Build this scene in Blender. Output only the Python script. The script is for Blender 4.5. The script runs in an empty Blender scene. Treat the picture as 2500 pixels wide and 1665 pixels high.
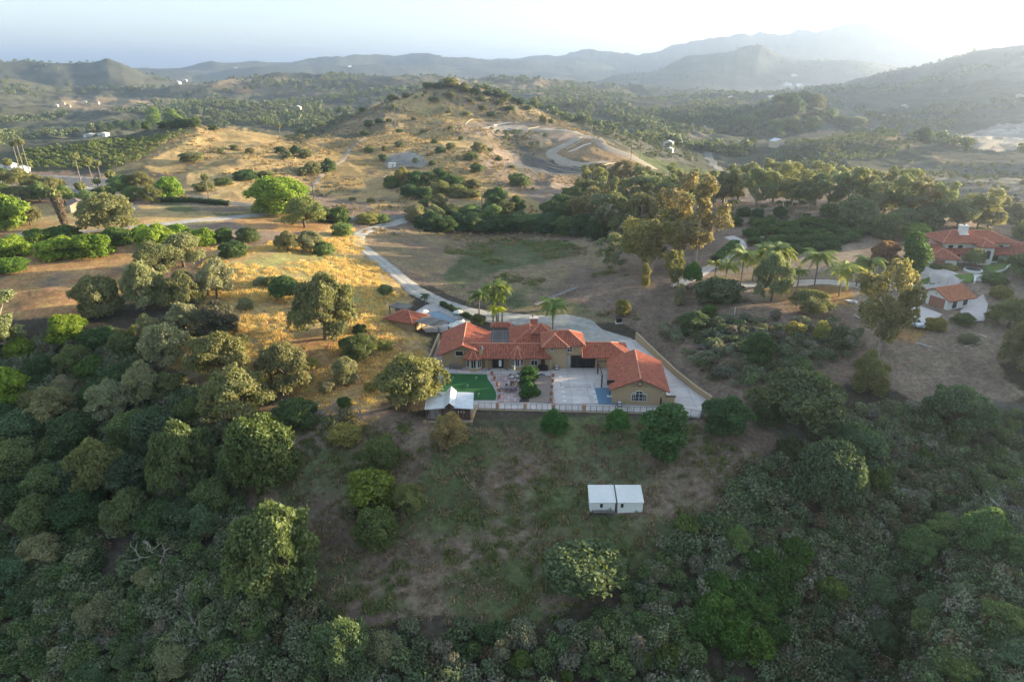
import bpy, math, random
import numpy as np
from mathutils import Vector, Matrix
S = bpy.context.scene
COL = S.collection
RNG = np.random.default_rng(7)
random.seed(7)
rad = math.radians
# ---------------------------------------------------------------- camera
F = 1668.0                     # focal length in photo pixels (2500 wide)
PITCH = rad(21.6); CP, SP = math.cos(PITCH), math.sin(PITCH); CAMZ = 58.0
cam = bpy.data.cameras.new('camera'); cam.sensor_width = 36; cam.lens = 36*F/2500
cam.clip_start = 1; cam.clip_end = 60000
camo = bpy.data.objects.new('camera', cam); COL.objects.link(camo)
camo.location = (0, 0, CAMZ); camo.rotation_euler = (math.pi/2-PITCH, 0, 0)
S.camera = camo
# ---------------------------------------------------------------- light
SUN_AZ, SUN_EL = rad(72), rad(9)      # azimuth clockwise from +Y
SUN_STR, SKY_STR, EXPO = 5.0, 0.15, 2.28
HAZE_D = 1.9e-4
SKY_G, SKY_S = .5, 1.0
W = bpy.data.worlds.new('World'); S.world = W; W.use_nodes = True
nt = W.node_tree; nt.nodes.clear()
sky = nt.nodes.new('ShaderNodeTexSky'); sky.sky_type = 'NISHITA'; sky.sun_disc = False
sky.sun_elevation = SUN_EL; sky.sun_rotation = SUN_AZ
sky.air_density = 1.0; sky.dust_density = 0.2; sky.ozone_density = 2.0; sky.altitude = 200
bg = nt.nodes.new('ShaderNodeBackground'); bg.inputs['Strength'].default_value = SKY_STR
wo = nt.nodes.new('ShaderNodeOutputWorld')
gmn = nt.nodes.new('ShaderNodeGamma'); gmn.inputs['Gamma'].default_value = SKY_G
hsn = nt.nodes.new('ShaderNodeHueSaturation'); hsn.inputs['Saturation'].default_value = SKY_S
nt.links.new(sky.outputs[0], gmn.inputs[0]); nt.links.new(gmn.outputs[0], hsn.inputs['Color']); nt.links.new(hsn.outputs[0], bg.inputs[0]); nt.links.new(bg.outputs[0], wo.inputs[0])
sl = bpy.data.lights.new('sun', 'SUN'); sl.energy = SUN_STR; sl.angle = rad(0.6); sl.color = (1.0, 0.82, 0.54)
so = bpy.data.objects.new('sun', sl); COL.objects.link(so)
sd = Vector((math.sin(SUN_AZ)*math.cos(SUN_EL), math.cos(SUN_AZ)*math.cos(SUN_EL), math.sin(SUN_EL)))
so.rotation_euler = sd.to_track_quat('Z', 'Y').to_euler()
S.view_settings.view_transform = 'Standard'; S.view_settings.look = 'None'
S.view_settings.exposure = EXPO; S.view_settings.gamma = 1.0
try: S.view_settings.use_curve_mapping = False
except Exception: pass
S.render.engine = 'CYCLES'
cy = S.cycles
cy.max_bounces = 6; cy.diffuse_bounces = 3; cy.glossy_bounces = 2; cy.transmission_bounces = 4
cy.volume_bounces = 1; cy.transparent_max_bounces = 8
cy.caustics_reflective = False; cy.caustics_refractive = False
cy.use_denoising = True

# ---------------------------------------------------------------- helpers
def pdir(px, py):
    x = (px-1250)/F; t = (832.5-py)/F
    return x, CP+t*SP, -SP+t*CP
def P(px, py, d):
    v = pdir(px, py); return (v[0]*d, v[1]*d, CAMZ+v[2]*d)
def onz(px, py, z=0.0):
    v = pdir(px, py); d = (z-CAMZ)/v[2]; return (v[0]*d, v[1]*d, z)
def to_px(x, y, z):
    zc = y*CP-(z-CAMZ)*SP; zc = np.maximum(zc, 1e-3)
    up = y*SP+(z-CAMZ)*CP
    return 1250+F*x/zc, 832.5-F*up/zc
def setp(o, label=None, cat=None, group=None, kind=None):
    if label: o['label'] = label
    if cat: o['category'] = cat
    if group: o['group'] = group
    if kind: o['kind'] = kind
    return o
def thing(name, label, cat, loc=(0, 0, 0), rz=0.0, group=None):
    o = bpy.data.objects.new(name, None); COL.objects.link(o); o.empty_display_size = .3
    o.location = loc; o.rotation_euler = (0, 0, rz)
    return setp(o, label, cat, group)
def link(name, me, parent=None, loc=None):
    o = bpy.data.objects.new(name, me); COL.objects.link(o)
    if parent is not None: o.parent = parent
    if loc is not None: o.location = loc
    return o
def copy_tree(o, parent=None):
    c = o.copy(); COL.objects.link(c); c.parent = parent
    for ch in list(o.children): copy_tree(ch, c)
    return c
def np_mesh(name, V, Fc, mats, attr=None, smooth=False, matidx=None):
    """V (n,3), Fc (m,k) constant k faces"""
    me = bpy.data.meshes.new(name)
    V = np.asarray(V, dtype=np.float32); Fc = np.asarray(Fc, dtype=np.int32)
    m, k = Fc.shape
    me.vertices.add(len(V)); me.vertices.foreach_set('co', V.ravel())
    me.loops.add(m*k); me.loops.foreach_set('vertex_index', Fc.ravel())
    me.polygons.add(m)
    me.polygons.foreach_set('loop_start', np.arange(0, m*k, k, dtype=np.int32))
    me.polygons.foreach_set('loop_total', np.full(m, k, dtype=np.int32))
    if smooth: me.polygons.foreach_set('use_smooth', np.ones(m, dtype=bool))
    for mt in (mats if isinstance(mats, (list, tuple)) else [mats]): me.materials.append(mt)
    if matidx is not None: me.polygons.foreach_set('material_index', matidx.astype(np.int32))
    if attr:
        for nm, dom, typ, data in attr:
            a = me.attributes.new(nm, typ, dom)
            key = {'FLOAT': 'value', 'FLOAT_COLOR': 'color', 'FLOAT_VECTOR': 'vector', 'INT': 'value'}[typ]
            a.data.foreach_set(key, np.asarray(data, dtype=np.float32 if typ != 'INT' else np.int32).ravel())
    me.update(calc_edges=True)
    return me
class MB:
    def __init__(s): s.v = []; s.f = []; s.t = []
    def add(s, vs, fs, tint=.5):
        b = len(s.v); s.v += [tuple(v) for v in vs]
        for f in fs: s.f.append([b+i for i in f]); s.t.append(tint)
        return s
    def box(s, x0, x1, y0, y1, z0, z1, tint=.5):
        return s.add([(x0,y0,z0),(x1,y0,z0),(x1,y1,z0),(x0,y1,z0),(x0,y0,z1),(x1,y0,z1),(x1,y1,z1),(x0,y1,z1)],
              [(3,2,1,0),(4,5,6,7),(0,1,5,4),(1,2,6,5),(2,3,7,6),(3,0,4,7)], tint)
    def bar(s, a, b, w, h=None, tint=.5):
        h = h or w
        a = Vector(a); b = Vector(b); d = (b-a)
        if d.length < 1e-6: return s
        d.normalize(); up = Vector((0,0,1)) if abs(d.z) < .95 else Vector((0,1,0))
        r = d.cross(up).normalized(); u = r.cross(d)
        vs = [p+r*sx*w/2+u*sz*h/2 for p in (a,b) for sx,sz in ((-1,-1),(1,-1),(1,1),(-1,1))]
        return s.add(vs, [(0,1,2,3),(7,6,5,4),(0,4,5,1),(1,5,6,2),(2,6,7,3),(3,7,4,0)], tint)
    def tube(s, pts, rs, n=6, cap=True, tint=.5):
        pts = [Vector(p) for p in pts]; b = len(s.v)
        for i, p in enumerate(pts):
            d = (pts[min(i+1,len(pts)-1)]-pts[max(i-1,0)]).normalized()
            up = Vector((0,0,1)) if abs(d.z) < .9 else Vector((1,0,0))
            r = d.cross(up).normalized(); u = r.cross(d)
            for k in range(n):
                a = 2*math.pi*k/n; s.v.append(tuple(p+(r*math.cos(a)+u*math.sin(a))*rs[i]))
        for i in range(len(pts)-1):
            for k in range(n):
                s.f.append([b+i*n+k, b+i*n+(k+1)%n, b+(i+1)*n+(k+1)%n, b+(i+1)*n+k]); s.t.append(tint)
        if cap:
            s.f.append([b+k for k in range(n)][::-1]); s.t.append(tint)
            s.f.append([b+(len(pts)-1)*n+k for k in range(n)]); s.t.append(tint)
        return s
    def lathe(s, c, prof, n=10, tint=.5):
        b = len(s.v)
        for r, z in prof:
            for k in range(n):
                a = 2*math.pi*k/n; s.v.append((c[0]+r*math.cos(a), c[1]+r*math.sin(a), c[2]+z))
        for i in range(len(prof)-1):
            for k in range(n):
                s.f.append([b+i*n+k, b+i*n+(k+1)%n, b+(i+1)*n+(k+1)%n, b+(i+1)*n+k]); s.t.append(tint)
        s.f.append([b+k for k in range(n)][::-1]); s.t.append(tint)
        s.f.append([b+(len(prof)-1)*n+k for k in range(n)]); s.t.append(tint)
        return s
    def prism(s, poly, z0, z1, tint=.5):
        """poly: list of (x,y)"""
        n = len(poly); A = sum(poly[i][0]*poly[(i+1)%n][1]-poly[(i+1)%n][0]*poly[i][1] for i in range(n))
        if A < 0: poly = poly[::-1]
        vs = [(x,y,z0) for x,y in poly]+[(x,y,z1) for x,y in poly]
        fs = [tuple(range(n))[::-1], tuple(range(n,2*n))]+[(i,(i+1)%n,n+(i+1)%n,n+i) for i in range(n)]
        return s.add(vs, fs, tint)
    def gable(s, prof, y0, y1, tint=.5):
        """prof (x,z) ccw seen from -Y, extruded along y"""
        n = len(prof); vs = [(x,y0,z) for x,z in prof]+[(x,y1,z) for x,z in prof]
        return s.add(vs, [tuple(range(n)), tuple(range(n,2*n))[::-1]]+[(i,n+i,n+(i+1)%n,(i+1)%n) for i in range(n)], tint)
    def build(s, name, mat, parent=None, smooth=False, off=None):
        me = bpy.data.meshes.new(name)
        v = s.v if off is None else [(a-off[0], b-off[1], c-off[2]) for a,b,c in s.v]
        me.from_pydata(v, [], s.f)
        for m in (mat if isinstance(mat, (list,tuple)) else [mat]): me.materials.append(m)
        a = me.attributes.new('tint', 'FLOAT', 'FACE'); a.data.foreach_set('value', s.t)
        if smooth:
            me.polygons.foreach_set('use_smooth', [True]*len(me.polygons))
        me.update()
        return link(name, me, parent)
# ---------------------------------------------------------------- noise
def _hash(ix, iy, seed):
    h = (ix.astype(np.int64)*374761393+iy.astype(np.int64)*668265263+seed*1442695041) & 0x7fffffff
    h = ((h ^ (h >> 13))*1274126177) & 0x7fffffff
    h = (h ^ (h >> 16)) & 0xffffff
    return h/float(0xffffff)
def vnoise(x, y, seed=0):
    ix = np.floor(x); iy = np.floor(y); fx = x-ix; fy = y-iy
    ix = ix.astype(np.int64); iy = iy.astype(np.int64)
    ux = fx*fx*(3-2*fx); uy = fy*fy*(3-2*fy)
    a = _hash(ix,iy,seed); b = _hash(ix+1,iy,seed); c = _hash(ix,iy+1,seed); d = _hash(ix+1,iy+1,seed)
    return (a*(1-ux)+b*ux)*(1-uy)+(c*(1-ux)+d*ux)*uy
def fbm(x, y, wl, oct=4, seed=0, gain=.5):
    s = 0; a = 1; t = 0; x = x/wl; y = y/wl
    for i in range(oct):
        s = s+a*(vnoise(x+17.3*i, y-9.1*i, seed+i)-.5)*2; t += a; a *= gain
        x, y = (x*.8-y*.6)*2.02, (x*.6+y*.8)*2.02
    return s/t
def rfbm(x, y, wl, oct=4, seed=0):
    s = 0; a = 1; t = 0; x = x/wl; y = y/wl
    for i in range(oct):
        n = 1-np.abs(vnoise(x+7.3*i, y+3.1*i, seed+i)-.5)*2
        s = s+a*n*n; t += a; a *= .5
        x, y = (x*.8-y*.6)*2.03, (x*.6+y*.8)*2.03
    return s/t
def in_poly(x, y, poly):
    r = np.zeros(np.shape(x), bool); n = len(poly); j = n-1
    for i in range(n):
        xi, yi = poly[i]; xj, yj = poly[j]
        if yi != yj:
            c = ((yi > y) != (yj > y)) & (x < (xj-xi)*(y-yi)/(yj-yi)+xi); r ^= c
        j = i
    return r
def poly_dist(x, y, poly):
    d = np.full(np.shape(x), 1e9); n = len(poly)
    for i in range(n):
        ax, ay = poly[i]; bx, by = poly[(i+1)%n]; ex, ey = bx-ax, by-ay
        t = np.clip(((x-ax)*ex+(y-ay)*ey)/(ex*ex+ey*ey+1e-9), 0, 1)
        d = np.minimum(d, np.hypot(x-ax-t*ex, y-ay-t*ey))
    return np.where(in_poly(x, y, poly), -d, d)
def sst(a, b, x):
    t = np.clip((x-a)/(b-a), 0, 1); return t*t*(3-2*t)
# ---------------------------------------------------------------- materials
def new_mat(name):
    m = bpy.data.materials.new(name); m.use_nodes = True; n = m.node_tree; n.nodes.clear()
    o = n.nodes.new('ShaderNodeOutputMaterial'); return m, n, o
def mat(name, col, rough=.8, spec=.3, metal=0, noise=.15, nscale=2.0, tint=0.0, bump=0.0, bscale=None, transmission=0):
    m, n, o = new_mat(name); N = n.nodes.new; L = n.links.new
    b = N('ShaderNodeBsdfPrincipled'); b.inputs['Roughness'].default_value = rough
    b.inputs['Metallic'].default_value = metal
    b.inputs['Specular IOR Level'].default_value = spec
    tc = N('ShaderNodeTexCoord'); nz = N('ShaderNodeTexNoise'); nz.inputs['Scale'].default_value = nscale
    nz.inputs['Detail'].default_value = 5; nz.inputs['Roughness'].default_value = .65
    L(tc.outputs['Object'], nz.inputs['Vector'])
    mr = N('ShaderNodeMapRange'); mr.inputs['From Min'].default_value = .25; mr.inputs['From Max'].default_value = .75
    mr.inputs['To Min'].default_value = 1-noise; mr.inputs['To Max'].default_value = 1+noise
    L(nz.outputs['Fac'], mr.inputs['Value'])
    val = mr.outputs[0]
    if tint:
        at = N('ShaderNodeAttribute'); at.attribute_name = 'tint'
        m2 = N('ShaderNodeMapRange'); m2.inputs['To Min'].default_value = 1-tint; m2.inputs['To Max'].default_value = 1+tint
        L(at.outputs['Fac'], m2.inputs['Value'])
        mm = N('ShaderNodeMath'); mm.operation = 'MULTIPLY'; L(val, mm.inputs[0]); L(m2.outputs[0], mm.inputs[1]); val = mm.outputs[0]
    vm = N('ShaderNodeVectorMath'); vm.operation = 'SCALE'; vm.inputs[0].default_value = col[:3]
    L(val, vm.inputs['Scale']); L(vm.outputs[0], b.inputs['Base Color'])
    if bump:
        n2 = N('ShaderNodeTexNoise'); n2.inputs['Scale'].default_value = bscale or nscale*4; n2.inputs['Detail'].default_value = 4
        L(tc.outputs['Object'], n2.inputs['Vector'])
        bp = N('ShaderNodeBump'); bp.inputs['Strength'].default_value = bump; bp.inputs['Distance'].default_value = .1
        L(n2.outputs['Fac'], bp.inputs['Height']); L(bp.outputs[0], b.inputs['Normal'])
    L(b.outputs[0], o.inputs['Surface'])
    return m
def leaf_mat(name, cols=None, trans=.42, var=.35):
    """cols None: use the object's own colour; else ramp picked by instance random"""
    m, n, o = new_mat(name); N = n.nodes.new; L = n.links.new
    oi = N('ShaderNodeObjectInfo'); at = N('ShaderNodeAttribute'); at.attribute_name = 'tint'
    if cols is None: base = oi.outputs['Color']
    else:
        cr = N('ShaderNodeValToRGB'); cr.color_ramp.interpolation = 'LINEAR'
        while len(cr.color_ramp.elements) < len(cols): cr.color_ramp.elements.new(.5)
        for i, c in enumerate(cols):
            cr.color_ramp.elements[i].position = i/(len(cols)-1); cr.color_ramp.elements[i].color = (*c, 1)
        L(oi.outputs['Random'], cr.inputs[0]); base = cr.outputs[0]
    m2 = N('ShaderNodeMapRange'); m2.inputs['To Min'].default_value = 1-var; m2.inputs['To Max'].default_value = 1+var
    L(at.outputs['Fac'], m2.inputs['Value'])
    m2.inputs['To Min'].default_value = (1-var)*1.8; m2.inputs['To Max'].default_value = (1+var)*1.8
    vm = N('ShaderNodeVectorMath'); vm.operation = 'SCALE'; L(base, vm.inputs[0]); L(m2.outputs[0], vm.inputs['Scale'])
    # young growth a little yellower
    hs = N('ShaderNodeHueSaturation')
    m3 = N('ShaderNodeMapRange'); m3.inputs['To Min'].default_value = .515; m3.inputs['To Max'].default_value = .488
    L(at.outputs['Fac'], m3.inputs['Value']); L(m3.outputs[0], hs.inputs['Hue']); L(vm.outputs[0], hs.inputs['Color'])
    d = N('ShaderNodeBsdfPrincipled'); d.inputs['Roughness'].default_value = .55; d.inputs['Specular IOR Level'].default_value = .25
    L(hs.outputs[0], d.inputs['Base Color'])
    t = N('ShaderNodeBsdfTranslucent')
    v2 = N('ShaderNodeVectorMath'); v2.operation = 'MULTIPLY'; v2.inputs[1].default_value = (1.25, 1.2, .6)
    L(hs.outputs[0], v2.inputs[0]); L(v2.outputs[0], t.inputs['Color'])
    mx = N('ShaderNodeMixShader'); mx.inputs[0].default_value = trans
    L(d.outputs[0], mx.inputs[1]); L(t.outputs[0], mx.inputs[2]); L(mx.outputs[0], o.inputs['Surface'])
    return m
# ================================================================ terrain
# control points: (photo x, photo y, height)  or depth form below
CZ = [ # near: x, y, z
(1050,700,.3),(950,720,2),(1000,640,2.5),(1100,620,0),(1300,560,-2.5),(1300,600,-2),(1400,680,0),(1200,680,-.6),(1500,700,2),(1550,760,2),(1450,620,1),(1150,545,-1),
(1250,1100,-2.8),(1250,1250,-6.5),(1250,1400,-9.6),(1250,1550,-12.3),(1250,1680,-14.3),(1250,1950,-18),(1500,1100,-2.8),(1500,1250,-6.3),
(100,1000,-5),(100,1200,-12),(100,1400,-17),(100,1600,-21),(100,1900,-27),(-300,1200,-10),(-300,1700,-22),(-300,900,0),(-300,700,9),
(300,900,1.5),(300,1150,-9),(100,860,2),(500,1000,-1.5),(500,850,3),(500,700,7),(500,620,8),(500,1200,-8),(500,1400,-13),(500,1650,-18.5),(500,1950,-24),
(795,828,3),(800,700,4.8),(800,640,4.6),(850,600,3.3),(850,560,3.4),(985,535,3),(900,660,3.5),(880,720,3),
(900,900,.3),(900,1000,-.6),(800,1000,-1),(700,1000,-1.6),(950,820,1.2),(800,1200,-6),(800,1400,-10.5),(850,1650,-15),(700,900,1),
(1700,900,1.8),(1640,830,2.2),(1770,1040,-1),(1800,900,2.6),(1800,800,4.3),(1800,740,5.8),(2000,900,1),(2000,800,4),(2155,865,2.2),(2300,900,1),(2300,830,3.4),(2250,770,4.8),(2350,750,5),
(2450,900,1.5),(2400,1000,-2),(2200,1100,-5),(2000,1100,-4),(1800,1130,-3),(1750,1250,-6.2),(2000,1250,-8.5),(2300,1250,-10),(2300,1450,-15),(2000,1450,-13),(1700,1400,-10),(1700,1600,-14),(2000,1660,-18),(2450,1650,-20),(2800,1300,-10),(2800,1700,-20),(2800,950,1),(2000,1950,-23),
(1900,692,6.5),(1750,690,6.2),(1680,680,5.2),(2050,700,6.6),(1800,600,7.3),(1950,610,8),(1900,545,9.2),(1850,505,10.5),(2100,525,12),(2000,510,12),(1700,640,4.8),(1695,650,4.6),(1600,640,2.5),(1500,560,2.5),(1600,540,4.5),(1700,520,7.5),(2250,690,7),(2330,645,8.4),(2480,645,8.5),(2300,590,9.5),(2450,590,10),(2700,650,8),(2700,800,4),
(1400,540,0),(1250,520,2),(1100,500,4.5),(1000,480,6.4),(770,465,6.7),(700,500,6.6),(600,530,7),(600,470,9.9),(700,570,6),(650,620,7.5),
(400,520,9.5),(200,540,9.8),(0,560,9.4),(300,600,9),(100,620,8),(100,680,8),(100,760,6.5),(300,740,6),(-300,600,9),(250,470,10.5),(400,470,10.6),
(200,440,12.8),(400,440,12.4),(60,430,13),(-300,450,13)]
CD = [ # x, y, depth
(100,378,345),(0,368,360),(-200,360,360),(480,308,400),(420,312,395),(600,328,398),(700,352,395),(350,328,385),(250,345,372),(300,395,330),(500,390,330),(650,400,330),(740,400,345),(780,370,375),
(960,400,370),(830,430,335),(900,395,372),(1150,400,362),(1250,450,335),(1060,306,440),(900,330,425),(980,312,438),(820,352,405),(1250,400,385),(1100,350,400),
(1243,322,485),(1150,310,490),(1350,318,480),(1430,335,455),(1395,385,418),(1300,365,432),(1350,428,398),(1270,400,412),(1450,385,415),(1470,340,440),(1550,375,445),(1600,412,400),(1500,442,365),(1440,415,392),
(1020,222,565),(1100,215,575),(1180,232,590),(1280,252,600),(960,238,555),(900,262,545),(820,300,520),(760,340,490),(1330,285,560),(1450,310,525),(1390,300,545),(1080,270,530),(1200,290,520),
(1650,430,425),(1720,400,520),(1600,350,700),(1650,300,900),(1500,280,900),(1560,320,780),(1400,262,1000),
(2350,430,430),(2450,425,430),(2300,392,470),(2450,385,480),(2100,430,400),(2400,340,750),(2500,330,750),(2250,350,700),
(2080,326,610),(2180,335,600),(1950,345,610),(1850,380,560),(1780,410,510),(1950,410,480),
(1950,254,905),(1880,262,900),(2030,275,890),(1900,320,830),(1780,310,850),(2080,320,850),(1700,250,1500),
(2200,290,980),(2200,240,1150),(2300,205,1250),(2500,128,1400),(2400,165,1330),(2500,200,1150),(2500,260,950),(2000,236,1500),(2100,225,1300),(2700,40,1450),(2700,200,1100),(2700,330,700),(3000,150,1000),
(0,212,1300),(100,235,1280),(200,262,1200),(100,300,900),(400,272,1000),(650,290,900),(0,330,700),(300,300,850),
(800,193,1600),(900,197,1620),(650,210,1600),(500,222,1600),(700,250,1300),(1250,205,1700),(1400,212,1600),(1500,218,1600),(450,250,1250),(1000,205,1650),
(-300,200,1400),(-300,300,800)]
CH = [ # x, depth, z  (hidden or far ground)
(200,480,8),(450,520,0),(600,520,-2),(0,500,8),(450,700,-8),(700,560,2),(200,650,-6),
(1050,760,-5),(1200,760,-8),(900,720,-5),(1350,720,-8),(1100,650,18),
(1000,480,15),(1060,470,17),(1900,330,3),(2100,310,6),(2300,300,3),(2400,270,5),(1800,340,0),(2200,360,-3),(2450,350,2),
(2080,700,-12),(1950,700,-10),(1950,1050,-12),(300,1700,-15),(0,1800,-10),(900,2300,-20),(1300,2300,-20),(600,2200,-20),(1800,2000,-15),(2300,1900,20),(2600,1900,60),
(-300,2000,0),(0,2600,-20),(600,3000,-30),(1200,3000,-30),(1800,3000,-30),(2400,3000,-10),(3000,2500,40),(-300,520,5),(2000,5000,-30),(300,5000,-30),(1250,9000,-30),(-500,9000,-30),(3000,9000,-30),(1250,25000,-30),(2600,450,5),(2800,500,10)]
pts = []
for a, b, c in CZ: pts.append(onz(a, b, c))
for a, b, c in CD: pts.append(P(a, b, c))
for a, d, z in CH: pts.append(((a-1250)/F*d, d*.97, z))
for px, py in ((1080,1000),(1300,1000),(1500,1000),(1640,1005),(1080,900),(1300,880),(1500,880),(1600,900),(1100,830),(1300,830),(1500,830),(1100,780),(1350,800),(1050,770),(1000,750),(1720,1010)):
    pts.append(onz(px, py, 0))
CPT = np.array(pts)
def ucoord(x, y):
    r = np.hypot(x, y); return np.arctan2(x, y), np.log(np.maximum(r, 5.0))*1.0
cu, cv = ucoord(CPT[:,0], CPT[:,1])
def tps(r2): return np.where(r2 > 1e-12, .5*r2*np.log(r2+1e-12), 0)
_n = len(CPT)
K = tps((cu[:,None]-cu[None])**2+(cv[:,None]-cv[None])**2)+np.eye(_n)*2e-4
Pm = np.stack([np.ones(_n), cu, cv], 1)
A = np.block([[K, Pm],[Pm.T, np.zeros((3,3))]])
sol = np.linalg.solve(A, np.concatenate([CPT[:,2], np.zeros(3)]))
wgt, aff = sol[:_n], sol[_n:]
# ridges: name, depth, width, silhouette in photo pixels
RIDGES = [
 (2300, 900, [(-500,170),(-100,150),(0,152),(100,158),(180,164),(230,160),(265,157),(300,165),(350,184),(420,196),(500,206),(600,240)], 11),
 (5300, 1000, [(-900,166),(-200,166),(300,168),(700,166),(1200,160),(1500,165)], 12),
 (3900, 700, [(-200,176),(250,174),(420,168),(520,172),(700,166),(900,160),(1150,168),(1300,172),(1500,190)], 23),
 (4600, 1100, [(280,190),(350,176),(450,165),(520,153),(630,150),(700,152),(800,142),(900,137),(1000,136),(1050,134),(1100,143),(1200,150),(1300,147),(1400,149),(1470,160),(1530,180),(1600,215)], 13),
 (3300, 900, [(1380,215),(1450,200),(1500,184),(1600,176),(1680,144),(1720,136),(1750,130),(1780,134),(1800,126),(1850,122),(1900,140),(1960,150),(2060,152),(2120,160),(2200,164),(2300,172),(2500,180),(2900,180)], 14),
 (4800, 900, [(2000,190),(2060,165),(2125,147),(2190,165),(2260,185)], 18),
 (5200, 900, [(1080,165),(1200,148),(1300,138),(1400,128),(1450,125),(1550,131),(1600,128),(1650,112),(1700,103),(1780,96),(1850,87),(1950,84),(2050,74),(2130,69),(2200,72),(2300,78),(2450,95),(2600,110),(3000,130),(3600,140)], 15),
 (2100, 700, [(1900,240),(2050,205),(2200,165),(2300,146),(2400,128),(2500,112),(2700,90),(3000,60),(3500,60)], 16),
 (1900, 500, [(950,230),(1050,204),(1200,192),(1300,194),(1380,205),(1500,210),(1600,232)], 17),
 (1500, 350, [(1500,290),(1620,240),(1750,222),(1900,225),(2000,235),(2150,262)], 19),
]
# unseen hill flank right of view, crest shaped to keep sun off the hollow
SHADE = [ # azimuth deg, distance, crest height, half width
 (40, 900, 30), (46, 720, 62), (52, 560, 66), (58, 500, 62), (66, 440, 58), (76, 400, 46), (90, 380, 40), (110, 380, 36), (125, 380, 20)]
SHADE = [(38,420,5),(42,380,8),(45,350,13),(48,335,24),(51,325,36),(54,320,38),(57,318,30),(59.5,315,27),(62,312,34),(66,310,37),(74,300,36),(84,290,32),(98,280,26),(115,280,16),(130,280,8)]
PAD = [onz(x, y)[:2] for x, y in ((955,748),(1010,718),(1100,742),(1160,772),(1250,800),(1400,802),(1500,822),(1553,828),(1740,985),(1715,1021),(1640,1012),(1300,1008),(1165,1004),(1160,1040),(1035,1045),(1030,1000),(1030,905),(1058,830),(1000,790),(950,775))]
HOUSE2 = [(112,196),(112,176),(150,176),(150,204),(120,204)]
A1, B1 = onz(2242,734,4.8), onz(2312,757,4.8)
def flat_amt(x, y):
    near = (np.hypot(x, y) < 260)
    m = np.zeros(np.shape(x)); z = np.zeros(np.shape(x)); d = np.full(np.shape(x), 99.)
    if near.any():
        xx, yy = x[near], y[near]
        d1 = poly_dist(xx, yy, PAD)
        mm = 1-sst(.3, 7, d1); zz = np.full(xx.shape, -.05)
        d2 = poly_dist(xx, yy, HOUSE2); m2 = 1-sst(0, 9, d2)
        zz = np.where(m2 > mm, 8.4, zz); mm = np.maximum(mm, m2)
        gx = (A1[0]+B1[0])/2+3.5; gy = (A1[1]+B1[1])/2+3.5
        m3 = 1-sst(8, 16, np.hypot(xx-gx, yy-gy))
        zz = np.where(m3 > mm, 4.75, zz); mm = np.maximum(mm, m3)
        m[near] = mm; z[near] = zz; d[near] = d1
    return m, z, d
def terrain(x, y):
    x = np.asarray(x, float); y = np.asarray(y, float); sh = x.shape
    x = x.ravel(); y = y.ravel()
    u, v = ucoord(x, y); z = np.empty_like(x)
    for i in range(0, len(x), 40000):
        s = slice(i, i+40000)
        z[s] = tps((u[s,None]-cu[None])**2+(v[s,None]-cv[None])**2)@wgt+aff[0]+aff[1]*u[s]+aff[2]*v[s]
    r = np.exp(v)
    wf = sst(1500, 2400, r); z = z*(1-wf)+np.clip(z, -40, 60)*wf
    z = z*(1-sst(3500,6000,r))-25*sst(3500,6000,r)
    # relief
    g = sst(260, 900, r)
    rel = (rfbm(x, y, 95, 4, 3)-.45)*(1.2+g*14)+(rfbm(x, y, 38, 4, 13)-.5)*3.2*sst(255, 330, r)*(1-sst(1500,2500,r))+fbm(x, y, 26, 4, 5)*(.45+g*2.2)+fbm(x, y, 5, 4, 9)*(.16+.3*g)
    g2 = sst(900, 1800, r); rel = rel*(1-g2*.2)+(rfbm(x, y, 420, 5, 21)-.45)*45*g2
    calm = 1-.88*(1-sst(28, 50, np.hypot((x-118)/1.5, y-172)))
    z = z+rel*np.where(r < 120, .7, 1)*calm
    rf = r > 700
    if rf.any():
        ur, rr = u[rf], r[rf]; xx, yy = x[rf], y[rf]; zz = z[rf]
        pxx = 1250+np.tan(np.clip(ur, -1.35, 1.35))*F*1.075
        for D, Wd, sil, seed in RIDGES:
            sx = np.array([a for a, b in sil]); sy = np.array([b for a, b in sil])
            py = np.interp(pxx, sx, sy)
            Dv = D*(1+.08*(vnoise(pxx/160., pxx*0+3, seed)-.5))
            t = (832.5-py)/F
            zc = CAMZ+Dv/(CP+t*SP)*(-SP+t*CP)
            s = (rr-Dv)/Wd
            edge = sst(sx[0]-80, sx[0]+60, pxx)*(1-sst(sx[-1]-60, sx[-1]+80, pxx))
            er = rfbm(xx, yy, Wd*.55, 5, seed+40)
            front = 1-sst(0, 1, -s*(.75+.75*er))
            back = 1-sst(0, 1, s)
            prof = np.where(s < 0, front, back)
            dist = np.abs(s)
            h = zc-(1-er)*(zc+40)*.62*sst(0.02, .5, dist)
            h = h+(zc+40)*(.17*fbm(xx, yy, Wd*.20, 5, seed+60, .6))
            hh = -40+(h+40)*prof
            zz = np.where((edge > 0) & (dist < 1), np.maximum(zz, zz*(1-edge)+hh*edge), zz)
        z[rf] = zz
    az = np.degrees(u)
    sa = np.array([a[0] for a in SHADE]); sdist = np.interp(az, sa, [a[1] for a in SHADE]); shh = np.interp(az, sa, [a[2] for a in SHADE])
    ss = (r-sdist)/(sdist*.42); m = sst(36.5, 40, az)*(1-sst(128, 138, az))
    hz = -8+(shh+8)*np.exp(-ss*ss*1.8)
    z = np.where(m > 0, np.maximum(z, hz*m+z*(1-m)), z)
    m, fz, _ = flat_amt(x, y)
    z = z*(1-m)+fz*m
    return z.reshape(sh)
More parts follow.
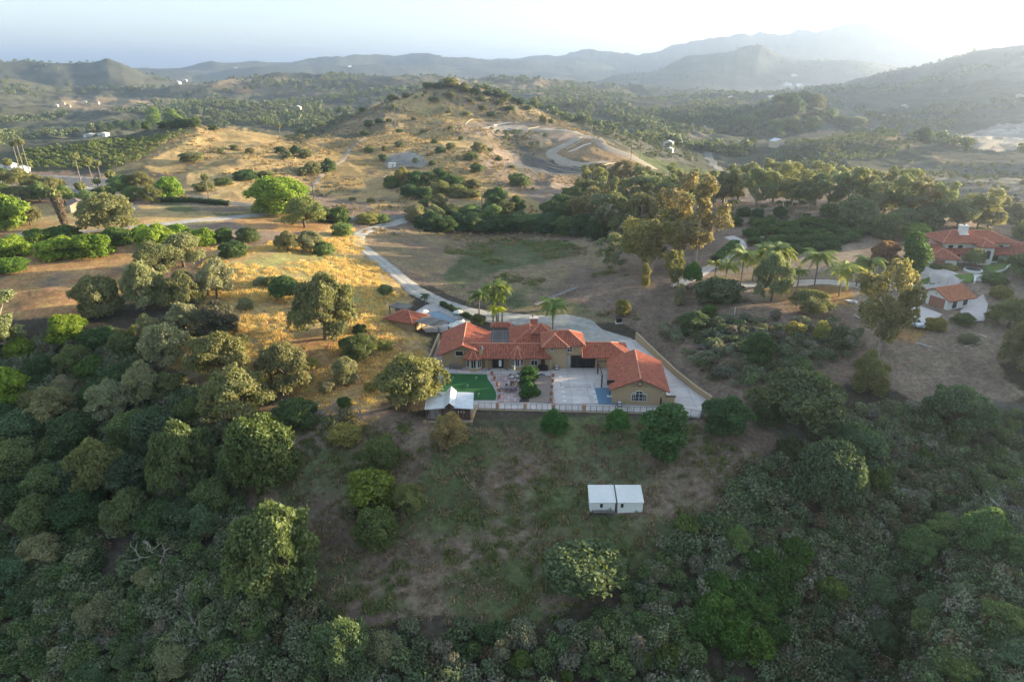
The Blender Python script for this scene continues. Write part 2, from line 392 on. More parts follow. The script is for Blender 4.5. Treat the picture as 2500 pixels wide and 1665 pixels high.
# polar sheet round the viewpoint, finer where the photo looks
azs = np.radians(np.concatenate([np.linspace(-75, -41, 60, endpoint=False), np.linspace(-41, 41, 800, endpoint=False), np.linspace(41, 135, 130)]))
rs = np.concatenate([np.geomspace(18, 60, 60, endpoint=False), np.geomspace(60, 620, 520, endpoint=False), np.geomspace(620, 9500, 430, endpoint=False), np.geomspace(9500, 26000, 12)])
lnrs = np.log(rs)
GA, GR = np.meshgrid(azs, rs, indexing='ij')
GX, GY = np.sin(GA)*GR, np.cos(GA)*GR
GZ = terrain(GX, GY)
def ground(x, y):
    x = np.asarray(x, float); y = np.asarray(y, float)
    a = np.arctan2(x, y); l = np.log(np.maximum(np.hypot(x, y), 18.01))
    i = np.clip(np.searchsorted(azs, a)-1, 0, len(azs)-2); j = np.clip(np.searchsorted(lnrs, l)-1, 0, len(rs)-2)
    fa = np.clip((a-azs[i])/(azs[i+1]-azs[i]), 0, 1); fr = np.clip((l-lnrs[j])/(lnrs[j+1]-lnrs[j]), 0, 1)
    return (GZ[i,j]*(1-fa)+GZ[i+1,j]*fa)*(1-fr)+(GZ[i,j+1]*(1-fa)+GZ[i+1,j+1]*fa)*fr
_ds = np.geomspace(45, 9000, 1400)
def hit(px, py):
    """first point of the ground on the line of sight through a photo pixel"""
    v = pdir(px, py); X = v[0]*_ds; Y = v[1]*_ds; Z = CAMZ+v[2]*_ds
    g = ground(X, Y); k = np.nonzero(Z < g)[0]
    if len(k) == 0: i = len(_ds)-1; return (X[i], Y[i], float(g[i]))
    k = k[0]; a, b = _ds[max(k-1,0)], _ds[k]
    for _ in range(12):
        m = (a+b)/2
        if CAMZ+v[2]*m < float(ground(v[0]*m, v[1]*m)): b = m
        else: a = m
    return (v[0]*b, v[1]*b, float(ground(v[0]*b, v[1]*b)))
def hits(lst): return [hit(*p) for p in lst]
def scale_at(p):
    d = p[1]*CP-(p[2]-CAMZ)*SP; return F/d      # photo pixels per metre
# ---------------------------------------------------------------- ground colour zones (albedo)
DRY=(.37,.26,.12); DRY2=(.245,.185,.11); DIRT=(.28,.21,.155); BRN=(.215,.155,.115); GREY=(.32,.29,.26); GRN=(.105,.12,.052); YGRN=(.33,.30,.12); WOOD=(.085,.085,.055); SAGE=(.13,.12,.095); DARK=(.075,.062,.045); ORG=(.34,.20,.09); GRAVEL=(.34,.32,.29)
ZONES = [ # colour, patchiness, polygon (photo pixels)
 (WOOD, 0, [(-9e3,-500),(9e3,-500),(9e3,420),(-9e3,420)]),
 (DRY2, .5, [(150,240),(420,240),(470,262),(300,275),(150,262)]),
 (DRY2, .6, [(420,192),(1400,190),(1420,230),(1000,232),(600,232)]),
 (ORG, .3, [(580,212),(620,214),(612,228),(575,226)]),
 (DRY2, .1, [(360,250),(460,251),(455,262),(365,262)]),
 (DRY, .1, [(540,305),(640,315),(720,325),(715,350),(640,345)]),
 # mid ground base
 (BRN, .3, [(-9e3,420),(9e3,420),(9e3,700),(-9e3,700)]),
 (DARK, .3, [(-9e3,700),(9e3,700),(9e3,9e3),(-9e3,9e3)]),
 # left hill
 (DRY, .45, [(280,400),(340,350),(460,308),(560,312),(700,345),(860,335),(1000,305),(1080,300),(1150,345),(1230,420),(1330,520),(1330,545),(1250,535),(1100,500),(940,510),(800,540),(560,505),(300,470),(250,430)]),
 (BRN, .35, [(750,470),(900,500),(960,540),(850,545),(760,515)]),
 (DIRT, .5, [(1130,400),(1180,350),(1230,330),(1380,330),(1330,420),(1400,440),(1400,500),(1250,470)]),
 (DRY, .15, [(1230,490),(1290,480),(1350,510),(1350,545),(1240,530)]),
 (ORG, .3, [(560,535),(780,520),(830,560),(700,570),(620,565)]),
 # centre hill
 (DRY2, .55, [(760,345),(830,300),(950,238),(1020,220),(1100,212),(1200,235),(1300,262),(1350,290),(1450,330),(1600,400),(1620,440),(1400,400),(1150,350),(1080,305),(1000,305),(860,335)]),
 (DRY, .35, [(960,240),(1050,222),(1120,262),(1200,300),(1100,300),(1050,300),(980,290)]),
 (GRN, .6, [(1010,275),(1080,262),(1180,290),(1170,300),(1090,295)]),
 (WOOD, .4, [(690,345),(790,290),(850,272),(880,280),(800,320),(740,352)]),
 ((.13,.12,.11), .05, [(1230,402),(1340,428),(1460,434),(1440,410),(1340,395),(1300,378)]),
 ((.30,.20,.11), .1, [(1360,345),(1440,335),(1600,405),(1470,400),(1350,380)]),
 (DIRT, .1, [(1120,300),(1260,295),(1400,320),(1440,335),(1410,350),(1340,345),(1130,322)]),
 (GRN, .2, [(1560,370),(1640,400),(1760,420),(1760,432),(1640,430),(1560,395)]),
 (SAGE, .5, [(1200,320),(1340,330),(1320,370),(1290,395),(1240,370)]),
 (GREY, .25, [(940,405),(950,380),(1000,368),(1030,385),(1040,400),(1000,408)]),
 # valley right
 (SAGE, .6, [(1350,270),(1500,285),(1750,310),(1700,400),(1600,390),(1450,320)]),
 (DIRT, .7, [(1500,310),(1700,350),(1740,330),(1620,300)]),
 (SAGE, .7, [(1780,200),(2600,120),(2600,380),(2100,340),(1900,300)]),
 (GREY, .2, [(2320,340),(2440,305),(2600,300),(2600,370),(2400,368)]),
 (DRY2, .4, [(2260,370),(2600,385),(2600,410),(2300,400)]),
 (SAGE, .4, [(2200,400),(2600,400),(2600,500),(2300,470)]),
 (DRY2, .4, [(1860,350),(2000,320),(2140,318),(2260,350),(2200,365),(2040,340)]),
 # left flats
 (GREY, .2, [(-500,420),(200,430),(330,440),(420,470),(300,478),(-500,450)]),
 (DRY, .25, [(-600,490),(300,500),(560,520),(760,505),(600,535),(330,560),(200,570),(-600,560)]),
 (GRN, .6, [(330,480),(520,500),(720,540),(560,530),(420,515)]),
 (ORG, .45, [(-600,570),(330,570),(560,570),(560,610),(460,640),(330,690),(240,760),(60,780),(-600,760)]),
 # golden slope left of the house
 (DRY, .25, [(520,600),(640,600),(800,560),(870,560),(900,620),(960,680),(1010,735),(950,760),(1000,800),(1050,830),(1030,910),(900,1010),(880,1060),(700,960),(640,900),(420,900),(500,780),(480,680)]),
 (YGRN, .45, [(560,640),(700,610),(860,620),(940,680),(960,730),(900,760),(760,720),(640,720)]),
 (ORG, .3, [(730,830),(930,800),(1000,850),(900,980),(720,930)]),
 (DRY2, .45, [(250,790),(480,840),(640,900),(700,1000),(560,1000),(400,900)]),
 (BRN, .3, [(640,950),(1040,1030),(1160,1045),(1400,1040),(1720,1030),(1900,1150),(1820,1230),(1700,1300),(1480,1420),(1300,1520),(1000,1500),(860,1560),(760,1450),(560,1300),(600,1180),(740,1130)]),
 (GRN, .45, [(1160,1015),(1640,1020),(1640,1080),(1300,1110),(1100,1200),(1000,1200),(1060,1080)]),
 (GRN, .35, [(1080,1400),(1300,1350),(1340,1500),(1200,1560),(1080,1480)]),
 (GRN, .35, [(1420,1255),(1600,1260),(1720,1300),(1560,1400),(1420,1340)]),
 (GREY, .8, [(1330,1120),(1560,1130),(1580,1200),(1430,1190)]),
 (BRN, .1, [(640,1050),(800,1060),(860,1200),(780,1250),(700,1200)]),
 # meadow
 (BRN, .1, [(880,560),(1000,555),(1400,570),(1480,620),(1560,700),(1560,790),(1330,770),(1180,750),(1060,700),(960,640),(890,600)]),
 (DRY2, .5, [(880,560),(1000,555),(1400,570),(1480,620),(1560,700),(1640,780),(1560,800),(1450,790),(1330,770),(1180,750),(1060,700),(960,640),(890,600)]),
 (GRN, .4, [(1150,600),(1220,580),(1400,590),(1420,620),(1330,640),(1220,660),(1140,700),(1080,680)]),
 (GRN, .7, [(1180,740),(1320,770),(1500,780),(1480,740),(1300,700)]),
 (BRN, .3, [(1400,650),(1600,660),(1660,720),(1660,840),(1560,820),(1480,770),(1350,720)]),
 (BRN, .2, [(1760,500),(2300,500),(2300,600),(2000,640),(1900,610),(1760,560)]),
 (DIRT, .3, [(1640,620),(2100,600),(2140,720),(2080,760),(1700,720),(1660,680)]),
 (GRN, .62, [(640,1100),(1160,1040),(1760,1050),(1860,1200),(1500,1430),(1000,1500),(760,1450)]),
 (DIRT, .25, [(1560,830),(1660,740),(2100,740),(2120,880),(1900,960),(1760,1000),(1720,960)]),
 (ORG, .3, [(1860,700),(2060,700),(2120,760),(2000,750),(1900,735)]),
 (DIRT, .2, [(2080,690),(2600,640),(2600,800),(2460,880),(2100,880)]),
 (BRN, .1, [(1560,830),(1660,740),(2100,740),(2120,880),(1980,1000),(1900,1090),(1800,1140),(1740,1040)]),
 (DIRT, .15, [(2090,880),(2150,850),(2420,840),(2460,920),(2520,960),(2420,1000),(2260,990),(2160,950)]),
 (ORG, .4, [(2170,790),(2260,800),(2240,840),(2160,830)]),
 (SAGE, .4, [(1900,1000),(2500,980),(2600,1200),(2100,1200),(1900,1120)]),
]
def zone_colors(x, y, z):
    px, py = to_px(x, y, z); r = np.hypot(x, y)
    sc = np.clip(F/r, .1, 14)
    C = np.zeros((len(x), 3)); C[:] = WOOD
    w1x = fbm(x, y, 14, 4, 31)*2.2*sc; w1y = fbm(x, y, 14, 4, 33)*1.2*sc
    n = .5+.5*fbm(x, y, 9, 5, 77)
    far = sst(500, 1200, r)
    n = n*(1-far)+far*(.5+.5*fbm(x, y, 160, 5, 78))
    for col, patch, poly in ZONES:
        bx = [p[0] for p in poly]; by = [p[1] for p in poly]
        sel = np.nonzero((px > min(bx)-60) & (px < max(bx)+60) & (py > min(by)-60) & (py < max(by)+60))[0]
        if len(sel) == 0: continue
        a = 0
        for k in range(3):
            jx = fbm(x[sel], y[sel], 3, 2, 60+k)*1.5*sc[sel]; jy = fbm(x[sel], y[sel], 3, 2, 65+k)*.8*sc[sel]
            a = a+in_poly(px[sel]+w1x[sel]*(.8+.3*k)+jx, py[sel]+w1y[sel]*(.8+.3*k)+jy, poly)/3.
        if patch: a = a*sst(patch-.22, patch+.22, n[sel]+.12)
        C[sel] = C[sel]*(1-a[:,None])+np.array(col)*a[:,None]
    v = 1+.22*fbm(x, y, 1.6, 3, 91)*(1-far)+.16*fbm(x, y, 40, 4, 95)
    C *= v[:,None]
    return C
nA, nR = GX.shape
V = np.stack([GX.ravel(), GY.ravel(), GZ.ravel()], 1)
ii = np.arange(nA-1)[:,None]*nR+np.arange(nR-1)[None]; ii = ii.ravel()
FC = np.stack([ii, ii+nR, ii+nR+1, ii+1], 1)[:, ::-1]
VC = np.concatenate([zone_colors(V[:,0], V[:,1], V[:,2]), np.ones((len(V),1))], 1)
def ground_material():
    m, n, o = new_mat('dry_ground'); N = n.nodes.new; L = n.links.new
    at = N('ShaderNodeAttribute'); at.attribute_name = 'Col'
    tc = N('ShaderNodeTexCoord')
    b = N('ShaderNodeBsdfPrincipled'); b.inputs['Roughness'].default_value = .95; b.inputs['Specular IOR Level'].default_value = .08
    def nz(scale, det=6, ro=.7):
        t = N('ShaderNodeTexNoise'); t.inputs['Scale'].default_value = scale; t.inputs['Detail'].default_value = det; t.inputs['Roughness'].default_value = ro
        L(tc.outputs['Object'], t.inputs['Vector']); return t
    n1 = nz(1.3); n2 = nz(.11); n3 = nz(.012, 8, .75)
    def mr(t, lo, hi, a=.3, b_=.7):
        r = N('ShaderNodeMapRange'); r.inputs['From Min'].default_value = a; r.inputs['From Max'].default_value = b_
        r.inputs['To Min'].default_value = lo; r.inputs['To Max'].default_value = hi; L(t.outputs['Fac'], r.inputs['Value']); return r
    r1, r2, r3 = mr(n1,.55,1.45), mr(n2,.75,1.25), mr(n3,.7,1.3)
    def mul(a, c):
        k = N('ShaderNodeMath'); k.operation = 'MULTIPLY'; L(a.outputs[0], k.inputs[0]); L(c.outputs[0], k.inputs[1]); return k
    s = mul(mul(r1, r2), r3)
    v = N('ShaderNodeVectorMath'); v.operation = 'SCALE'; L(at.outputs['Color'], v.inputs[0]); L(s.outputs[0], v.inputs['Scale'])
    hs = N('ShaderNodeHueSaturation'); n4 = nz(.35); r4 = mr(n4, .47, .53); L(r4.outputs[0], hs.inputs['Hue']); L(v.outputs[0], hs.inputs['Color'])
    L(hs.outputs[0], b.inputs['Base Color'])
    bp = N('ShaderNodeBump'); bp.inputs['Strength'].default_value = .9; bp.inputs['Distance'].default_value = .35
    nb = nz(1.1, 6, .75); L(nb.outputs['Fac'], bp.inputs['Height']); L(bp.outputs[0], b.inputs['Normal'])
    L(b.outputs[0], o.inputs['Surface']); return m
gm = ground_material()
me = np_mesh('ground', V, FC, gm, [('Col','POINT','FLOAT_COLOR',VC)], smooth=True)
setp(link('ground', me), kind='structure')
# ---------------------------------------------------------------- haze
def haze():
    mb = MB().box(-24000, 26500, -9000, 27000, -240, 410)
    m, n, o = new_mat('haze_air'); v = n.nodes.new('ShaderNodeVolumePrincipled')
    v.inputs['Color'].default_value = (.66,.78,1.0,1); v.inputs['Density'].default_value = HAZE_D; v.inputs['Anisotropy'].default_value = .766
    n.links.new(v.outputs[0], o.inputs['Volume'])
    setp(mb.build('haze', m), kind='stuff')
haze()
# ================================================================ vegetation meshes
LEAF = leaf_mat('leaves'); 
BARK = mat('bark', (.13,.10,.075), .9, noise=.3, nscale=3)
PALEBARK = mat('pale_bark', (.36,.31,.25), .85, noise=.3, nscale=1.5)
def leaves(centers, normals, size, rng, aspect=1.6, droop=0.0, tints=None):
    """rhombus leaf sprays"""
    n = len(centers)
    nr = normals+rng.normal(0, .8, (n,3)); nr /= np.linalg.norm(nr, axis=1)[:,None]
    a = rng.normal(0, 1, (n,3)); a[:,2] -= droop*2; a -= (a*nr).sum(1)[:,None]*nr; a /= np.linalg.norm(a, axis=1)[:,None]+1e-9
    b = np.cross(nr, a); s = size*rng.uniform(.6, 1.35, n)[:,None]
    V = np.stack([centers-a*s*aspect*.5, centers+b*s*.5+a*s*rng.uniform(-.2,.2,(n,1)), centers+a*s*aspect*.5, centers-b*s*.5], 1).reshape(-1,3)
    Fq = np.arange(n*4).reshape(n,4)
    if tints is None: tints = rng.uniform(0, 1, n)
    return V, Fq, tints
def crown_points(rng, n, lobes, inner=.25, bottom=-.35):
    """lobes: (cx,cy,cz,rx,ry,rz)"""
    L = np.array(lobes); w = L[:,3]*L[:,4]+L[:,4]*L[:,5]; w /= w.sum()
    k = rng.choice(len(L), n, p=w); d = rng.normal(0, 1, (n,3)); d /= np.linalg.norm(d, axis=1)[:,None]
    low = d[:,2] < bottom; d[low,2] *= -.6; d /= np.linalg.norm(d, axis=1)[:,None]
    # tufty surface
    tuft = np.sin(d[:,0]*7+k*1.3)*np.cos(d[:,1]*6+k)*np.sin(d[:,2]*8+k*2.1)
    rr = 1-np.abs(rng.normal(0, inner*.55, n))+.13*tuft+.07*rng.normal(0,1,n)
    p = L[k,:3]+d*L[k,3:6]*rr[:,None]
    # drop points deep inside another lobe
    q = ((p[:,None]-L[None,:,:3])/L[None,:,3:6]); m = (np.sqrt((q**2).sum(2)) < .62).any(1)&(rng.uniform(0,1,n) < .85)
    lt = rng.uniform(0, 1, len(L)); t = np.clip(.5+.28*(lt[k]-.5)*2*.6+.25*tuft+rng.normal(0,.18,n), 0, 1)
    p = p+np.stack([np.sin(p[:,1]*.9+p[:,2]*1.1+L[0,0]*3), np.sin(p[:,0]*.8-p[:,2]*1.3+2), .7*np.sin(p[:,0]*1.1+p[:,1]*.9+1)], 1)*.085*L[:,:2].max()*1.2
    keep = ~m
    return p[keep], d[keep], t[keep]
def tree_meshes(name, rng, H, Wd, kind='oak', n=9000, leaf=.30):
    R = Wd/2; lobes = []
    if kind == 'oak':
        nb = rng.integers(24, 32)
        for i in range(nb):
            a = rng.uniform(0, 6.28); rr = R*math.sqrt(rng.uniform(.02, .62)); hz = H*(.80-.50*(rr/R)**1.5)+rng.uniform(-.10,.08)*H
            s = R*rng.uniform(.15, .34); lobes.append((math.cos(a)*rr, math.sin(a)*rr, hz, s*rng.uniform(.8,1.25), s*rng.uniform(.8,1.25), s*rng.uniform(.6, 1.)))
        lobes.append((0, 0, H*.62, R*.62, R*.62, H*.26))
        for i in range(6):
            a = i*1.05+rng.uniform(-.3,.3); q = rng.uniform(.5,.78); lobes.append((math.cos(a)*R*q, math.sin(a)*R*q, H*rng.uniform(.18,.40), R*.33, R*.33, H*.18))
    elif kind == 'dense':     # foliage to the ground
        nb = rng.integers(22, 30)
        for i in range(nb):
            a = rng.uniform(0, 6.28); rr = R*math.sqrt(rng.uniform(.02, .55)); hz = H*(.74-.45*(rr/R)**1.5)+rng.uniform(-.06,.05)*H
            s = R*rng.uniform(.15, .36); lobes.append((math.cos(a)*rr, math.sin(a)*rr, hz, s, s, s*rng.uniform(.8,1.1)*H/Wd))
        lobes.append((0,0,H*.40, R*.72, R*.72, H*.38))
        for i in range(8): a = i*.785+rng.uniform(-.3,.3); q = rng.uniform(.45,.68); lobes.append((math.cos(a)*R*q, math.sin(a)*R*q, H*rng.uniform(.10,.2), R*.33, R*.33, H*.2))
    elif kind == 'round':
        lobes.append((0,0,H*.5, R*.88, R*.88, H*.46))
        for i in range(16):
            d = rng.normal(0,1,3); d[2] = abs(d[2])*.9-.15; d /= np.linalg.norm(d)
            lobes.append((d[0]*R*.72, d[1]*R*.72, H*.5+d[2]*H*.36, R*.27, R*.27, H*.16))
    elif kind == 'euc':
        for i in range(rng.integers(24, 32)):
            u = rng.uniform(0, 1); a = rng.uniform(0, 6.28); env = R*(.35+.75*math.sin(math.pi*min(1,(1-u)*.75+.18)))
            rr = env*math.sqrt(rng.uniform(.0, .75)); s = R*rng.uniform(.15, .30)
            lobes.append((math.cos(a)*rr, math.sin(a)*rr, H*(.20+.70*u), s, s, s*rng.uniform(1.2, 2.1)))
    elif kind == 'column':
        for i in range(14):
            u = i/13; a = rng.uniform(0,6.28); e = R*(.55+.3*math.sin(math.pi*u))
            lobes.append((math.cos(a)*R*.3, math.sin(a)*R*.3, H*(.12+.76*u), e, e, H*.12))
    inner = {'oak':.5,'dense':.4,'round':.3,'euc':.75,'column':.3}[kind]
    p, d, t = crown_points(rng, n, lobes, inner, -.35 if kind != 'euc' else -.8)
    V, Fq, ti = leaves(p, d, leaf, rng, 1.7, .6 if kind == 'euc' else .1, t)
    cm = np_mesh(name+'_crown', V, Fq, LEAF, [('tint','FACE','FLOAT',ti)])
    mb = MB(); r0 = R*.06 if kind != 'euc' else R*.052
    if kind == 'euc':
        top = Vector((rng.uniform(-.3,.3), rng.uniform(-.3,.3), H*.86))
        tr = [(0,0,-1.2),(0,0,H*.2),(top.x*.5,top.y*.5,H*.5),tuple(top)]
        mb.tube(tr, [r0*1.25, r0, r0*.65, r0*.15], 7)
        for L in lobes[:9]:
            h0 = max(H*.18, L[2]-abs(L[0])-R*.5); mb.tube([(0,0,h0),(L[0]*.55,L[1]*.55,h0+(L[2]-h0)*.5),(L[0],L[1],L[2])], [r0*.45,r0*.3,r0*.08], 5)
    elif kind != 'round':
        f = .26 if kind == 'oak' else .16
        mb.tube([(0,0,-1.2),(0,0,0),(.05*R,0,H*f)], [r0*1.5,r0*1.15,r0*.9], 7)
        for L in lobes[:8]:
            mb.tube([(.05*R,0,H*(f-.04)),(L[0]*.45,L[1]*.45,H*f+(L[2]-H*f)*.55),(L[0]*.95,L[1]*.95,L[2])], [r0*.6,r0*.36,r0*.1], 5)
    tm = None
    if kind != 'round':
        o = mb.build('trunk', PALEBARK if kind == 'euc' else BARK); tm = o.data; bpy.data.objects.remove(o)
    return cm, tm, H, Wd
TREE = {}
def mk(key, kind, count, n, H, Wd, leaf, seed):
    TREE[key] = [tree_meshes(key, np.random.default_rng(seed+i), H, Wd, kind, n, leaf) for i in range(count)]
mk('oak', 'oak', 6, 22000, 8.0, 10.5, .24, 100)
mk('dense', 'dense', 6, 20000, 7.5, 9.0, .23, 200)
mk('round', 'round', 3, 9000, 4.5, 5.5, .22, 300)
mk('euc', 'euc', 6, 17000, 19.0, 12.0, .34, 400)
mk('avo', 'dense', 4, 10000, 4.8, 6.5, .27, 500)
mk('bush', 'dense', 5, 7500, 2.8, 3.6, .15, 600)
mk('column', 'column', 2, 12000, 10., 5.0, .26, 700)
ORD = ['leftmost','second','third','fourth','fifth','sixth','seventh','eighth','ninth','tenth','eleventh','twelfth','thirteenth','fourteenth','fifteenth','sixteenth','seventeenth','eighteenth','nineteenth','twentieth','twenty-first','twenty-second','twenty-third','twenty-fourth','twenty-fifth','twenty-sixth','twenty-seventh','twenty-eighth','twenty-ninth','thirtieth','thirty-first','thirty-second','thirty-third','thirty-fourth','thirty-fifth','thirty-sixth','thirty-seventh','thirty-eighth','thirty-ninth','fortieth']
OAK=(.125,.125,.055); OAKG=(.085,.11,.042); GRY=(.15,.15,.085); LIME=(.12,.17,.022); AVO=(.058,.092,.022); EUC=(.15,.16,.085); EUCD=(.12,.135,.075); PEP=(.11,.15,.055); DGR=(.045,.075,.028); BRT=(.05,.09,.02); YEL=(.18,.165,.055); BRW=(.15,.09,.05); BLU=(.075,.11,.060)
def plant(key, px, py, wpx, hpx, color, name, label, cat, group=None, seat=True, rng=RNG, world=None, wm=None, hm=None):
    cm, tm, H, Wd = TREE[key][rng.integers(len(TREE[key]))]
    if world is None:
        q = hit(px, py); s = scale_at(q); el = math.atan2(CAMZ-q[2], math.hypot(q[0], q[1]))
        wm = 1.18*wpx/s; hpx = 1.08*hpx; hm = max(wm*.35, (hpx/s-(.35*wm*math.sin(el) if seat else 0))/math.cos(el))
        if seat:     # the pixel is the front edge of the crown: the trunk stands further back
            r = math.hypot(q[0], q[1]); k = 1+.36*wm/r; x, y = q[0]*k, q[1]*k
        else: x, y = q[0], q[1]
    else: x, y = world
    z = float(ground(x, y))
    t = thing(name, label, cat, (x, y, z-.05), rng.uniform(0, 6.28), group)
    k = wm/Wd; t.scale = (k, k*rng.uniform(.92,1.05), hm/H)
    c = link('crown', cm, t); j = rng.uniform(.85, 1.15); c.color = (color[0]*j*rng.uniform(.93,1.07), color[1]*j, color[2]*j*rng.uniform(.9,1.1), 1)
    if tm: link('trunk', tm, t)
    return t
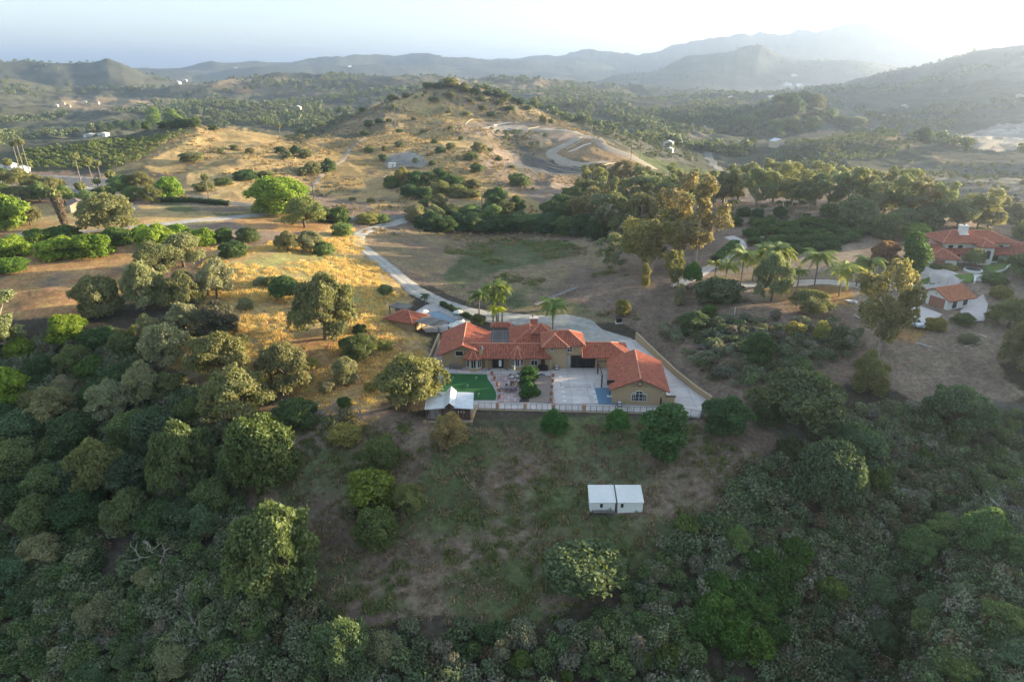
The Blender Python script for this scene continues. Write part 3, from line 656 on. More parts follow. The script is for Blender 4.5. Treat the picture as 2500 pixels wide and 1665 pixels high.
# ---- single trees: kind, foot (photo), crown width, height, colour, label
LM = [
('oak',795,828,140,150,OAK,'wide forked oak standing alone on the golden slope left of the tiled house',0),
('round',702,748,75,62,DGR,'dark rounded bush at the left shoulder of the lone forked oak',1),
('dense',252,787,102,118,OAK,'upright thick oak beside the bare grey dirt patch on the left slope',1),
('oak',360,768,92,130,GRY,'tall grey-green oak at the left end of the slope cluster under the avocado row',1),
('oak',450,766,95,98,OAK,'broad olive oak in the middle of the slope cluster under the avocado row',1),
('oak',452,664,92,92,GRY,'grey-green oak just below the avocado row, its trunk on golden grass',1),
('oak',388,684,88,88,OAK,'round olive oak up the slope behind the tall cluster oak',1),
('oak',530,730,78,98,GRY,'slender pale oak on golden grass at the right end of the slope cluster',0),
('oak',458,838,85,92,GRY,'faded grey-tan oak below the slope cluster',1),
('bush',538,835,90,95,(.085,.08,.055),'dark half-bare brush tree on the shaded slope left of the forked oak',1),
('oak',412,915,112,116,GRY,'pale leafy oak with two crowns mid-slope on the left',1),
('oak',372,850,55,75,GRY,'small pale oak touching the upper left of the twin-crowned oak',1),
('oak',548,953,134,124,OAK,'large olive oak in the middle of the left slope, dark gap under its crown',1),
('oak',706,962,114,125,OAK,'parasol-shaped oak on a thin bare trunk on the left slope',0),
('dense',876,890,82,72,OAKG,'low bushy oak just left of the long tiled house',1),
('dense',846,945,58,74,GRY,'small pale oak between the parasol oak and the tiled house',1),
('oak',590,1062,155,145,OAK,'big olive oak directly behind the largest left foreground oak',1),
('dense',655,1228,172,200,OAKG,'largest sunlit oak at the edge of the left ravine thicket',1),
('oak',458,1242,125,190,OAKG,'tall oak with sunlit tufts left of the largest ravine oak',1),
('oak',356,1012,84,108,GRY,'pale narrow oak rising from the ravine under the twin-crowned oak',1),
('oak',285,1052,104,104,GRY,'grey-tan oak on the upper edge of the left ravine',1),
('oak',150,1072,114,114,GRY,'pale oak at the upper left of the dark ravine',1),
('euc',32,905,135,155,EUC,'tan drooping tree at the left picture edge under the bare slope',1),
('avo',170,852,90,75,LIME,'bright yellow-green leafy tree at the left below the grey dirt patch',1),
('avo',232,940,64,64,BRT,'vivid green small tree in the shade of the left slope',1),
('avo',40,1002,84,92,LIME,'yellow-green broadleaf tree low at the left picture edge',1),
('avo',55,885,60,50,LIME,'small lime-green tree in front of the tan drooping tree at the left edge',1),
('oak',690,1518,205,240,OAKG,'large oak with a sun-gilded top standing alone in the lower left foreground',1),
('oak',262,1235,118,150,OAK,'dark ravine oak with one glowing round sunlit top',1),
('round',1415,1497,172,122,(.075,.095,.045),'big dome-shaped bush alone at the bottom centre below the white sheds',1),
('dense',935,1172,92,92,OAKG,'dark green oak above the yellow-green cluster on the shaded slope',1),
('avo',908,1270,118,104,(.13,.15,.03),'yellow-tipped tree leading the cluster on the centre slope',1),
('bush',862,1278,60,68,GRY,'pale tuft tree at the left flank of the yellow-green cluster',1),
('oak',1002,1272,72,78,OAK,'olive tree at the right flank of the yellow-green cluster',1),
('dense',925,1365,108,108,OAKG,'dark oak at the foot of the yellow-green cluster',1),
('column',1610,1150,94,140,(.045,.085,.028),'fresh green drooping tree below the gable-ended garage',1),
('dense',1766,1079,108,102,(.045,.085,.035),'dark round tree at the tip of the concrete yard outside the fence',1),
('oak',1505,1077,58,62,(.05,.12,.03),'mid green round shrub under the fence before the arched window',1),
('dense',1352,1077,62,66,(.05,.12,.03),'mid green round shrub under the fence below the gravel bed',1),
('oak',1098,1128,80,86,(.17,.13,.06),'small oak coloured as if lit orange in front of the plank barn',1),  # orange evening light put into the leaf colour
('oak',1008,1018,170,142,OAK,'wide leaning oak crowding the left side of the plank barn',1),
('bush',848,1100,78,58,YEL,'round yellow bush on the brown slope left of the barn',1),
('dense',725,1062,92,82,OAKG,'dark low oak in the shadow right of the big slope oaks',1),
('oak',1935,1090,205,160,(.07,.085,.042),'broadest dark oak on the right slope beyond the concrete yard',1),
('dense',1870,1055,90,92,(.07,.085,.042),'dark oak pressed against the left side of the broadest right-slope oak',1),
('oak',2320,1095,135,140,BLU,'large dim oak below the grey dirt clearing at the right',1),
('oak',2000,1285,155,185,BLU,'tall soft grey-green tree on the lower right slope',1),
('oak',2082,1168,115,112,BLU,'soft grey-green tree behind the tall one on the right slope',1),
('bush',1922,1140,62,64,(.06,.07,.03),'small dark olive bush left of the tall soft grey-green tree',1),
('dense',1845,894,82,84,(.05,.085,.03),'round dark green tree midway up the right slope',1),
('bush',1958,928,56,46,OAKG,'low dark green bush right of the round slope tree',1),
('dense',2115,975,80,112,OAK,'oak with a sunlit tip below the tall pale-trunked eucalyptus',1),
('bush',2002,835,40,50,YEL,'small sun-tipped bush in the dark brush of the right slope',1),
('bush',1937,832,48,44,YEL,'squat sun-tipped bush left of the other sun-tipped one on the right slope',1),
('oak',1975,778,98,66,OAK,'spreading low tree under the driveway palms',1),
('bush',1745,750,112,70,(.075,.09,.05),'long dark mounded shrub at the left foot of the palm drive',1),
('oak',1880,748,78,132,(.13,.15,.075),'tall pale airy tree among the drive palms',1),
('round',1688,709,42,62,(.04,.09,.018),'clipped vivid green shrub in two tiers beside the grove',1),
('bush',1730,778,38,34,BRT,'bright green bush on the slope below the mounded shrub',1),
('dense',1690,822,76,58,(.055,.075,.035),'dark bush low on the bank behind the retaining wall',1),
('euc',2143,868,128,212,(.15,.145,.07),'tall eucalyptus with a pale trunk in front of the white garage',0),
('column',2220,690,60,98,(.045,.085,.018),'thick column of glossy green leaves beside the white villa drive',1),
('round',2375,654,46,42,(.11,.13,.05),'small clipped tree in the round planter before the white villa',0),
('oak',2456,812,88,84,OAK,'full olive tree right of the white garage driveway',1),
('bush',2280,812,46,38,YEL,'sunlit shrub below the garage drive beside the parked car',1),
('oak',2347,799,50,32,OAKG,'loose green shrub at the front corner of the white garage',1),
('bush',2360,842,42,28,GRY,'grey shrub on the bare slope below the white garage',1),
('oak',2492,940,125,145,OAK,'dark spreading oak at the right picture edge',1),
('bush',2158,648,64,60,BRW,'rust-brown shrub by the white pole left of the villa',1),
('avo',2227,592,68,44,(.11,.15,.045),'flat-topped light green tree behind the villa garage roof',1),
('euc',1695,652,140,200,(.155,.135,.07),'tallest eucalyptus with a white trunk at the right of the grove',0),
('euc',1590,664,130,150,(.16,.145,.06),'ragged sunlit eucalyptus at the front of the grove',0),
('euc',1500,668,78,88,EUC,'low tan tree at the meadow side of the grove',1),
('euc',1642,708,50,95,(.13,.14,.05),'thin leafy tree between the grove front and the clipped shrub',1),
('dense',690,532,142,108,LIME,'large lime-green tree beside the bend of the dirt track',1),
('oak',746,564,94,80,(.12,.14,.05),'olive spreading tree in front of the large lime-green tree',1),
('avo',416,488,60,54,LIME,'lime-green round tree by the paved lane at the left',1),
('avo',795,541,40,34,AVO,'flat-crowned green tree, left one of the pair by the road fork',0),
('avo',829,543,54,38,AVO,'flat-crowned green tree, right one of the pair by the road fork',0),
('bush',838,580,48,40,PEP,'light green bush at the hook of the gravel road',1),
('bush',900,550,58,30,YEL,'yellow-tinged bush above the hook of the gravel road',1),
('bush',932,548,40,26,PEP,'green bush touching the yellow-tinged one above the gravel road',1),
('oak',760,622,62,58,GRY,'pale grey tree on the crest above the golden slope',1),
('dense',792,627,48,40,PEP,'round light green bush at the foot of the pale grey crest tree',1),
('oak',705,619,54,52,OAK,'olive round tree left of the pale grey crest tree',1),
('dense',607,597,54,44,OAKG,'dark olive tree in the dirt above the golden slope',1),
('bush',570,632,64,44,DGR,'dark shrub with a lime tuft at the top of the golden slope',1),
('avo',20,565,100,92,LIME,'big yellow-green tree at the left picture edge by the lane',1),
('oak',76,554,52,52,OAK,'dull olive tree right of the big yellow-green edge tree',1),
('oak',266,580,130,108,OAK,'massive olive oak behind the avocado row',1),
('dense',300,475,60,44,PEP,'fluffy pale tree right of the thin palms',1),
('oak',2520,700,100,80,OAKG,'dark garden tree at the right picture edge below the villa lawn',1),
('bush',2440,735,50,36,YEL,'yellow-green garden shrub below the curved villa wall',1),
('bush',2425,700,60,30,OAKG,'green garden shrub beneath the curved villa wall',1),
('bush',1215,740,36,34,(.05,.07,.035),'dark shrub by the gravel road bend behind the palms',1),
('bush',942,725,34,26,OAKG,'small dark shrub on the golden slope above the pool house',1),
('bush',1518,775,36,44,YEL,'sun-tipped shrub beside the utility box on the bank',1),
('bush',1575,700,22,60,YEL,'thin yellow-green sapling in front of the grove',0),
('bush',1658,745,28,56,GRY,'thin silvery sapling in front of the clipped shrub',0),
]
names = {'oak':('oak_tree','tree'),'dense':('leafy_tree','tree'),'round':('round_bush','bush'),'euc':('eucalyptus_tree','tree'),'avo':('broadleaf_tree','tree'),'bush':('shrub','shrub'),'column':('columnar_tree','tree')}
for k, px, py, w, h, c, lb, seat in LM:
    nm, ct = names[k]; plant(k, px, py, w, h, c, nm, lb, ct, None, bool(seat))
def series(key, pts, w, h, color, desc, where, group, nm=None, cat=None, jit=.15, seat=True):
    """a row of look-alikes, each told apart by its order from the left"""
    pts = sorted(pts, key=lambda p: p[0])
    for i, p in enumerate(pts):
        px, py = p[0], p[1]; ww = p[2] if len(p) > 2 else w*RNG.uniform(1-jit, 1+jit); hh = p[3] if len(p) > 3 else h*RNG.uniform(1-jit, 1+jit)
        o = ORD[i] if i == 0 else (ORD[i]+' from the left')
        plant(key, px, py, ww, hh, color if not isinstance(color, list) else color[RNG.integers(len(color))], nm or names[key][0], f'{desc}, {o} {where}', cat or names[key][1], group, seat)
series('euc', [(1440,500),(1485,520),(1545,535),(1595,530),(1655,540),(1710,530)], 80, 92, [EUC,(.145,.145,.08)], 'tall hazy eucalyptus', 'in the back row of the big grove', 'eucalyptus grove behind the meadow')
series('euc', [(1440,560),(1475,585),(1520,600),(1562,600),(1610,585),(1655,590)], 84, 104, [EUC,EUCD,(.15,.13,.06)], 'dark-based eucalyptus', 'in the middle row of the big grove', 'eucalyptus grove behind the meadow')
series('euc', [(1470,480),(1520,475),(1575,480),(1630,485),(1685,492),(1735,500)], 66, 72, [EUC,(.13,.12,.07)], 'sunlit eucalyptus top', 'in the farthest row of the big grove', 'eucalyptus grove behind the meadow')
series('euc', [(1765,500),(1800,498),(1845,505),(1885,505),(1930,510),(1975,515),(2020,512),(2065,518),(2110,520),(2155,530),(2200,540),(2245,550),(2290,560),(2335,562),(2385,560)], 80, 92, [EUC,(.15,.145,.08)], 'hazy tan eucalyptus', 'in the windbreak behind the orchard', 'eucalyptus windbreak above the orchard')
series('euc', [(1900,480),(1990,478),(2060,482),(2120,488),(2175,498),(2225,512)], 74, 80, [EUC,EUCD], 'tall eucalyptus', 'in the rear rank of the windbreak', 'eucalyptus windbreak above the orchard')
series('dense', [(2120,575),(2160,590),(2200,570),(2260,560),(2085,560)], 75, 70, [EUCD,OAKG], 'dim undergrowth tree', 'under the windbreak behind the villa', 'undergrowth below the windbreak')
series('oak', [(2430,520),(2480,545),(2410,560),(2500,600)], 60, 55, [OAK,GRY], 'sun-rimmed tree', 'on the slope right behind the villa', 'trees right behind the villa')
series('dense', [(1050,568),(1085,572),(1120,570),(1158,572),(1195,575),(1235,574),(1272,570),(1308,572),(1345,575),(1385,578),(1425,580),(1460,590)], 62, 52, [DGR,(.05,.08,.035),OAKG], 'dark creek-side tree', 'in the line along the top of the meadow', 'trees along the top of the meadow')
series('dense', [(1015,548),(1060,545),(1100,542),(1150,545),(1205,548)], 55, 46, [GRY,PEP,OAKG], 'light topped willow-like tree', 'behind the creek line', 'trees along the top of the meadow')
series('dense', [(1370,520),(1400,500),(1390,545),(1440,545),(1345,545)], 60, 50, [DGR,OAKG], 'dark scrub tree', 'at the left shoulder of the big grove', 'trees at the shoulder of the grove')
series('dense', [(955,462,38,34),(985,455,48,44),(1018,460,50,40),(1050,455,42,34),(1075,448,55,42),(1108,472,58,44),(1000,485,44,34),(1035,492,48,36),(1078,480,50,38),(1118,485,46,36),(1155,462,36,26),(1150,488,46,26),(1035,510,26,24),(1072,518,42,40),(1210,522,60,56),(1262,520,36,40),(1232,535,50,40)], 45, 35, [OAKG,DGR,OAK], 'dark hillside oak', 'in the thicket above the road fork', 'hillside thicket above the road fork')
series('avo', [(35,632,92,56),(100,600,70,40),(150,637,102,62),(158,592,78,42),(235,634,88,68),(286,602,70,48),(385,614,88,64),(350,590,50,40),(500,603,54,46),(546,594,50,38),(470,592,44,34),(435,580,50,34),(28,670,72,40)], 60, 45, [LIME,AVO,(.075,.12,.02)], 'glossy green avocado tree', 'in the orchard row on the left shoulder', 'avocado row on the left shoulder', 'avocado_tree','tree')
orch = []
for r, (y0, x0, x1, n) in enumerate(((560,1830,2150,11),(578,1815,2100,10),(598,1835,2090,9),(618,1860,2040,6),(545,2060,2140,3))):
    for i in range(n): orch.append((x0+(x1-x0)*(i+.5)/n+RNG.uniform(-6,6), y0+RNG.uniform(-5,5)))
orch.sort()
series('avo', orch[:39], 36, 26, [AVO,(.06,.10,.03),(.05,.085,.025)], 'low citrus tree', 'in the orchard between palms and windbreak', 'citrus orchard above the palm drive', 'citrus_tree', 'tree')
series('bush', [(1785,545),(1815,530),(1850,535),(1880,548),(1775,525),(1905,535),(1800,555),(1840,552),(2020,540,46,44)], 30, 26, [OAKG,DGR], 'dark shrub', 'on the grey slope under the windbreak', 'shrubs on the grey slope')
# dense ravine trees on the left
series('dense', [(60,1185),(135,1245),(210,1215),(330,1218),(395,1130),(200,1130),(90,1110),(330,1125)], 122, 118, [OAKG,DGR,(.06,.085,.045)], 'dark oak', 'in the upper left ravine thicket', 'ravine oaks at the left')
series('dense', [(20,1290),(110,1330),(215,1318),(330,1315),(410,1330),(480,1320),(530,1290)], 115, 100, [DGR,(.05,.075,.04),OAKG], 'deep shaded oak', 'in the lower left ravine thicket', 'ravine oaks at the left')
series('oak', [(120,1398,105,82),(30,1478,95,98),(250,1568,84,88),(328,1655,62,74),(440,1672,84,78),(235,1692,84,62),(840,1690,125,145),(935,1650,84,74),(375,1440,70,50),(510,1330,70,90)], 80, 80, [PEP,GRY,BLU], 'pale green tree', 'among the scrub at the bottom left', 'pale trees in the bottom left scrub')
series('dense', [(25,1060),(95,1030),(170,985),(240,1010),(110,945),(190,925),(300,960),(420,985),(470,1050),(380,1075),(150,1140),(20,1130),(310,880),(250,860)], 74, 66, [OAKG,DGR,GRY,OAK], 'ravine-edge oak', 'along the upper rim of the left ravine', 'ravine oaks at the left')
series('bush', [(600,760),(640,700),(665,705),(480,900),(640,905),(690,880),(760,905),(800,960),(760,1010),(905,960),(880,820),(905,845),(940,860),(560,860),(330,820),(290,830),(420,720),(500,690),(840,1000),(660,990)], 34, 28, [OAK,GRY,DGR,YEL], 'small bush', 'scattered over the golden slope', 'bushes scattered over the golden slope')
# lower right thicket
series('oak', [(1795,1365,58,66),(2380,1365,110,120),(2235,1405,105,100),(2300,1330,90,60),(2480,1400,100,90),(2285,1530,95,60),(2270,1580,95,70),(2250,1360,50,60),(2130,1500,75,80),(2440,1560,100,80),(2140,1600,70,70),(2460,1660,110,80),(2060,1680,80,70),(2320,1660,90,60)], 80, 80, [BLU,PEP,(.08,.12,.05)], 'soft green tree', 'in the shaded thicket at the bottom right', 'trees in the bottom right thicket')
series('bush', [(1745,1480),(1790,1500),(1835,1475),(1880,1480),(1740,1540),(1790,1560),(1850,1540),(1890,1520),(1720,1575),(1870,1590),(1850,1420),(1910,1440),(1940,1400),(1835,1630),(1780,1620),(1700,1600)], 84, 70, [(.042,.085,.016),(.055,.10,.02),(.035,.07,.016)], 'vivid green lemonade-berry shrub', 'in the bright patch at the bottom right', 'vivid green shrubs bottom right','green_shrub')
series('bush', [(1275,1652,50,50),(1625,1650,56,60),(1570,1640,36,40),(1670,1320,70,44),(1385,1668,30,26),(2020,1500,70,76),(2240,1140,50,46),(2160,1170,40,40),(2135,1210,60,60)], 50, 50, [(.07,.10,.025),(.06,.09,.022)], 'isolated bright green shrub', 'scattered over the lower scrub', 'bright shrubs in the lower scrub','green_shrub')
# shrubs on the hills
hillsh = [(470,400,50,26),(520,320,22,16),(572,368,20,16),(540,375,16,12),(610,375,20,14),(685,375,26,18),(720,378,30,22),(745,388,34,24),(700,390,26,18),(765,430,40,32),(800,425,44,34),(740,432,30,20),(650,440,40,20),(600,445,60,28),(545,455,40,22),(500,470,50,24),(900,375,20,16),(940,372,16,14),(975,362,22,16),(935,395,18,18),(1015,398,16,12),(1075,375,24,18),(1100,368,22,18),(1055,405,16,12),(1150,395,34,22),(1170,375,36,28),(1155,388,24,18),(1195,372,18,12),(1218,395,18,12),(1165,425,34,24),(1265,457,54,36),(860,490,20,10),(905,495,20,12),(1250,412,16,10),(1035,325,14,10),(1100,318,14,10),(975,325,16,10),(890,332,20,12),(1125,343,12,10),(1060,352,16,12)]
series('bush', hillsh, 20, 14, [OAKG,DGR,OAK], 'small round dark shrub', 'on the golden hills', 'shrubs dotted on the golden hills')
tophill = [(975,232,34,14),(1010,222,30,12),(1045,220,26,14),(1070,222,24,14),(1100,225,40,22),(1135,228,30,20),(1160,232,26,14),(1190,235,22,12),(1215,240,28,18),(1235,245,26,16),(1255,252,18,12),(1060,255,22,12),(1100,245,24,14),(1150,258,20,12),(1175,250,18,12),(1220,262,24,14),(1180,272,22,10),(1245,275,24,12),(1270,260,26,16),(1290,272,20,12),(1300,258,14,10),(960,246,30,14),(900,315,22,16),(925,305,18,14),(950,300,16,10),(885,275,20,12),(1010,295,12,8),(990,240,20,12),(1140,285,20,10),(1200,288,24,12),(1095,280,16,8),(1230,255,20,12),(1310,265,10,8),(1400,298,14,12),(1425,292,12,8),(1325,300,16,18),(1345,302,14,12)]
series('bush', tophill, 20, 14, [OAKG,DGR,OAK], 'dark scrub clump', 'on the peaked centre hill', 'scrub clumps on the centre hill')
series('dense', [(295,316),(312,318),(335,318),(358,318),(250,325),(268,322),(400,315),(420,314),(440,314),(462,312),(480,312)], 26, 22, [DGR,OAKG], 'dark garden tree', 'around the house on the vineyard crest', 'trees on the vineyard crest')
series('column', [(378,310,28,42),(418,306,26,34),(432,308,26,30)], 26, 36, [LIME], 'bright backlit tree', 'on the vineyard crest', 'backlit trees on the vineyard crest')
series('oak', [(30,520),(12,500),(60,500),(100,498),(130,480),(160,500),(95,470),(45,460),(10,455),(215,505),(255,500),(330,492),(345,470),(372,498)], 52, 44, [PEP,OAK,OAKG], 'bushy garden tree', 'around the farm buildings at the left', 'garden trees by the farm at the left')
series('dense', [(1930,262),(1960,262),(1905,268),(1990,270),(1940,290),(1985,295),(2020,300),(1900,295),(1860,300),(2050,315),(1980,322),(1930,325),(1890,330),(2090,322),(1830,315),(1800,320)], 46, 34, [OAKG,OAK], 'hazy round tree', 'on the wooded knoll in the right valley', 'trees on the wooded knoll')
series('column', [(1928,266,8,28),(1935,266,8,22),(1950,262,11,26)], 8, 26, [DGR], 'dark pointed cypress', 'on top of the wooded knoll', 'cypresses on the wooded knoll', 'cypress_tree', 'tree')
series('column', [(2355,374,13,28),(2250,348,30,30)], 13, 28, [DGR], 'dark lone conifer', 'beside the grey terraces in the right valley', 'lone conifers in the right valley', 'conifer_tree', 'tree')
# ---------------------------------------------------------------- masses nobody could count
PROT = bpy.data.collections.new('plant_prototypes')
def proto(coll, name, V, Fq, t, m):
    me = np_mesh(name, V, Fq, m, [('tint','FACE','FLOAT',t)]); o = bpy.data.objects.new(name, me); coll.objects.link(o)
def scatter_group(coll):
    ng = bpy.data.node_groups.new('scatter', 'GeometryNodeTree')
    ng.interface.new_socket('Geometry', in_out='INPUT', socket_type='NodeSocketGeometry')
    ng.interface.new_socket('Geometry', in_out='OUTPUT', socket_type='NodeSocketGeometry')
    N = ng.nodes.new; L = ng.links.new
    i = N('NodeGroupInput'); o = N('NodeGroupOutput'); ip = N('GeometryNodeInstanceOnPoints'); ci = N('GeometryNodeCollectionInfo')
    ci.inputs['Collection'].default_value = coll; ci.inputs['Separate Children'].default_value = True; ci.inputs['Reset Children'].default_value = True
    ip.inputs['Pick Instance'].default_value = True
    def at(nm, ty):
        a = N('GeometryNodeInputNamedAttribute'); a.data_type = ty; a.inputs['Name'].default_value = nm; return a
    ai, asc, ar = at('idx','INT'), at('scl','FLOAT_VECTOR'), at('rot','FLOAT_VECTOR')
    L(i.outputs[0], ip.inputs['Points']); L(ci.outputs[0], ip.inputs['Instance'])
    L(ai.outputs['Attribute'], ip.inputs['Instance Index']); L(asc.outputs['Attribute'], ip.inputs['Scale'])
    er = N('FunctionNodeEulerToRotation'); L(ar.outputs['Attribute'], er.inputs[0]); L(er.outputs[0], ip.inputs['Rotation'])
    L(ip.outputs[0], o.inputs[0]); return ng
def scatter(name, coll, X, Y, scl, nvar, zoff=0.0, sz=None):
    if len(X) == 0: return
    n = len(X); Z = ground(X, Y)+zoff; me = bpy.data.meshes.new(name)
    me.vertices.add(n); me.vertices.foreach_set('co', np.stack([X,Y,Z],1).astype(np.float32).ravel())
    rot = np.zeros((n,3)); rot[:,2] = RNG.uniform(0,6.28,n)
    s3 = np.stack([scl, scl, (sz if sz is not None else scl)*RNG.uniform(.8,1.2,n)], 1)
    for nm, ty, dt in (('idx','INT',RNG.integers(0,nvar,n)),('scl','FLOAT_VECTOR',s3),('rot','FLOAT_VECTOR',rot)):
        a = me.attributes.new(nm, ty, 'POINT'); a.data.foreach_set('value' if ty == 'INT' else 'vector', np.asarray(dt, dtype=np.int32 if ty == 'INT' else np.float32).ravel())
    o = link(name, me); md = o.modifiers.new('scatter', 'NODES'); md.node_group = scatter_group(coll)
    setp(o, kind='stuff'); return o
def pcoll(name, cols, n, kind, nleaf, H, Wd, leaf, trans=.3, seed=0):
    c = bpy.data.collections.new(name); m = leaf_mat(name+'_leaves', cols, trans)
    for i in range(n):
        r = np.random.default_rng(seed+i); R = Wd/2
        if kind == 'mound':
            lob = [(0,0,H*.3,R*.75,R*.75,H*.5)]+[(math.cos(a)*R*.5, math.sin(a)*R*.5, H*r.uniform(.3,.6), R*.42, R*.42, H*.38) for a in r.uniform(0,6.28,5)]
            p, d, t = crown_points(r, nleaf, lob, .4, -.1); V, Fq, ti = leaves(p, d, leaf, r, 1.6, 0, t)
        elif kind == 'grass':
            p = r.normal(0, R*.5, (nleaf,3)); p[:,2] = r.uniform(0, H*.5, nleaf); d = r.normal(0,1,(nleaf,3)); d[:,2] *= .2; d /= np.linalg.norm(d,axis=1)[:,None]
            V, Fq, ti = leaves(p, d, leaf, r, 4.5, -1.5, None)
        elif kind == 'tree':
            lob = [(0,0,H*.5,R*.7,R*.7,H*.42)]+[(math.cos(a)*R*.45, math.sin(a)*R*.45, H*r.uniform(.4,.8), R*.45, R*.45, H*.24) for a in r.uniform(0,6.28,6)]
            p, d, t = crown_points(r, nleaf, lob, .35, -.5); V, Fq, ti = leaves(p, d, leaf, r, 1.5, 0, t)
        proto(c, name, V, Fq, ti, m)
    return c
def sample(n, a0, a1, r0, r1):
    a = np.radians(RNG.uniform(a0, a1, n)); r = np.sqrt(RNG.uniform(r0*r0, r1*r1, n)); return np.sin(a)*r, np.cos(a)*r
def keep_poly(X, Y, polys, jit=8):
    Z = ground(X, Y); px, py = to_px(X, Y, Z); sc = F/np.hypot(X,Y)/12
    px = px+fbm(X, Y, 9, 3, 5)*jit*3*sc; py = py+fbm(X, Y, 9, 3, 6)*jit*2*sc
    m = np.zeros(len(X), bool)
    for p in polys: m |= in_poly(px, py, p)
    return m
def off_pad(X, Y, d=1.0): return (poly_dist(X, Y, PAD) > d) & (poly_dist(X, Y, HOUSE2) > 2) & (np.hypot(X-GAR[0], Y-GAR[1]) > 14)
GAR = ((A1[0]+B1[0])/2+3.5, (A1[1]+B1[1])/2+3.5)
# scrub, grass and woods
SCRUB_POLY = [[(-3000,1330),(540,1330),(600,1290),(640,1420),(760,1480),(900,1560),(1200,1570),(1480,1520),(1500,1440),(1700,1290),(1780,1230),(1800,1150),(1950,1110),(2000,1010),(2150,1000),(2240,1010),(2500,1010),(4500,1010),(4500,3000),(-3000,3000)],
              [(-3000,840),(60,840),(230,840),(420,930),(540,1010),(600,1080),(580,1340),(-3000,1340)], [(1600,800),(1700,790),(2100,800),(2080,880),(1960,930),(1800,960),(1720,930),(1660,860)]]
sage = pcoll('sage_scrub', [(.035,.055,.022),(.10,.115,.065),(.055,.085,.035),(.15,.14,.11),(.07,.10,.04),(.12,.13,.09),(.04,.065,.022),(.10,.07,.045),(.085,.11,.055)], 7, 'mound', 520, 1.7, 2.2, .14, .25, 900)
X, Y = sample(60000, -58, 62, 45, 190)
k = keep_poly(X, Y, SCRUB_POLY) & off_pad(X, Y, 3)
dens = .5+.5*fbm(X, Y, 16, 4, 44)
open_bank = keep_poly(X, Y, [[(1590,740),(2200,740),(2160,880),(2000,960),(1900,1010),(1720,1000)]]); k &= ~open_bank | (RNG.uniform(0,1,len(X)) < .3)
k &= RNG.uniform(0,1,len(X)) < np.clip(dens*1.5-.2, .05, .72)
X, Y = X[k], Y[k]; print('scrub', len(X))
scatter('sage_scrub', sage, X, Y, RNG.uniform(.4, 1, len(X))**1.6*1.9, 7, -.15)
lb2 = pcoll('chaparral', [(.05,.08,.03),(.10,.13,.05),(.07,.10,.04),(.15,.16,.09),(.04,.06,.025)], 6, 'tree', 1500, 2.6, 3.4, .19, .35, 970)
X, Y = sample(9000, -58, 62, 45, 190)
k = keep_poly(X, Y, SCRUB_POLY) & off_pad(X, Y, 4) & (fbm(X, Y, 22, 3, 244) > .12) & ~keep_poly(X, Y, [[(1590,740),(2200,740),(2160,880),(2000,960),(1900,1010),(1720,1000)]])
scatter('chaparral', lb2, X[k], Y[k], RNG.uniform(.5, 1.3, k.sum()), 6, -.2); print('chap', k.sum())
# some of them as individual mounds where they show largest
sm = [tree_meshes('mound', np.random.default_rng(950+i), 1.7, 2.8, 'dense', 1500, .17) for i in range(4)]
TREE['mound'] = sm
def field(n, poly, desc, where, group, cols, w, h, name='sage_bush'):
    out = []; xs = [p[0] for p in poly]; ys = [p[1] for p in poly]
    while len(out) < n:
        a, b = RNG.uniform(min(xs), max(xs)), RNG.uniform(min(ys), max(ys))
        if in_poly(np.array([a]), np.array([b]), poly)[0] and all(abs(a-p[0])/1.0+abs(b-p[1])*1.3 > w*.62 for p in out): out.append((a, b))
        else: continue
    series('mound', out, w, h, cols, desc, where, group, name, 'bush', .3)
names['mound'] = ('sage_bush', 'bush')
SG = [(.10,.115,.07),(.13,.135,.095),(.07,.10,.045),(.15,.14,.11),(.045,.07,.03)]
field(30, [(1000,1560),(1500,1530),(1650,1660),(960,1665)], 'grey-green sage mound', 'at the bottom centre', 'sage mounds bottom centre', SG, 58, 44)
field(36, [(1500,1500),(1720,1290),(1760,1420),(1680,1520),(1690,1640),(1560,1600)], 'grey sage mound', 'on the slope right of the dome bush', 'sage mounds right of the dome bush', SG, 44, 34)
field(34, [(1900,1560),(2120,1420),(2500,1420),(2500,1660),(1950,1660)], 'dusky sage mound', 'in the bottom right corner', 'sage mounds bottom right', SG, 56, 42)
field(32, [(330,1380),(620,1400),(650,1640),(300,1640)], 'dusky sage mound', 'left of the gilded foreground oak', 'sage mounds bottom left', SG, 54, 42)
field(28, [(10,1400),(320,1400),(300,1640),(10,1660)], 'dim sage mound', 'in the bottom left corner', 'sage mounds bottom left corner', SG, 56, 42)
field(34, [(2060,1000),(2480,1110),(2480,1290),(2150,1330),(2080,1120)], 'violet-grey brush mound', 'below the grey clearing', 'brush mounds below the clearing', [(.13,.12,.11),(.12,.125,.09),(.10,.09,.07)], 44, 32)
field(36, [(1690,780),(2080,790),(2080,860),(1930,860),(1780,960),(1700,900)], 'grey brush mound', 'on the right bank behind the wall', 'brush mounds on the right bank', [(.13,.12,.11),(.12,.125,.09),(.10,.09,.07)], 34, 24)
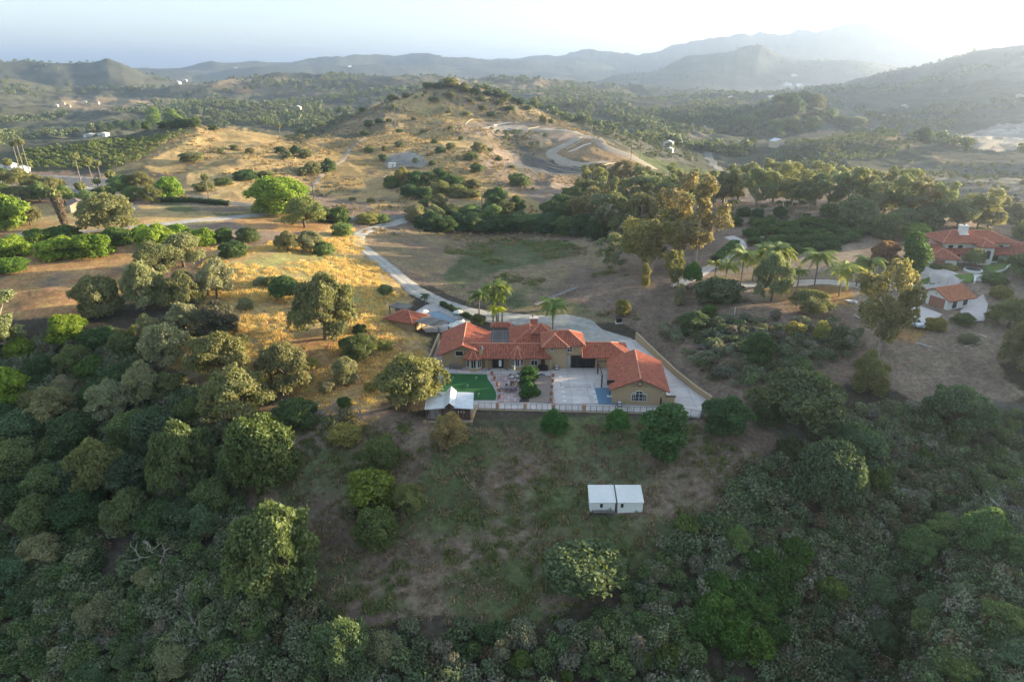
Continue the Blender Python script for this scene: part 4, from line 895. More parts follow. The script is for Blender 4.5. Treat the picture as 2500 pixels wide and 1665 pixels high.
# grass and weeds
dryg = pcoll('dry_grass', [(.46,.33,.15),(.38,.27,.12),(.30,.22,.11),(.42,.35,.16)], 4, 'grass', 60, .55, 1.5, .10, .4, 1000)
grng = pcoll('green_weeds', [(.075,.10,.035),(.11,.125,.05),(.15,.14,.07),(.09,.10,.045)], 4, 'grass', 70, .7, 1.4, .12, .4, 1010)
brnw = pcoll('brown_weeds', [(.14,.10,.07),(.19,.14,.09),(.12,.11,.07),(.22,.17,.11)], 4, 'grass', 60, .6, 1.4, .11, .3, 1020)
X, Y = sample(80000, -52, 10, 110, 300)
k = keep_poly(X, Y, [[(520,600),(640,600),(800,560),(870,560),(900,620),(960,680),(1010,735),(950,760),(1000,800),(1050,830),(1030,910),(900,1010),(880,1060),(700,960),(640,900),(420,900),(480,680)]]) & off_pad(X, Y, 1.2) & (RNG.uniform(0,1,len(X)) < .75)
k &= RNG.uniform(0,1,len(X)) < 1-sst(220,300,np.hypot(X,Y))
k &= RNG.uniform(0,1,len(X)) < sst(.25,.6,.5+.6*fbm(X, Y, 11, 4, 171))
scatter('dry_grass', dryg, X[k], Y[k], RNG.uniform(.5,1.5,k.sum()), 4, -.1); print('dry', k.sum())
X, Y = sample(42000, -40, 50, 62, 260)
k = keep_poly(X, Y, [[(640,1000),(1160,1050),(1720,1035),(1900,1150),(1700,1300),(1480,1430),(1300,1540),(1000,1510),(860,1560),(760,1450),(560,1300),(700,1130)],[(1100,560),(1400,590),(1560,700),(1560,790),(1180,750),(1060,690)]]) & off_pad(X, Y, 1.2)
k &= (np.hypot(X, Y) < 140) | (fbm(X, Y, 18, 4, 145) > .22)
g = fbm(X, Y, 12, 4, 141); rr_ = RNG.uniform(0,1,len(X)); kg = k & (g > -.08) & (rr_ < .75); kb = k & (g <= .02) & (rr_ < .75)
scatter('green_weeds', grng, X[kg], Y[kg], RNG.uniform(.5,1.5,kg.sum()), 4, -.1); scatter('brown_weeds', brnw, X[kb], Y[kb], RNG.uniform(.5,1.4,kb.sum()), 4, -.1); print('weeds', kg.sum(), kb.sum())
tus = pcoll('hill_tussocks', [(.24,.17,.09),(.17,.13,.065),(.30,.21,.11),(.12,.11,.055),(.26,.20,.11)], 4, 'mound', 70, .9, 1.6, .30, .3, 1050)
X, Y = sample(60000, -45, 22, 250, 640)
k = keep_poly(X, Y, [[(280,400),(340,350),(460,308),(560,312),(700,345),(820,300),(950,238),(1020,218),(1100,210),(1200,233),(1300,262),(1450,330),(1620,440),(1400,500),(1330,545),(1100,500),(940,510),(800,540),(560,505),(300,470)],[(880,560),(1400,570),(1480,620),(1560,700),(1560,790),(1330,770),(1180,750),(960,640)]]) & (fbm(X, Y, 30, 4, 181) > -.12) & (RNG.uniform(0,1,len(X)) < .42)
for pl in ([(1120,300),(1260,295),(1400,320),(1600,400),(1460,434),(1340,428),(1230,402),(1330,350)],[(940,405),(950,380),(1000,368),(1040,400)]):
    k &= ~keep_poly(X, Y, [pl], 0)
scatter('hill_tussocks', tus, X[k], Y[k], RNG.uniform(.4, 1.3, k.sum()), 4, -.15); print('tuss', k.sum())
# low brush between trees, mid distance
lowb = pcoll('low_brush', [(.06,.08,.035),(.09,.10,.05),(.05,.065,.03),(.12,.11,.06)], 5, 'tree', 260, 2.2, 3.0, .30, .3, 1100)
X, Y = sample(30000, -52, 50, 110, 760)
k = keep_poly(X, Y, [[(700,980),(1000,1030),(900,1120),(700,1100)],[(1760,500),(2300,500),(2460,600),(2300,640),(2060,560),(1760,540)],[(1200,320),(1340,330),(1320,370),(1290,395),(1240,370)],[(1350,270),(1500,285),(1750,310),(1700,400),(1600,390),(1450,320)],[(2200,400),(2600,400),(2600,620),(2440,560),(2300,480)],[(1780,500),(1560,440),(1640,430),(1800,440)],[(690,345),(790,290),(850,272),(880,280),(800,320),(740,352)],[(960,235),(1100,210),(1300,262),(1250,285),(1050,250)]]) & off_pad(X, Y, 3)
k &= RNG.uniform(0,1,len(X)) < .38
scatter('low_brush', lowb, X[k], Y[k], RNG.uniform(.5,1.5,k.sum()), 5, -.2); print('lowb', k.sum())
# far woods
farc = pcoll('distant_woodland', [(.06,.08,.035),(.09,.105,.045),(.07,.09,.04),(.11,.115,.06),(.055,.075,.035)], 5, 'tree', 150, 8, 10, 1.5, .3, 1200)
def far(n, a0, a1, r0, r1, thr, smin, smax, polys=None, seed=150, nm='distant_woodland'):
    a = np.radians(RNG.uniform(a0, a1, n)); r = np.exp(RNG.uniform(np.log(r0), np.log(r1), n)); X, Y = np.sin(a)*r, np.cos(a)*r
    k = (fbm(X, Y, 130, 4, seed) > thr)
    Z = ground(X, Y); px, py = to_px(X, Y, Z)
    bad = in_poly(px, py, [(280,400),(460,308),(700,345),(830,300),(1020,215),(1100,210),(1300,262),(1450,330),(1640,430),(1400,560),(560,540),(100,480)])&(r < 700)
    bad |= in_poly(px, py, [(2320,340),(2440,305),(2700,300),(2700,380),(2400,375)]) | in_poly(px, py, [(1850,350),(2000,320),(2260,345),(2200,420),(1800,420)]) | in_poly(px, py, [(0,350),(480,305),(330,395),(80,412),(0,412)])
    bad |= in_poly(px, py, [(540,305),(640,315),(720,325),(715,350),(640,345)])
    k &= ~bad
    scatter(nm, farc, X[k], Y[k], RNG.uniform(smin, smax, k.sum()), 5, -.5); print('far', k.sum())
far(24000, -50, 50, 620, 1900, -.05, .3, 1.1)
far(6000, -50, 50, 1900, 3400, 0, .5, 1.0, seed=151, nm='distant_woodland')
far(2600, -48, -30, 480, 900, -.4, .5, 1.2, seed=152, nm='distant_woodland')
# unseen woods added on the right flank to help shade the hollow
X, Y = sample(1300, 39, 56, 210, 380); k = fbm(X, Y, 40, 3, 160) > -.1
scatter('added_shade_woods', farc, X[k], Y[k], RNG.uniform(.6,1.3,k.sum()), 5, -.5)
# ================================================================ roads, paths and paving
def ony(px, py, Y):
    v = pdir(px, py); d = Y/v[1]; return (v[0]*d, Y, CAMZ+v[2]*d)
M_GRAVEL = mat('pale_gravel', (.36,.335,.30), .95, noise=.28, nscale=.6, tint=.16, bump=.4, bscale=6)
M_DIRTR = mat('dirt_track', (.27,.225,.175), .95, noise=.2, nscale=.4, bump=.4, bscale=4)
M_GRAD = mat('graded_dirt', (.36,.30,.23), .95, noise=.15, nscale=.2)
M_ASPH = mat('worn_asphalt', (.16,.15,.145), .9, noise=.2, nscale=.3)
M_CONC = mat('concrete', (.56,.49,.46), .85, noise=.14, nscale=.9, tint=.10, bump=.1, bscale=8)
M_CONC2 = mat('pale_path', (.42,.38,.36), .85, noise=.16, nscale=1.2, tint=.1)
def cat_rom(pts, step=1.5):
    P_ = [Vector((p[0], p[1], p[2] if len(p) > 2 else 0)) for p in pts]; out = []
    for i in range(len(P_)-1):
        p0, p1, p2, p3 = P_[max(i-1,0)], P_[i], P_[i+1], P_[min(i+2,len(P_)-1)]
        n = max(2, int((p2-p1).xy.length/step))
        for k in range(n):
            t = k/n; out.append(.5*((2*p1)+(p2-p0)*t+(2*p0-5*p1+4*p2-p3)*t*t+(3*p1-p0-3*p2+p3)*t**3))
    out.append(P_[-1]); return out
def road(name, px, m, lift=.10, step=1.5, nc=6, world=False):
    """px: (x, y, width in metres)"""
    w = [(*(p[:2] if world else hit(p[0], p[1])[:2]), p[2]) for p in px]
    c = cat_rom(w, step); C = np.array([[v.x, v.y, v.z] for v in c])
    T = np.gradient(C[:,:2], axis=0); T /= np.linalg.norm(T, axis=1)[:,None]+1e-9; Nn = np.stack([-T[:,1], T[:,0]], 1)
    u = np.linspace(-.5, .5, nc+1)
    jit = 1+.10*(RNG.uniform(-1,1,(len(C),1)))*(np.abs(u)[None]*2)
    X = C[:,0:1]+Nn[:,0:1]*C[:,2:3]*u[None]*jit; Y = C[:,1:2]+Nn[:,1:2]*C[:,2:3]*u[None]*jit
    Z = ground(X, Y)+lift; Z[:,0] -= lift*1.6; Z[:,-1] -= lift*1.6
    Vv = np.stack([X.ravel(), Y.ravel(), Z.ravel()], 1); a = (np.arange(len(C)-1)[:,None]*(nc+1)+np.arange(nc)[None]).ravel()
    Fq = np.stack([a, a+1, a+nc+2, a+nc+1], 1)
    return setp(link(name, np_mesh(name, Vv, Fq, m, [('tint','FACE','FLOAT',RNG.uniform(.15,.45,len(Fq))+np.where(np.isin(a%(nc+1), (nc//4, nc-1-nc//4)), .5, 0))], smooth=True)), kind='structure')
def sheet(name, px, m, lift=.08, cell=.7, kind='structure', world=False, parent=None):
    poly = [tuple(p) if world else hit(*p)[:2] for p in px]
    xs = [p[0] for p in poly]; ys = [p[1] for p in poly]
    gx = np.arange(min(xs), max(xs)+cell, cell); gy = np.arange(min(ys), max(ys)+cell, cell)
    X, Y = np.meshgrid(gx, gy, indexing='ij')
    n1, n2 = X.shape; a = (np.arange(n1-1)[:,None]*n2+np.arange(n2-1)[None]).ravel()
    Fq = np.stack([a, a+n2, a+n2+1, a+1], 1)
    cx = (X[:-1,:-1]+cell/2).ravel(); cyy = (Y[:-1,:-1]+cell/2).ravel()
    k = in_poly(cx, cyy, poly)
    # snap edge vertices on to the outline
    vx, vy = X.ravel().copy(), Y.ravel().copy(); d = np.abs(poly_dist(vx, vy, poly)); used = np.zeros(len(vx), bool); used[Fq[k].ravel()] = True
    for i in np.nonzero(used & (d < cell))[0]:
        best = None
        for j in range(len(poly)):
            ax, ay = poly[j]; bx, by = poly[(j+1)%len(poly)]; ex, ey = bx-ax, by-ay
            t = min(1, max(0, ((vx[i]-ax)*ex+(vy[i]-ay)*ey)/(ex*ex+ey*ey+1e-9))); qx, qy = ax+t*ex, ay+t*ey; dd = (qx-vx[i])**2+(qy-vy[i])**2
            if best is None or dd < best[0]: best = (dd, qx, qy)
        if best[0] < (cell*.75)**2: vx[i], vy[i] = best[1], best[2]
    Z = ground(vx, vy)+lift
    o = link(name, np_mesh(name, np.stack([vx, vy, Z], 1), Fq[k], m, [('tint','FACE','FLOAT',RNG.uniform(.4,.6,k.sum()))], smooth=True), parent)
    return setp(o, kind=kind)
road('gravel_road', [(1000,534,4),(965,545,5),(920,556,5),(885,568,5.2),(872,585,5.2),(885,604,5),(915,628,5),(945,650,5),(975,676,5.4),(1005,702,5.6),(1040,722,6),(1085,742,6.5),(1140,760,7.5),(1200,772,9),(1270,783,11),(1340,793,12),(1400,800,12),(1440,806,9)], M_GRAVEL, .14, 1.2, 8)
sheet('gravel_apron', [(1235,783),(1300,776),(1380,768),(1440,780),(1470,805),(1552,830),(1500,838),(1380,838),(1260,820),(1235,800)], M_GRAVEL, .10)
road('paved_lane', [(400,470,6),(470,480,5),(540,492,5),(600,500,5),(640,508,5)], M_ASPH)
road('ranch_track', [(20,574,4.5),(120,570,4.5),(250,562,4.5),(345,552,5),(420,545,5),(500,537,5.5),(570,531,6),(640,524,6),(680,522,5)], M_GRAVEL, .14)
road('road_through_gap', [(760,535,6),(860,533,6),(960,532,6),(1020,535,5)], M_ASPH)
road('hill_track', [(742,472,3.5),(775,440,3),(810,408,3),(845,378,3),(872,350,3),(895,338,3)], M_DIRTR)
road('graded_road', [(1605,415,9),(1560,392,9),(1510,372,8),(1470,352,8),(1440,334,9),(1400,322,10),(1330,316,14),(1243,312,14),(1180,315,10)], M_GRAD, .2, 3)
road('graded_switchback', [(1490,398,7),(1430,403,7),(1390,398,8),(1355,385,8),(1345,374,8),(1365,362,8),(1395,348,8),(1412,335,8)], M_GRAD, .25, 3)
road('contour_track', [(1640,520,2.5),(1760,518,3),(1840,512,3),(1920,505,3),(2010,503,3)], M_DIRTR)
road('villa_drive', [(1650,700,4),(1690,678,5.5),(1722,658,5),(1750,645,4.5),(1785,625,4.5),(1806,606,4.5),(1803,590,4),(1780,578,4)], M_CONC, .12)
road('villa_drive_lower', [(1715,694,4),(1800,696,4.2),(1900,695,4.2),(2000,688,4.4),(2075,695,4.5),(2115,700,4.5)], M_CONC, .12)
road('valley_road', [(1700,350,8),(1740,400,8),(1770,440,8)], M_ASPH, .3, 5)
sheet('farm_yard', [(60,432),(330,438),(420,468),(330,470),(120,452)], M_ASPH)
sheet('hollow_pad', [(940,402),(1040,402),(1035,410),(945,410)], M_DIRTR, .1, 1.2)
sheet('small_slab', [(305,498),(335,503),(345,512),(320,514)], M_ASPH, .15)
# vineyard and hillside orchard rows
vine = pcoll('vine', [(.12,.145,.045),(.10,.125,.04),(.16,.17,.06)], 4, 'tree', 60, 1.8, 2.2, .55, .4, 1300)
def rows(name, poly, ang, dist, gap, coll, s, nvar, zoff=0):
    wp = [hit(*p)[:2] for p in poly]; cx = sum(p[0] for p in wp)/len(wp); cyy = sum(p[1] for p in wp)/len(wp)
    R = max(math.hypot(p[0]-cx, p[1]-cyy) for p in wp); a = math.radians(ang)
    U, Vv = np.meshgrid(np.arange(-R, R, dist), np.arange(-R, R, gap)); U = U.ravel(); Vv = Vv.ravel()
    X = cx+U*math.cos(a)-Vv*math.sin(a)+RNG.normal(0,.2,len(U)); Y = cyy+U*math.sin(a)+Vv*math.cos(a)+RNG.normal(0,.25,len(U))
    k = in_poly(X, Y, wp) & (RNG.uniform(0,1,len(X)) < .93); scatter(name, coll, X[k], Y[k], RNG.uniform(.75,1.25,k.sum())*s, nvar, zoff)
rows('vineyard', [(15,418),(60,372),(200,356),(300,340),(470,322),(400,350),(330,395),(285,414),(80,414)], 62, 3.8, 1.9, vine, .95, 4)
citr = bpy.data.collections.get('vine')
rows('hillside_grove', [(1850,395),(1900,372),(2000,345),(2085,328),(2170,338),(2240,352),(2200,385),(2060,398),(1900,412)], 55, 9, 5.5, farc, .42, 5)
rows('young_orchard', [(1500,315),(1640,330),(1730,345),(1700,375),(1600,365)], 20, 10, 8, farc, .3, 5)
# ================================================================ buildings
M_STUC = mat('tan_stucco', (.40,.29,.175), .9, noise=.08, nscale=.8, bump=.15, bscale=12)
M_TILE = mat('terracotta_tile', (.40,.125,.075), .75, noise=.15, nscale=1.2, tint=.32)
M_DECK = mat('roof_underlay', (.20,.075,.05), .9)
M_CAP = mat('ridge_tile', (.50,.22,.14), .8, noise=.2, nscale=3, tint=.2)
M_WHITE = mat('white_paint', (.78,.76,.72), .7, noise=.05)
M_WSTUC = mat('white_stucco', (.76,.74,.69), .9, noise=.05, nscale=.7, bump=.1, bscale=10)
M_TRIM = mat('white_frame', (.72,.71,.68), .5, noise=.03)
M_BROWN = mat('dark_wood', (.09,.06,.045), .8, noise=.25, nscale=4, tint=.25)
M_PLANK = mat('weathered_plank', (.155,.10,.075), .9, noise=.35, nscale=5, tint=.45)
M_GREYW = mat('silvered_timber', (.20,.18,.165), .9, noise=.25, nscale=4, tint=.3)
M_BLACK = mat('black_metal', (.012,.012,.014), .45, spec=.4, noise=.1)
M_IRON = mat('grey_iron', (.10,.10,.11), .5, noise=.1)
M_GLASS = mat('window_glass', (.02,.025,.03), .08, spec=.8, noise=.02)
M_GARG = mat('salmon_door', (.36,.17,.12), .7, noise=.08, tint=.08)
M_ZINC = mat('galvanised_roof', (.62,.63,.64), .45, spec=.5, metal=.25, noise=.18, nscale=.9, tint=.1)
M_BRICK = mat('red_brick', (.34,.14,.09), .9, noise=.25, nscale=6, tint=.25)
M_TERR = mat('terracotta_pot', (.42,.17,.10), .8, noise=.2)
M_SOIL = mat('soil', (.06,.045,.035), .95)
M_LAWN = mat('artificial_turf', (.022,.10,.028), .95, noise=.16, nscale=.5, bump=.2, bscale=20)
M_PGRA = mat('pea_gravel', (.27,.21,.18), .95, noise=.35, nscale=9, bump=.6, bscale=14)
M_PAVE = mat('rose_paver', (.44,.33,.31), .9, noise=.15, nscale=2, tint=.3)
M_BLUE = mat('blue_coating', (.12,.21,.31), .8, noise=.10, nscale=1.2)
M_WATER = mat('pool_water', (.02,.10,.17), .06, spec=.6, noise=.1, nscale=.5)
M_POOLT = mat('pool_tile', (.03,.10,.18), .4)
M_CANV = mat('cream_canvas', (.68,.64,.57), .9, noise=.06)
M_GREYP = mat('grey_wicker', (.16,.13,.12), .9, noise=.2)
M_TEAL = mat('teal_plastic', (.04,.35,.36), .5)
M_CARB = mat('car_paint', (.55,.58,.62), .25, spec=.6, noise=.02)
M_LAWN2 = mat('garden_lawn', (.13,.19,.04), .95, noise=.25, nscale=.8, bump=.4, bscale=10)
M_NET = mat('net_mesh', (.25,.30,.30), .9)
M_WPIPE = mat('white_pipe', (.75,.75,.73), .6)
M_PBLUE = mat('blue_plastic', (.05,.22,.50), .5)
def clip_poly(poly, x0, x1, y0, y1):
    def c(pl, f, g):
        o = []
        for i in range(len(pl)):
            a, b = pl[i-1], pl[i]; fa, fb = f(a), f(b)
            if fa >= 0 and fb >= 0: o.append(b)
            elif fa >= 0 > fb: t = fa/(fa-fb); o.append((a[0]+(b[0]-a[0])*t, a[1]+(b[1]-a[1])*t))
            elif fa < 0 <= fb: t = fa/(fa-fb); o.append((a[0]+(b[0]-a[0])*t, a[1]+(b[1]-a[1])*t)); o.append(b)
        return o
    for f in (lambda p: p[0]-x0, lambda p: x1-p[0], lambda p: p[1]-y0, lambda p: y1-p[1]):
        poly = c(poly, f, None)
        if len(poly) < 3: return []
    return poly
def area(p): return abs(sum(p[i-1][0]*p[i][1]-p[i][0]*p[i-1][1] for i in range(len(p))))/2
def slabs(name, poly, cell, z, m, pname='slab', gap=.03, th=.12, rot=0, stuff=False, base=M_SOIL):
    """paving split into pieces with recessed joints"""
    root = MB().prism(poly, z-th-.08, z-.035).build(name, base); setp(root, kind='structure')
    xs = [p[0] for p in poly]; ys = [p[1] for p in poly]; one = MB()
    x = min(xs)
    while x < max(xs):
        y = min(ys)
        while y < max(ys):
            q = clip_poly(list(poly), x+gap/2, x+cell[0]-gap/2, y+gap/2, y+cell[1]-gap/2)
            if len(q) >= 3 and area(q) > .02:
                dz = random.uniform(-.004,.004)
                if stuff: one.prism(q, z-th, z+dz, random.random())
                else:
                    MB().prism(q, z-th, z+dz, random.random()).build(pname, m, root)
            y += cell[1]
        x += cell[0]
    if stuff: setp(one.build(pname, m, root), kind='stuff')
    return root
class Roof:
    def __init__(s, off=(0,0,0), pitch=.34): s.off = off; s.planes = []; s.caps = []; s.p = pitch
    def plane(s, pts): s.planes.append([Vector(p) for p in pts]); return s
    def cap(s, *pts): s.caps.append(pts); return s
    def hip(s, x0, x1, y0, y1, ze, rx0, ry0, rx1, ry1, zr):
        c = [(x0,y0,ze),(x1,y0,ze),(x1,y1,ze),(x0,y1,ze)]; a = (rx0,ry0,zr); b = (rx1,ry1,zr)
        if abs(rx1-rx0) >= abs(ry1-ry0):
            s.plane([c[0],c[1],b,a]); s.plane([c[2],c[3],a,b]); s.plane([c[1],c[2],b]); s.plane([c[3],c[0],a])
            s.cap(c[0],a); s.cap(c[3],a); s.cap(c[1],b); s.cap(c[2],b)
        else:
            s.plane([c[0],c[1],a]); s.plane([c[2],c[3],b]); s.plane([c[1],c[2],b,a]); s.plane([c[3],c[0],a,b])
            s.cap(c[0],a); s.cap(c[1],a); s.cap(c[2],b); s.cap(c[3],b)
        if (Vector(a)-Vector(b)).length > .1: s.cap(a, b)
        return s
    def gable_y(s, x0, x1, xr, y0, y1, ze, zr):
        s.plane([(x0,y1,ze),(x0,y0,ze),(xr,y0,zr),(xr,y1,zr)]); s.plane([(x1,y0,ze),(x1,y1,ze),(xr,y1,zr),(xr,y0,zr)])
        s.cap((xr,y0,zr),(xr,y1,zr)); return s
    def gable_x(s, y0, y1, yr, x0, x1, ze, zr):
        s.plane([(x0,y0,ze),(x1,y0,ze),(x1,yr,zr),(x0,yr,zr)]); s.plane([(x1,y1,ze),(x0,y1,ze),(x0,yr,zr),(x1,yr,zr)])
        s.cap((x0,yr,zr),(x1,yr,zr)); return s
    def pyramid(s, cx, cyy, r, n, ze, zr, a0=0):
        c = [(cx+r*math.cos(a0+2*math.pi*i/n), cyy+r*math.sin(a0+2*math.pi*i/n), ze) for i in range(n)]
        for i in range(n): s.plane([c[i], c[(i+1)%n], (cx,cyy,zr)]); s.cap(c[i], (cx,cyy,zr))
        return s
    def build(s, parent, tile=M_TILE, capm=M_CAP, deck=M_DECK):
        dk, tl = MB(), MB(); rg = random.Random(5)
        for pl in s.planes:
            n = (pl[1]-pl[0]).cross(pl[2]-pl[0]).normalized()
            if n.z < 0: pl = pl[::-1]; n = -n
            k = len(pl); lo = [p-Vector((0,0,.16)) for p in pl]
            dk.add(pl+lo, [tuple(range(k)), tuple(range(k,2*k))[::-1]]+[(i,k+i,k+(i+1)%k,(i+1)%k) for i in range(k)])
            up = (Vector((0,0,1))-n*n.z).normalized(); e = up.cross(n).normalized(); o = min(pl, key=lambda p: p.z)
            A2 = [((p-o).dot(e), (p-o).dot(up)) for p in pl]; a0, a1 = min(a for a,_ in A2), max(a for a,_ in A2)
            nn = max(1, int((a1-a0)/s.p)); st = (a1-a0)/nn
            for i in range(nn):
                a = a0+(i+.5)*st; bs = []
                for j in range(k):
                    (p0,q0),(p1,q1) = A2[j-1], A2[j]
                    if (p0 > a) != (p1 > a): bs.append(q0+(q1-q0)*(a-p0)/(p1-p0))
                if len(bs) < 2: continue
                b0, b1 = min(bs), max(bs); b = b0-.05; hw = st*.33
                while b < b1-.12:
                    L = min(.46, b1-b); sec = [(-hw,.0),(-hw*.6,.075),(hw*.6,.075),(hw,.0)]; vs = []
                    for bb, lf in ((b,.035),(b+L,.0)):
                        for da, h in sec: vs.append(o+e*(a+da)+up*bb+n*(h+lf))
                    tl.add(vs, [(0,1,5,4),(1,2,6,5),(2,3,7,6),(0,3,2,1)], min(1,max(0,rg.gauss(.5,.24)))); b += L
        d = dk.build('roof', deck, parent, off=s.off)
        setp(tl.build('roof_tiles', tile, d, off=s.off), kind='stuff')
        for c in s.caps:
            pts = [Vector(p)+Vector((0,0,.06)) for p in c]; MB().tube(pts, [.12]*len(pts), 6, tint=.5).build('ridge_cap', capm, d, off=s.off)
        return d
def window(parent, x, y, z, w, h, ang=0.0, cols=2, rws=1, frame=M_TRIM, t=.09, off=(0,0,0), glass=M_GLASS, lit=None):
    """x,y,z: lower centre on the wall face; ang 0 faces -Y"""
    mb = MB(); mb.box(-w/2-t, w/2+t, -.07, .02, -t, 0); mb.box(-w/2-t, w/2+t, -.07, .02, h, h+t)
    mb.box(-w/2-t, -w/2, -.07, .02, 0, h); mb.box(w/2, w/2+t, -.07, .02, 0, h)
    for i in range(1, cols): xx = -w/2+w*i/cols; mb.box(xx-t*.35, xx+t*.35, -.05, .015, 0, h)
    for i in range(1, rws): zz = h*i/rws; mb.box(-w/2, w/2, -.045, .012, zz-t*.3, zz+t*.3)
    f = mb.build('window', frame, parent); f.location = (x-off[0], y-off[1], z-off[2]); f.rotation_euler = (0,0,ang)
    MB().box(-w/2, w/2, -.02, .01, 0, h).build('pane', glass, f); return f
def winpx(parent, x0, x1, y0, y1, Y, off, **k):
    a = ony(x0, y1, Y); b = ony(x1, y0, Y); return window(parent, (a[0]+b[0])/2, Y, a[2], b[0]-a[0], b[2]-a[2], off=off, **k)
# ---------------------------------------------------------------- courtyard surfaces
O0 = (0,130,0)
pad_poly = [p for p in PAD]
setp(MB().prism([(-15.2,112.3),(-5.9,112.3),(29,110.5),(33.6,108.9),(37.2,115.2),(28.6,147.4),(-6,147.4),(-15.2,147.4)], -.25, .0).build('house_terrace', M_CONC2), kind='structure')
slabs('concrete_court', [(8.0,114.6),(18.2,114.4),(19.4,128),(19.9,131.0),(8.0,131.0)], (3.4,3.3), .075, M_CONC, 'slab', .035)
slabs('concrete_yard', [(28.9,111.0),(33.4,109.3),(37.0,115.4),(28.5,147.0),(24.6,147.0),(24.8,137.8),(29.6,127.2)], (3.2,4.1), .07, M_CONC, 'slab', .04)
slabs('front_walk', [(-6.2,112.75),(28.7,110.9),(28.6,113.0),(18.6,114.0),(7.9,114.3),(-6.4,114.9),(-12.8,115.8),(-12.8,114.8),(-6.4,114.2)], (2.9,3.0), .08, M_CONC, 'slab', .03)
slabs('house_walk', [(-14.4,128.6),(-4.6,128.2),(7.9,127.2),(7.9,130.6),(-14.4,131.4)], (3.0,3.6), .07, M_CONC, 'slab', .05)
slabs('side_walk', [(-17.6,128.6),(-14.6,128.6),(-15.2,147),(-16.8,147)], (3.2,2.4), .06, M_CONC, 'slab', .04)
slabs('paver_patio', [(-4.2,128.1),(2.2,127.1),(3.0,125),(2.2,118),(1.2,115.2),(-2.7,115.2),(-2.5,117),(-2.7,119.5),(-3.4,122.6),(-4.4,125.5),(-4.7,127.7)], (.62,.42), .085, M_PAVE, 'pavers', .03, .1, stuff=True)
lawnp = [(-13.6,116.1),(-3.15,116.1),(-2.95,117.2),(-3.15,119.5),(-3.85,122.5),(-4.9,125.5),(-5.15,127.6),(-14.3,128.2)]
setp(MB().prism(lawnp, -.05, .10).build('putting_green', M_LAWN), kind='structure')
kb = MB(); ln = lawnp[1:6]
for a, b in zip(ln[:-1], ln[1:]): kb.bar((a[0]+.14,a[1],.09), (b[0]+.14,b[1],.09), .26, .14)
setp(kb.build('green_kerb', M_CONC2), kind='structure')
setp(MB().prism([(3.2,115.3),(7.75,114.6),(7.9,127.0),(5.6,127.1),(3.4,125)], -.05, .09).build('gravel_bed', M_PGRA), kind='structure')
setp(MB().prism([(1.3,115.2),(3.2,115.3),(3.4,125),(3.1,125.1),(2.3,118)], -.05, .105).build('planting_bed', M_SOIL), kind='structure')
setp(MB().box(18.35,19.6,114.3,121.2,-.05,.155).build('blue_court_strip', M_BLUE), kind='structure')
setp(MB().box(16.2,18.3,114.4,121.2,.06,.152).build('blue_court_strip', M_BLUE), kind='structure')
# pale stepping tiles along the court, each a thing of the paving
for i, yy in enumerate((126.2,123.9,121.3,119.2,117.1,115.3)):
    setp(MB().box(9.55,10.25,yy,yy+.42,.07,.175).build('stepping_tile', M_WHITE), 'white square tile along the planter side of the court, '+['farthest','second from the house','third from the house','fourth from the house','fifth from the house','nearest the fence'][i], 'paving tile', 'white tiles along the court')
for i, yy in enumerate((122.0,121.1,119.7,118.9,117.4,116.6,115.0)):
    setp(MB().box(15.55,16.15,yy,yy+.42,.07,.175).build('stepping_tile', M_WHITE), 'white square tile beside the blue strip, '+['farthest','second from the house','third from the house','fourth from the house','fifth from the house','sixth from the house','nearest the fence'][i], 'paving tile', 'white tiles beside the blue strip')
# ---------------------------------------------------------------- main house
H1 = thing('ranch_house', 'long tan stucco house under red tile roofs around the putting green and court', 'house', O0)
def wall(mb, name='wall', m=M_STUC): return mb.build(name, m, H1, off=O0)
wall(MB().gable([(-14.7,-.3),(-5.6,-.3),(-5.6,3.15),(-10.2,5.12),(-14.7,3.15)], 131.7, 143.6))
wall(MB().box(-5.6,6.9,131.0,135.4,-.3,2.95)); wall(MB().box(6.9,11.3,130.7,137,-.3,5.4)); 
wall(MB().box(11.3,14.5,131.4,136.4,2.75,5.4)); wall(MB().box(11.3,12.3,131.4,136.4,-.3,2.75), m=M_CONC2); wall(MB().box(17.4,24.0,131.2,137.0,-.3,2.9)); wall(MB().box(14.5,17.4,131.2,137,2.65,2.9)); wall(MB().box(12.3,17.4,133.0,137,-.3,2.7))
wall(MB().box(-.1,8.0,135.4,146.4,-.3,3.0)); wall(MB().box(4.6,8.0,138.6,141.8,3.0,4.95))
r = Roof(O0); r.gable_y(-15.6,-4.8,-10.2,130.3,144.6,2.98,5.35); r.build(H1)
r = Roof(O0); r.plane([(-6.6,129.4,2.88),(8.3,129.4,2.88),(6.88,130.7,3.67),(6.88,132.7,4.88),(-9.0,132.7,4.88)]); r.plane([(6.88,136.0,2.88),(-5.0,136.0,2.88),(-9.0,132.7,4.88),(6.88,132.7,4.88)]); r.cap((-9,132.7,4.88),(6.88,132.7,4.88)); r.build(H1)
r = Roof(O0,.3); r.pyramid(-7.95,130.9,2.35,8,2.8,4.5,math.pi/8); r.build(H1)
r = Roof(O0,.3); r.pyramid(1.1,131.0,2.15,8,2.85,4.95,math.pi/8); r.build(H1)
r = Roof(O0); r.hip(6.1,15.1,129.9,137.2,5.45,9.8,133.4,11.8,133.4,7.6)
r.plane([(6.05,129.1,5.42),(11.7,129.1,5.42),(8.88,131.9,7.15)]); r.plane([(11.7,129.1,5.42),(11.7,129.95,5.46),(8.88,132.7,7.17),(8.88,131.9,7.15)]); r.plane([(6.05,130.3,5.45),(6.05,129.1,5.42),(8.88,131.9,7.15),(8.88,132.7,7.17)])
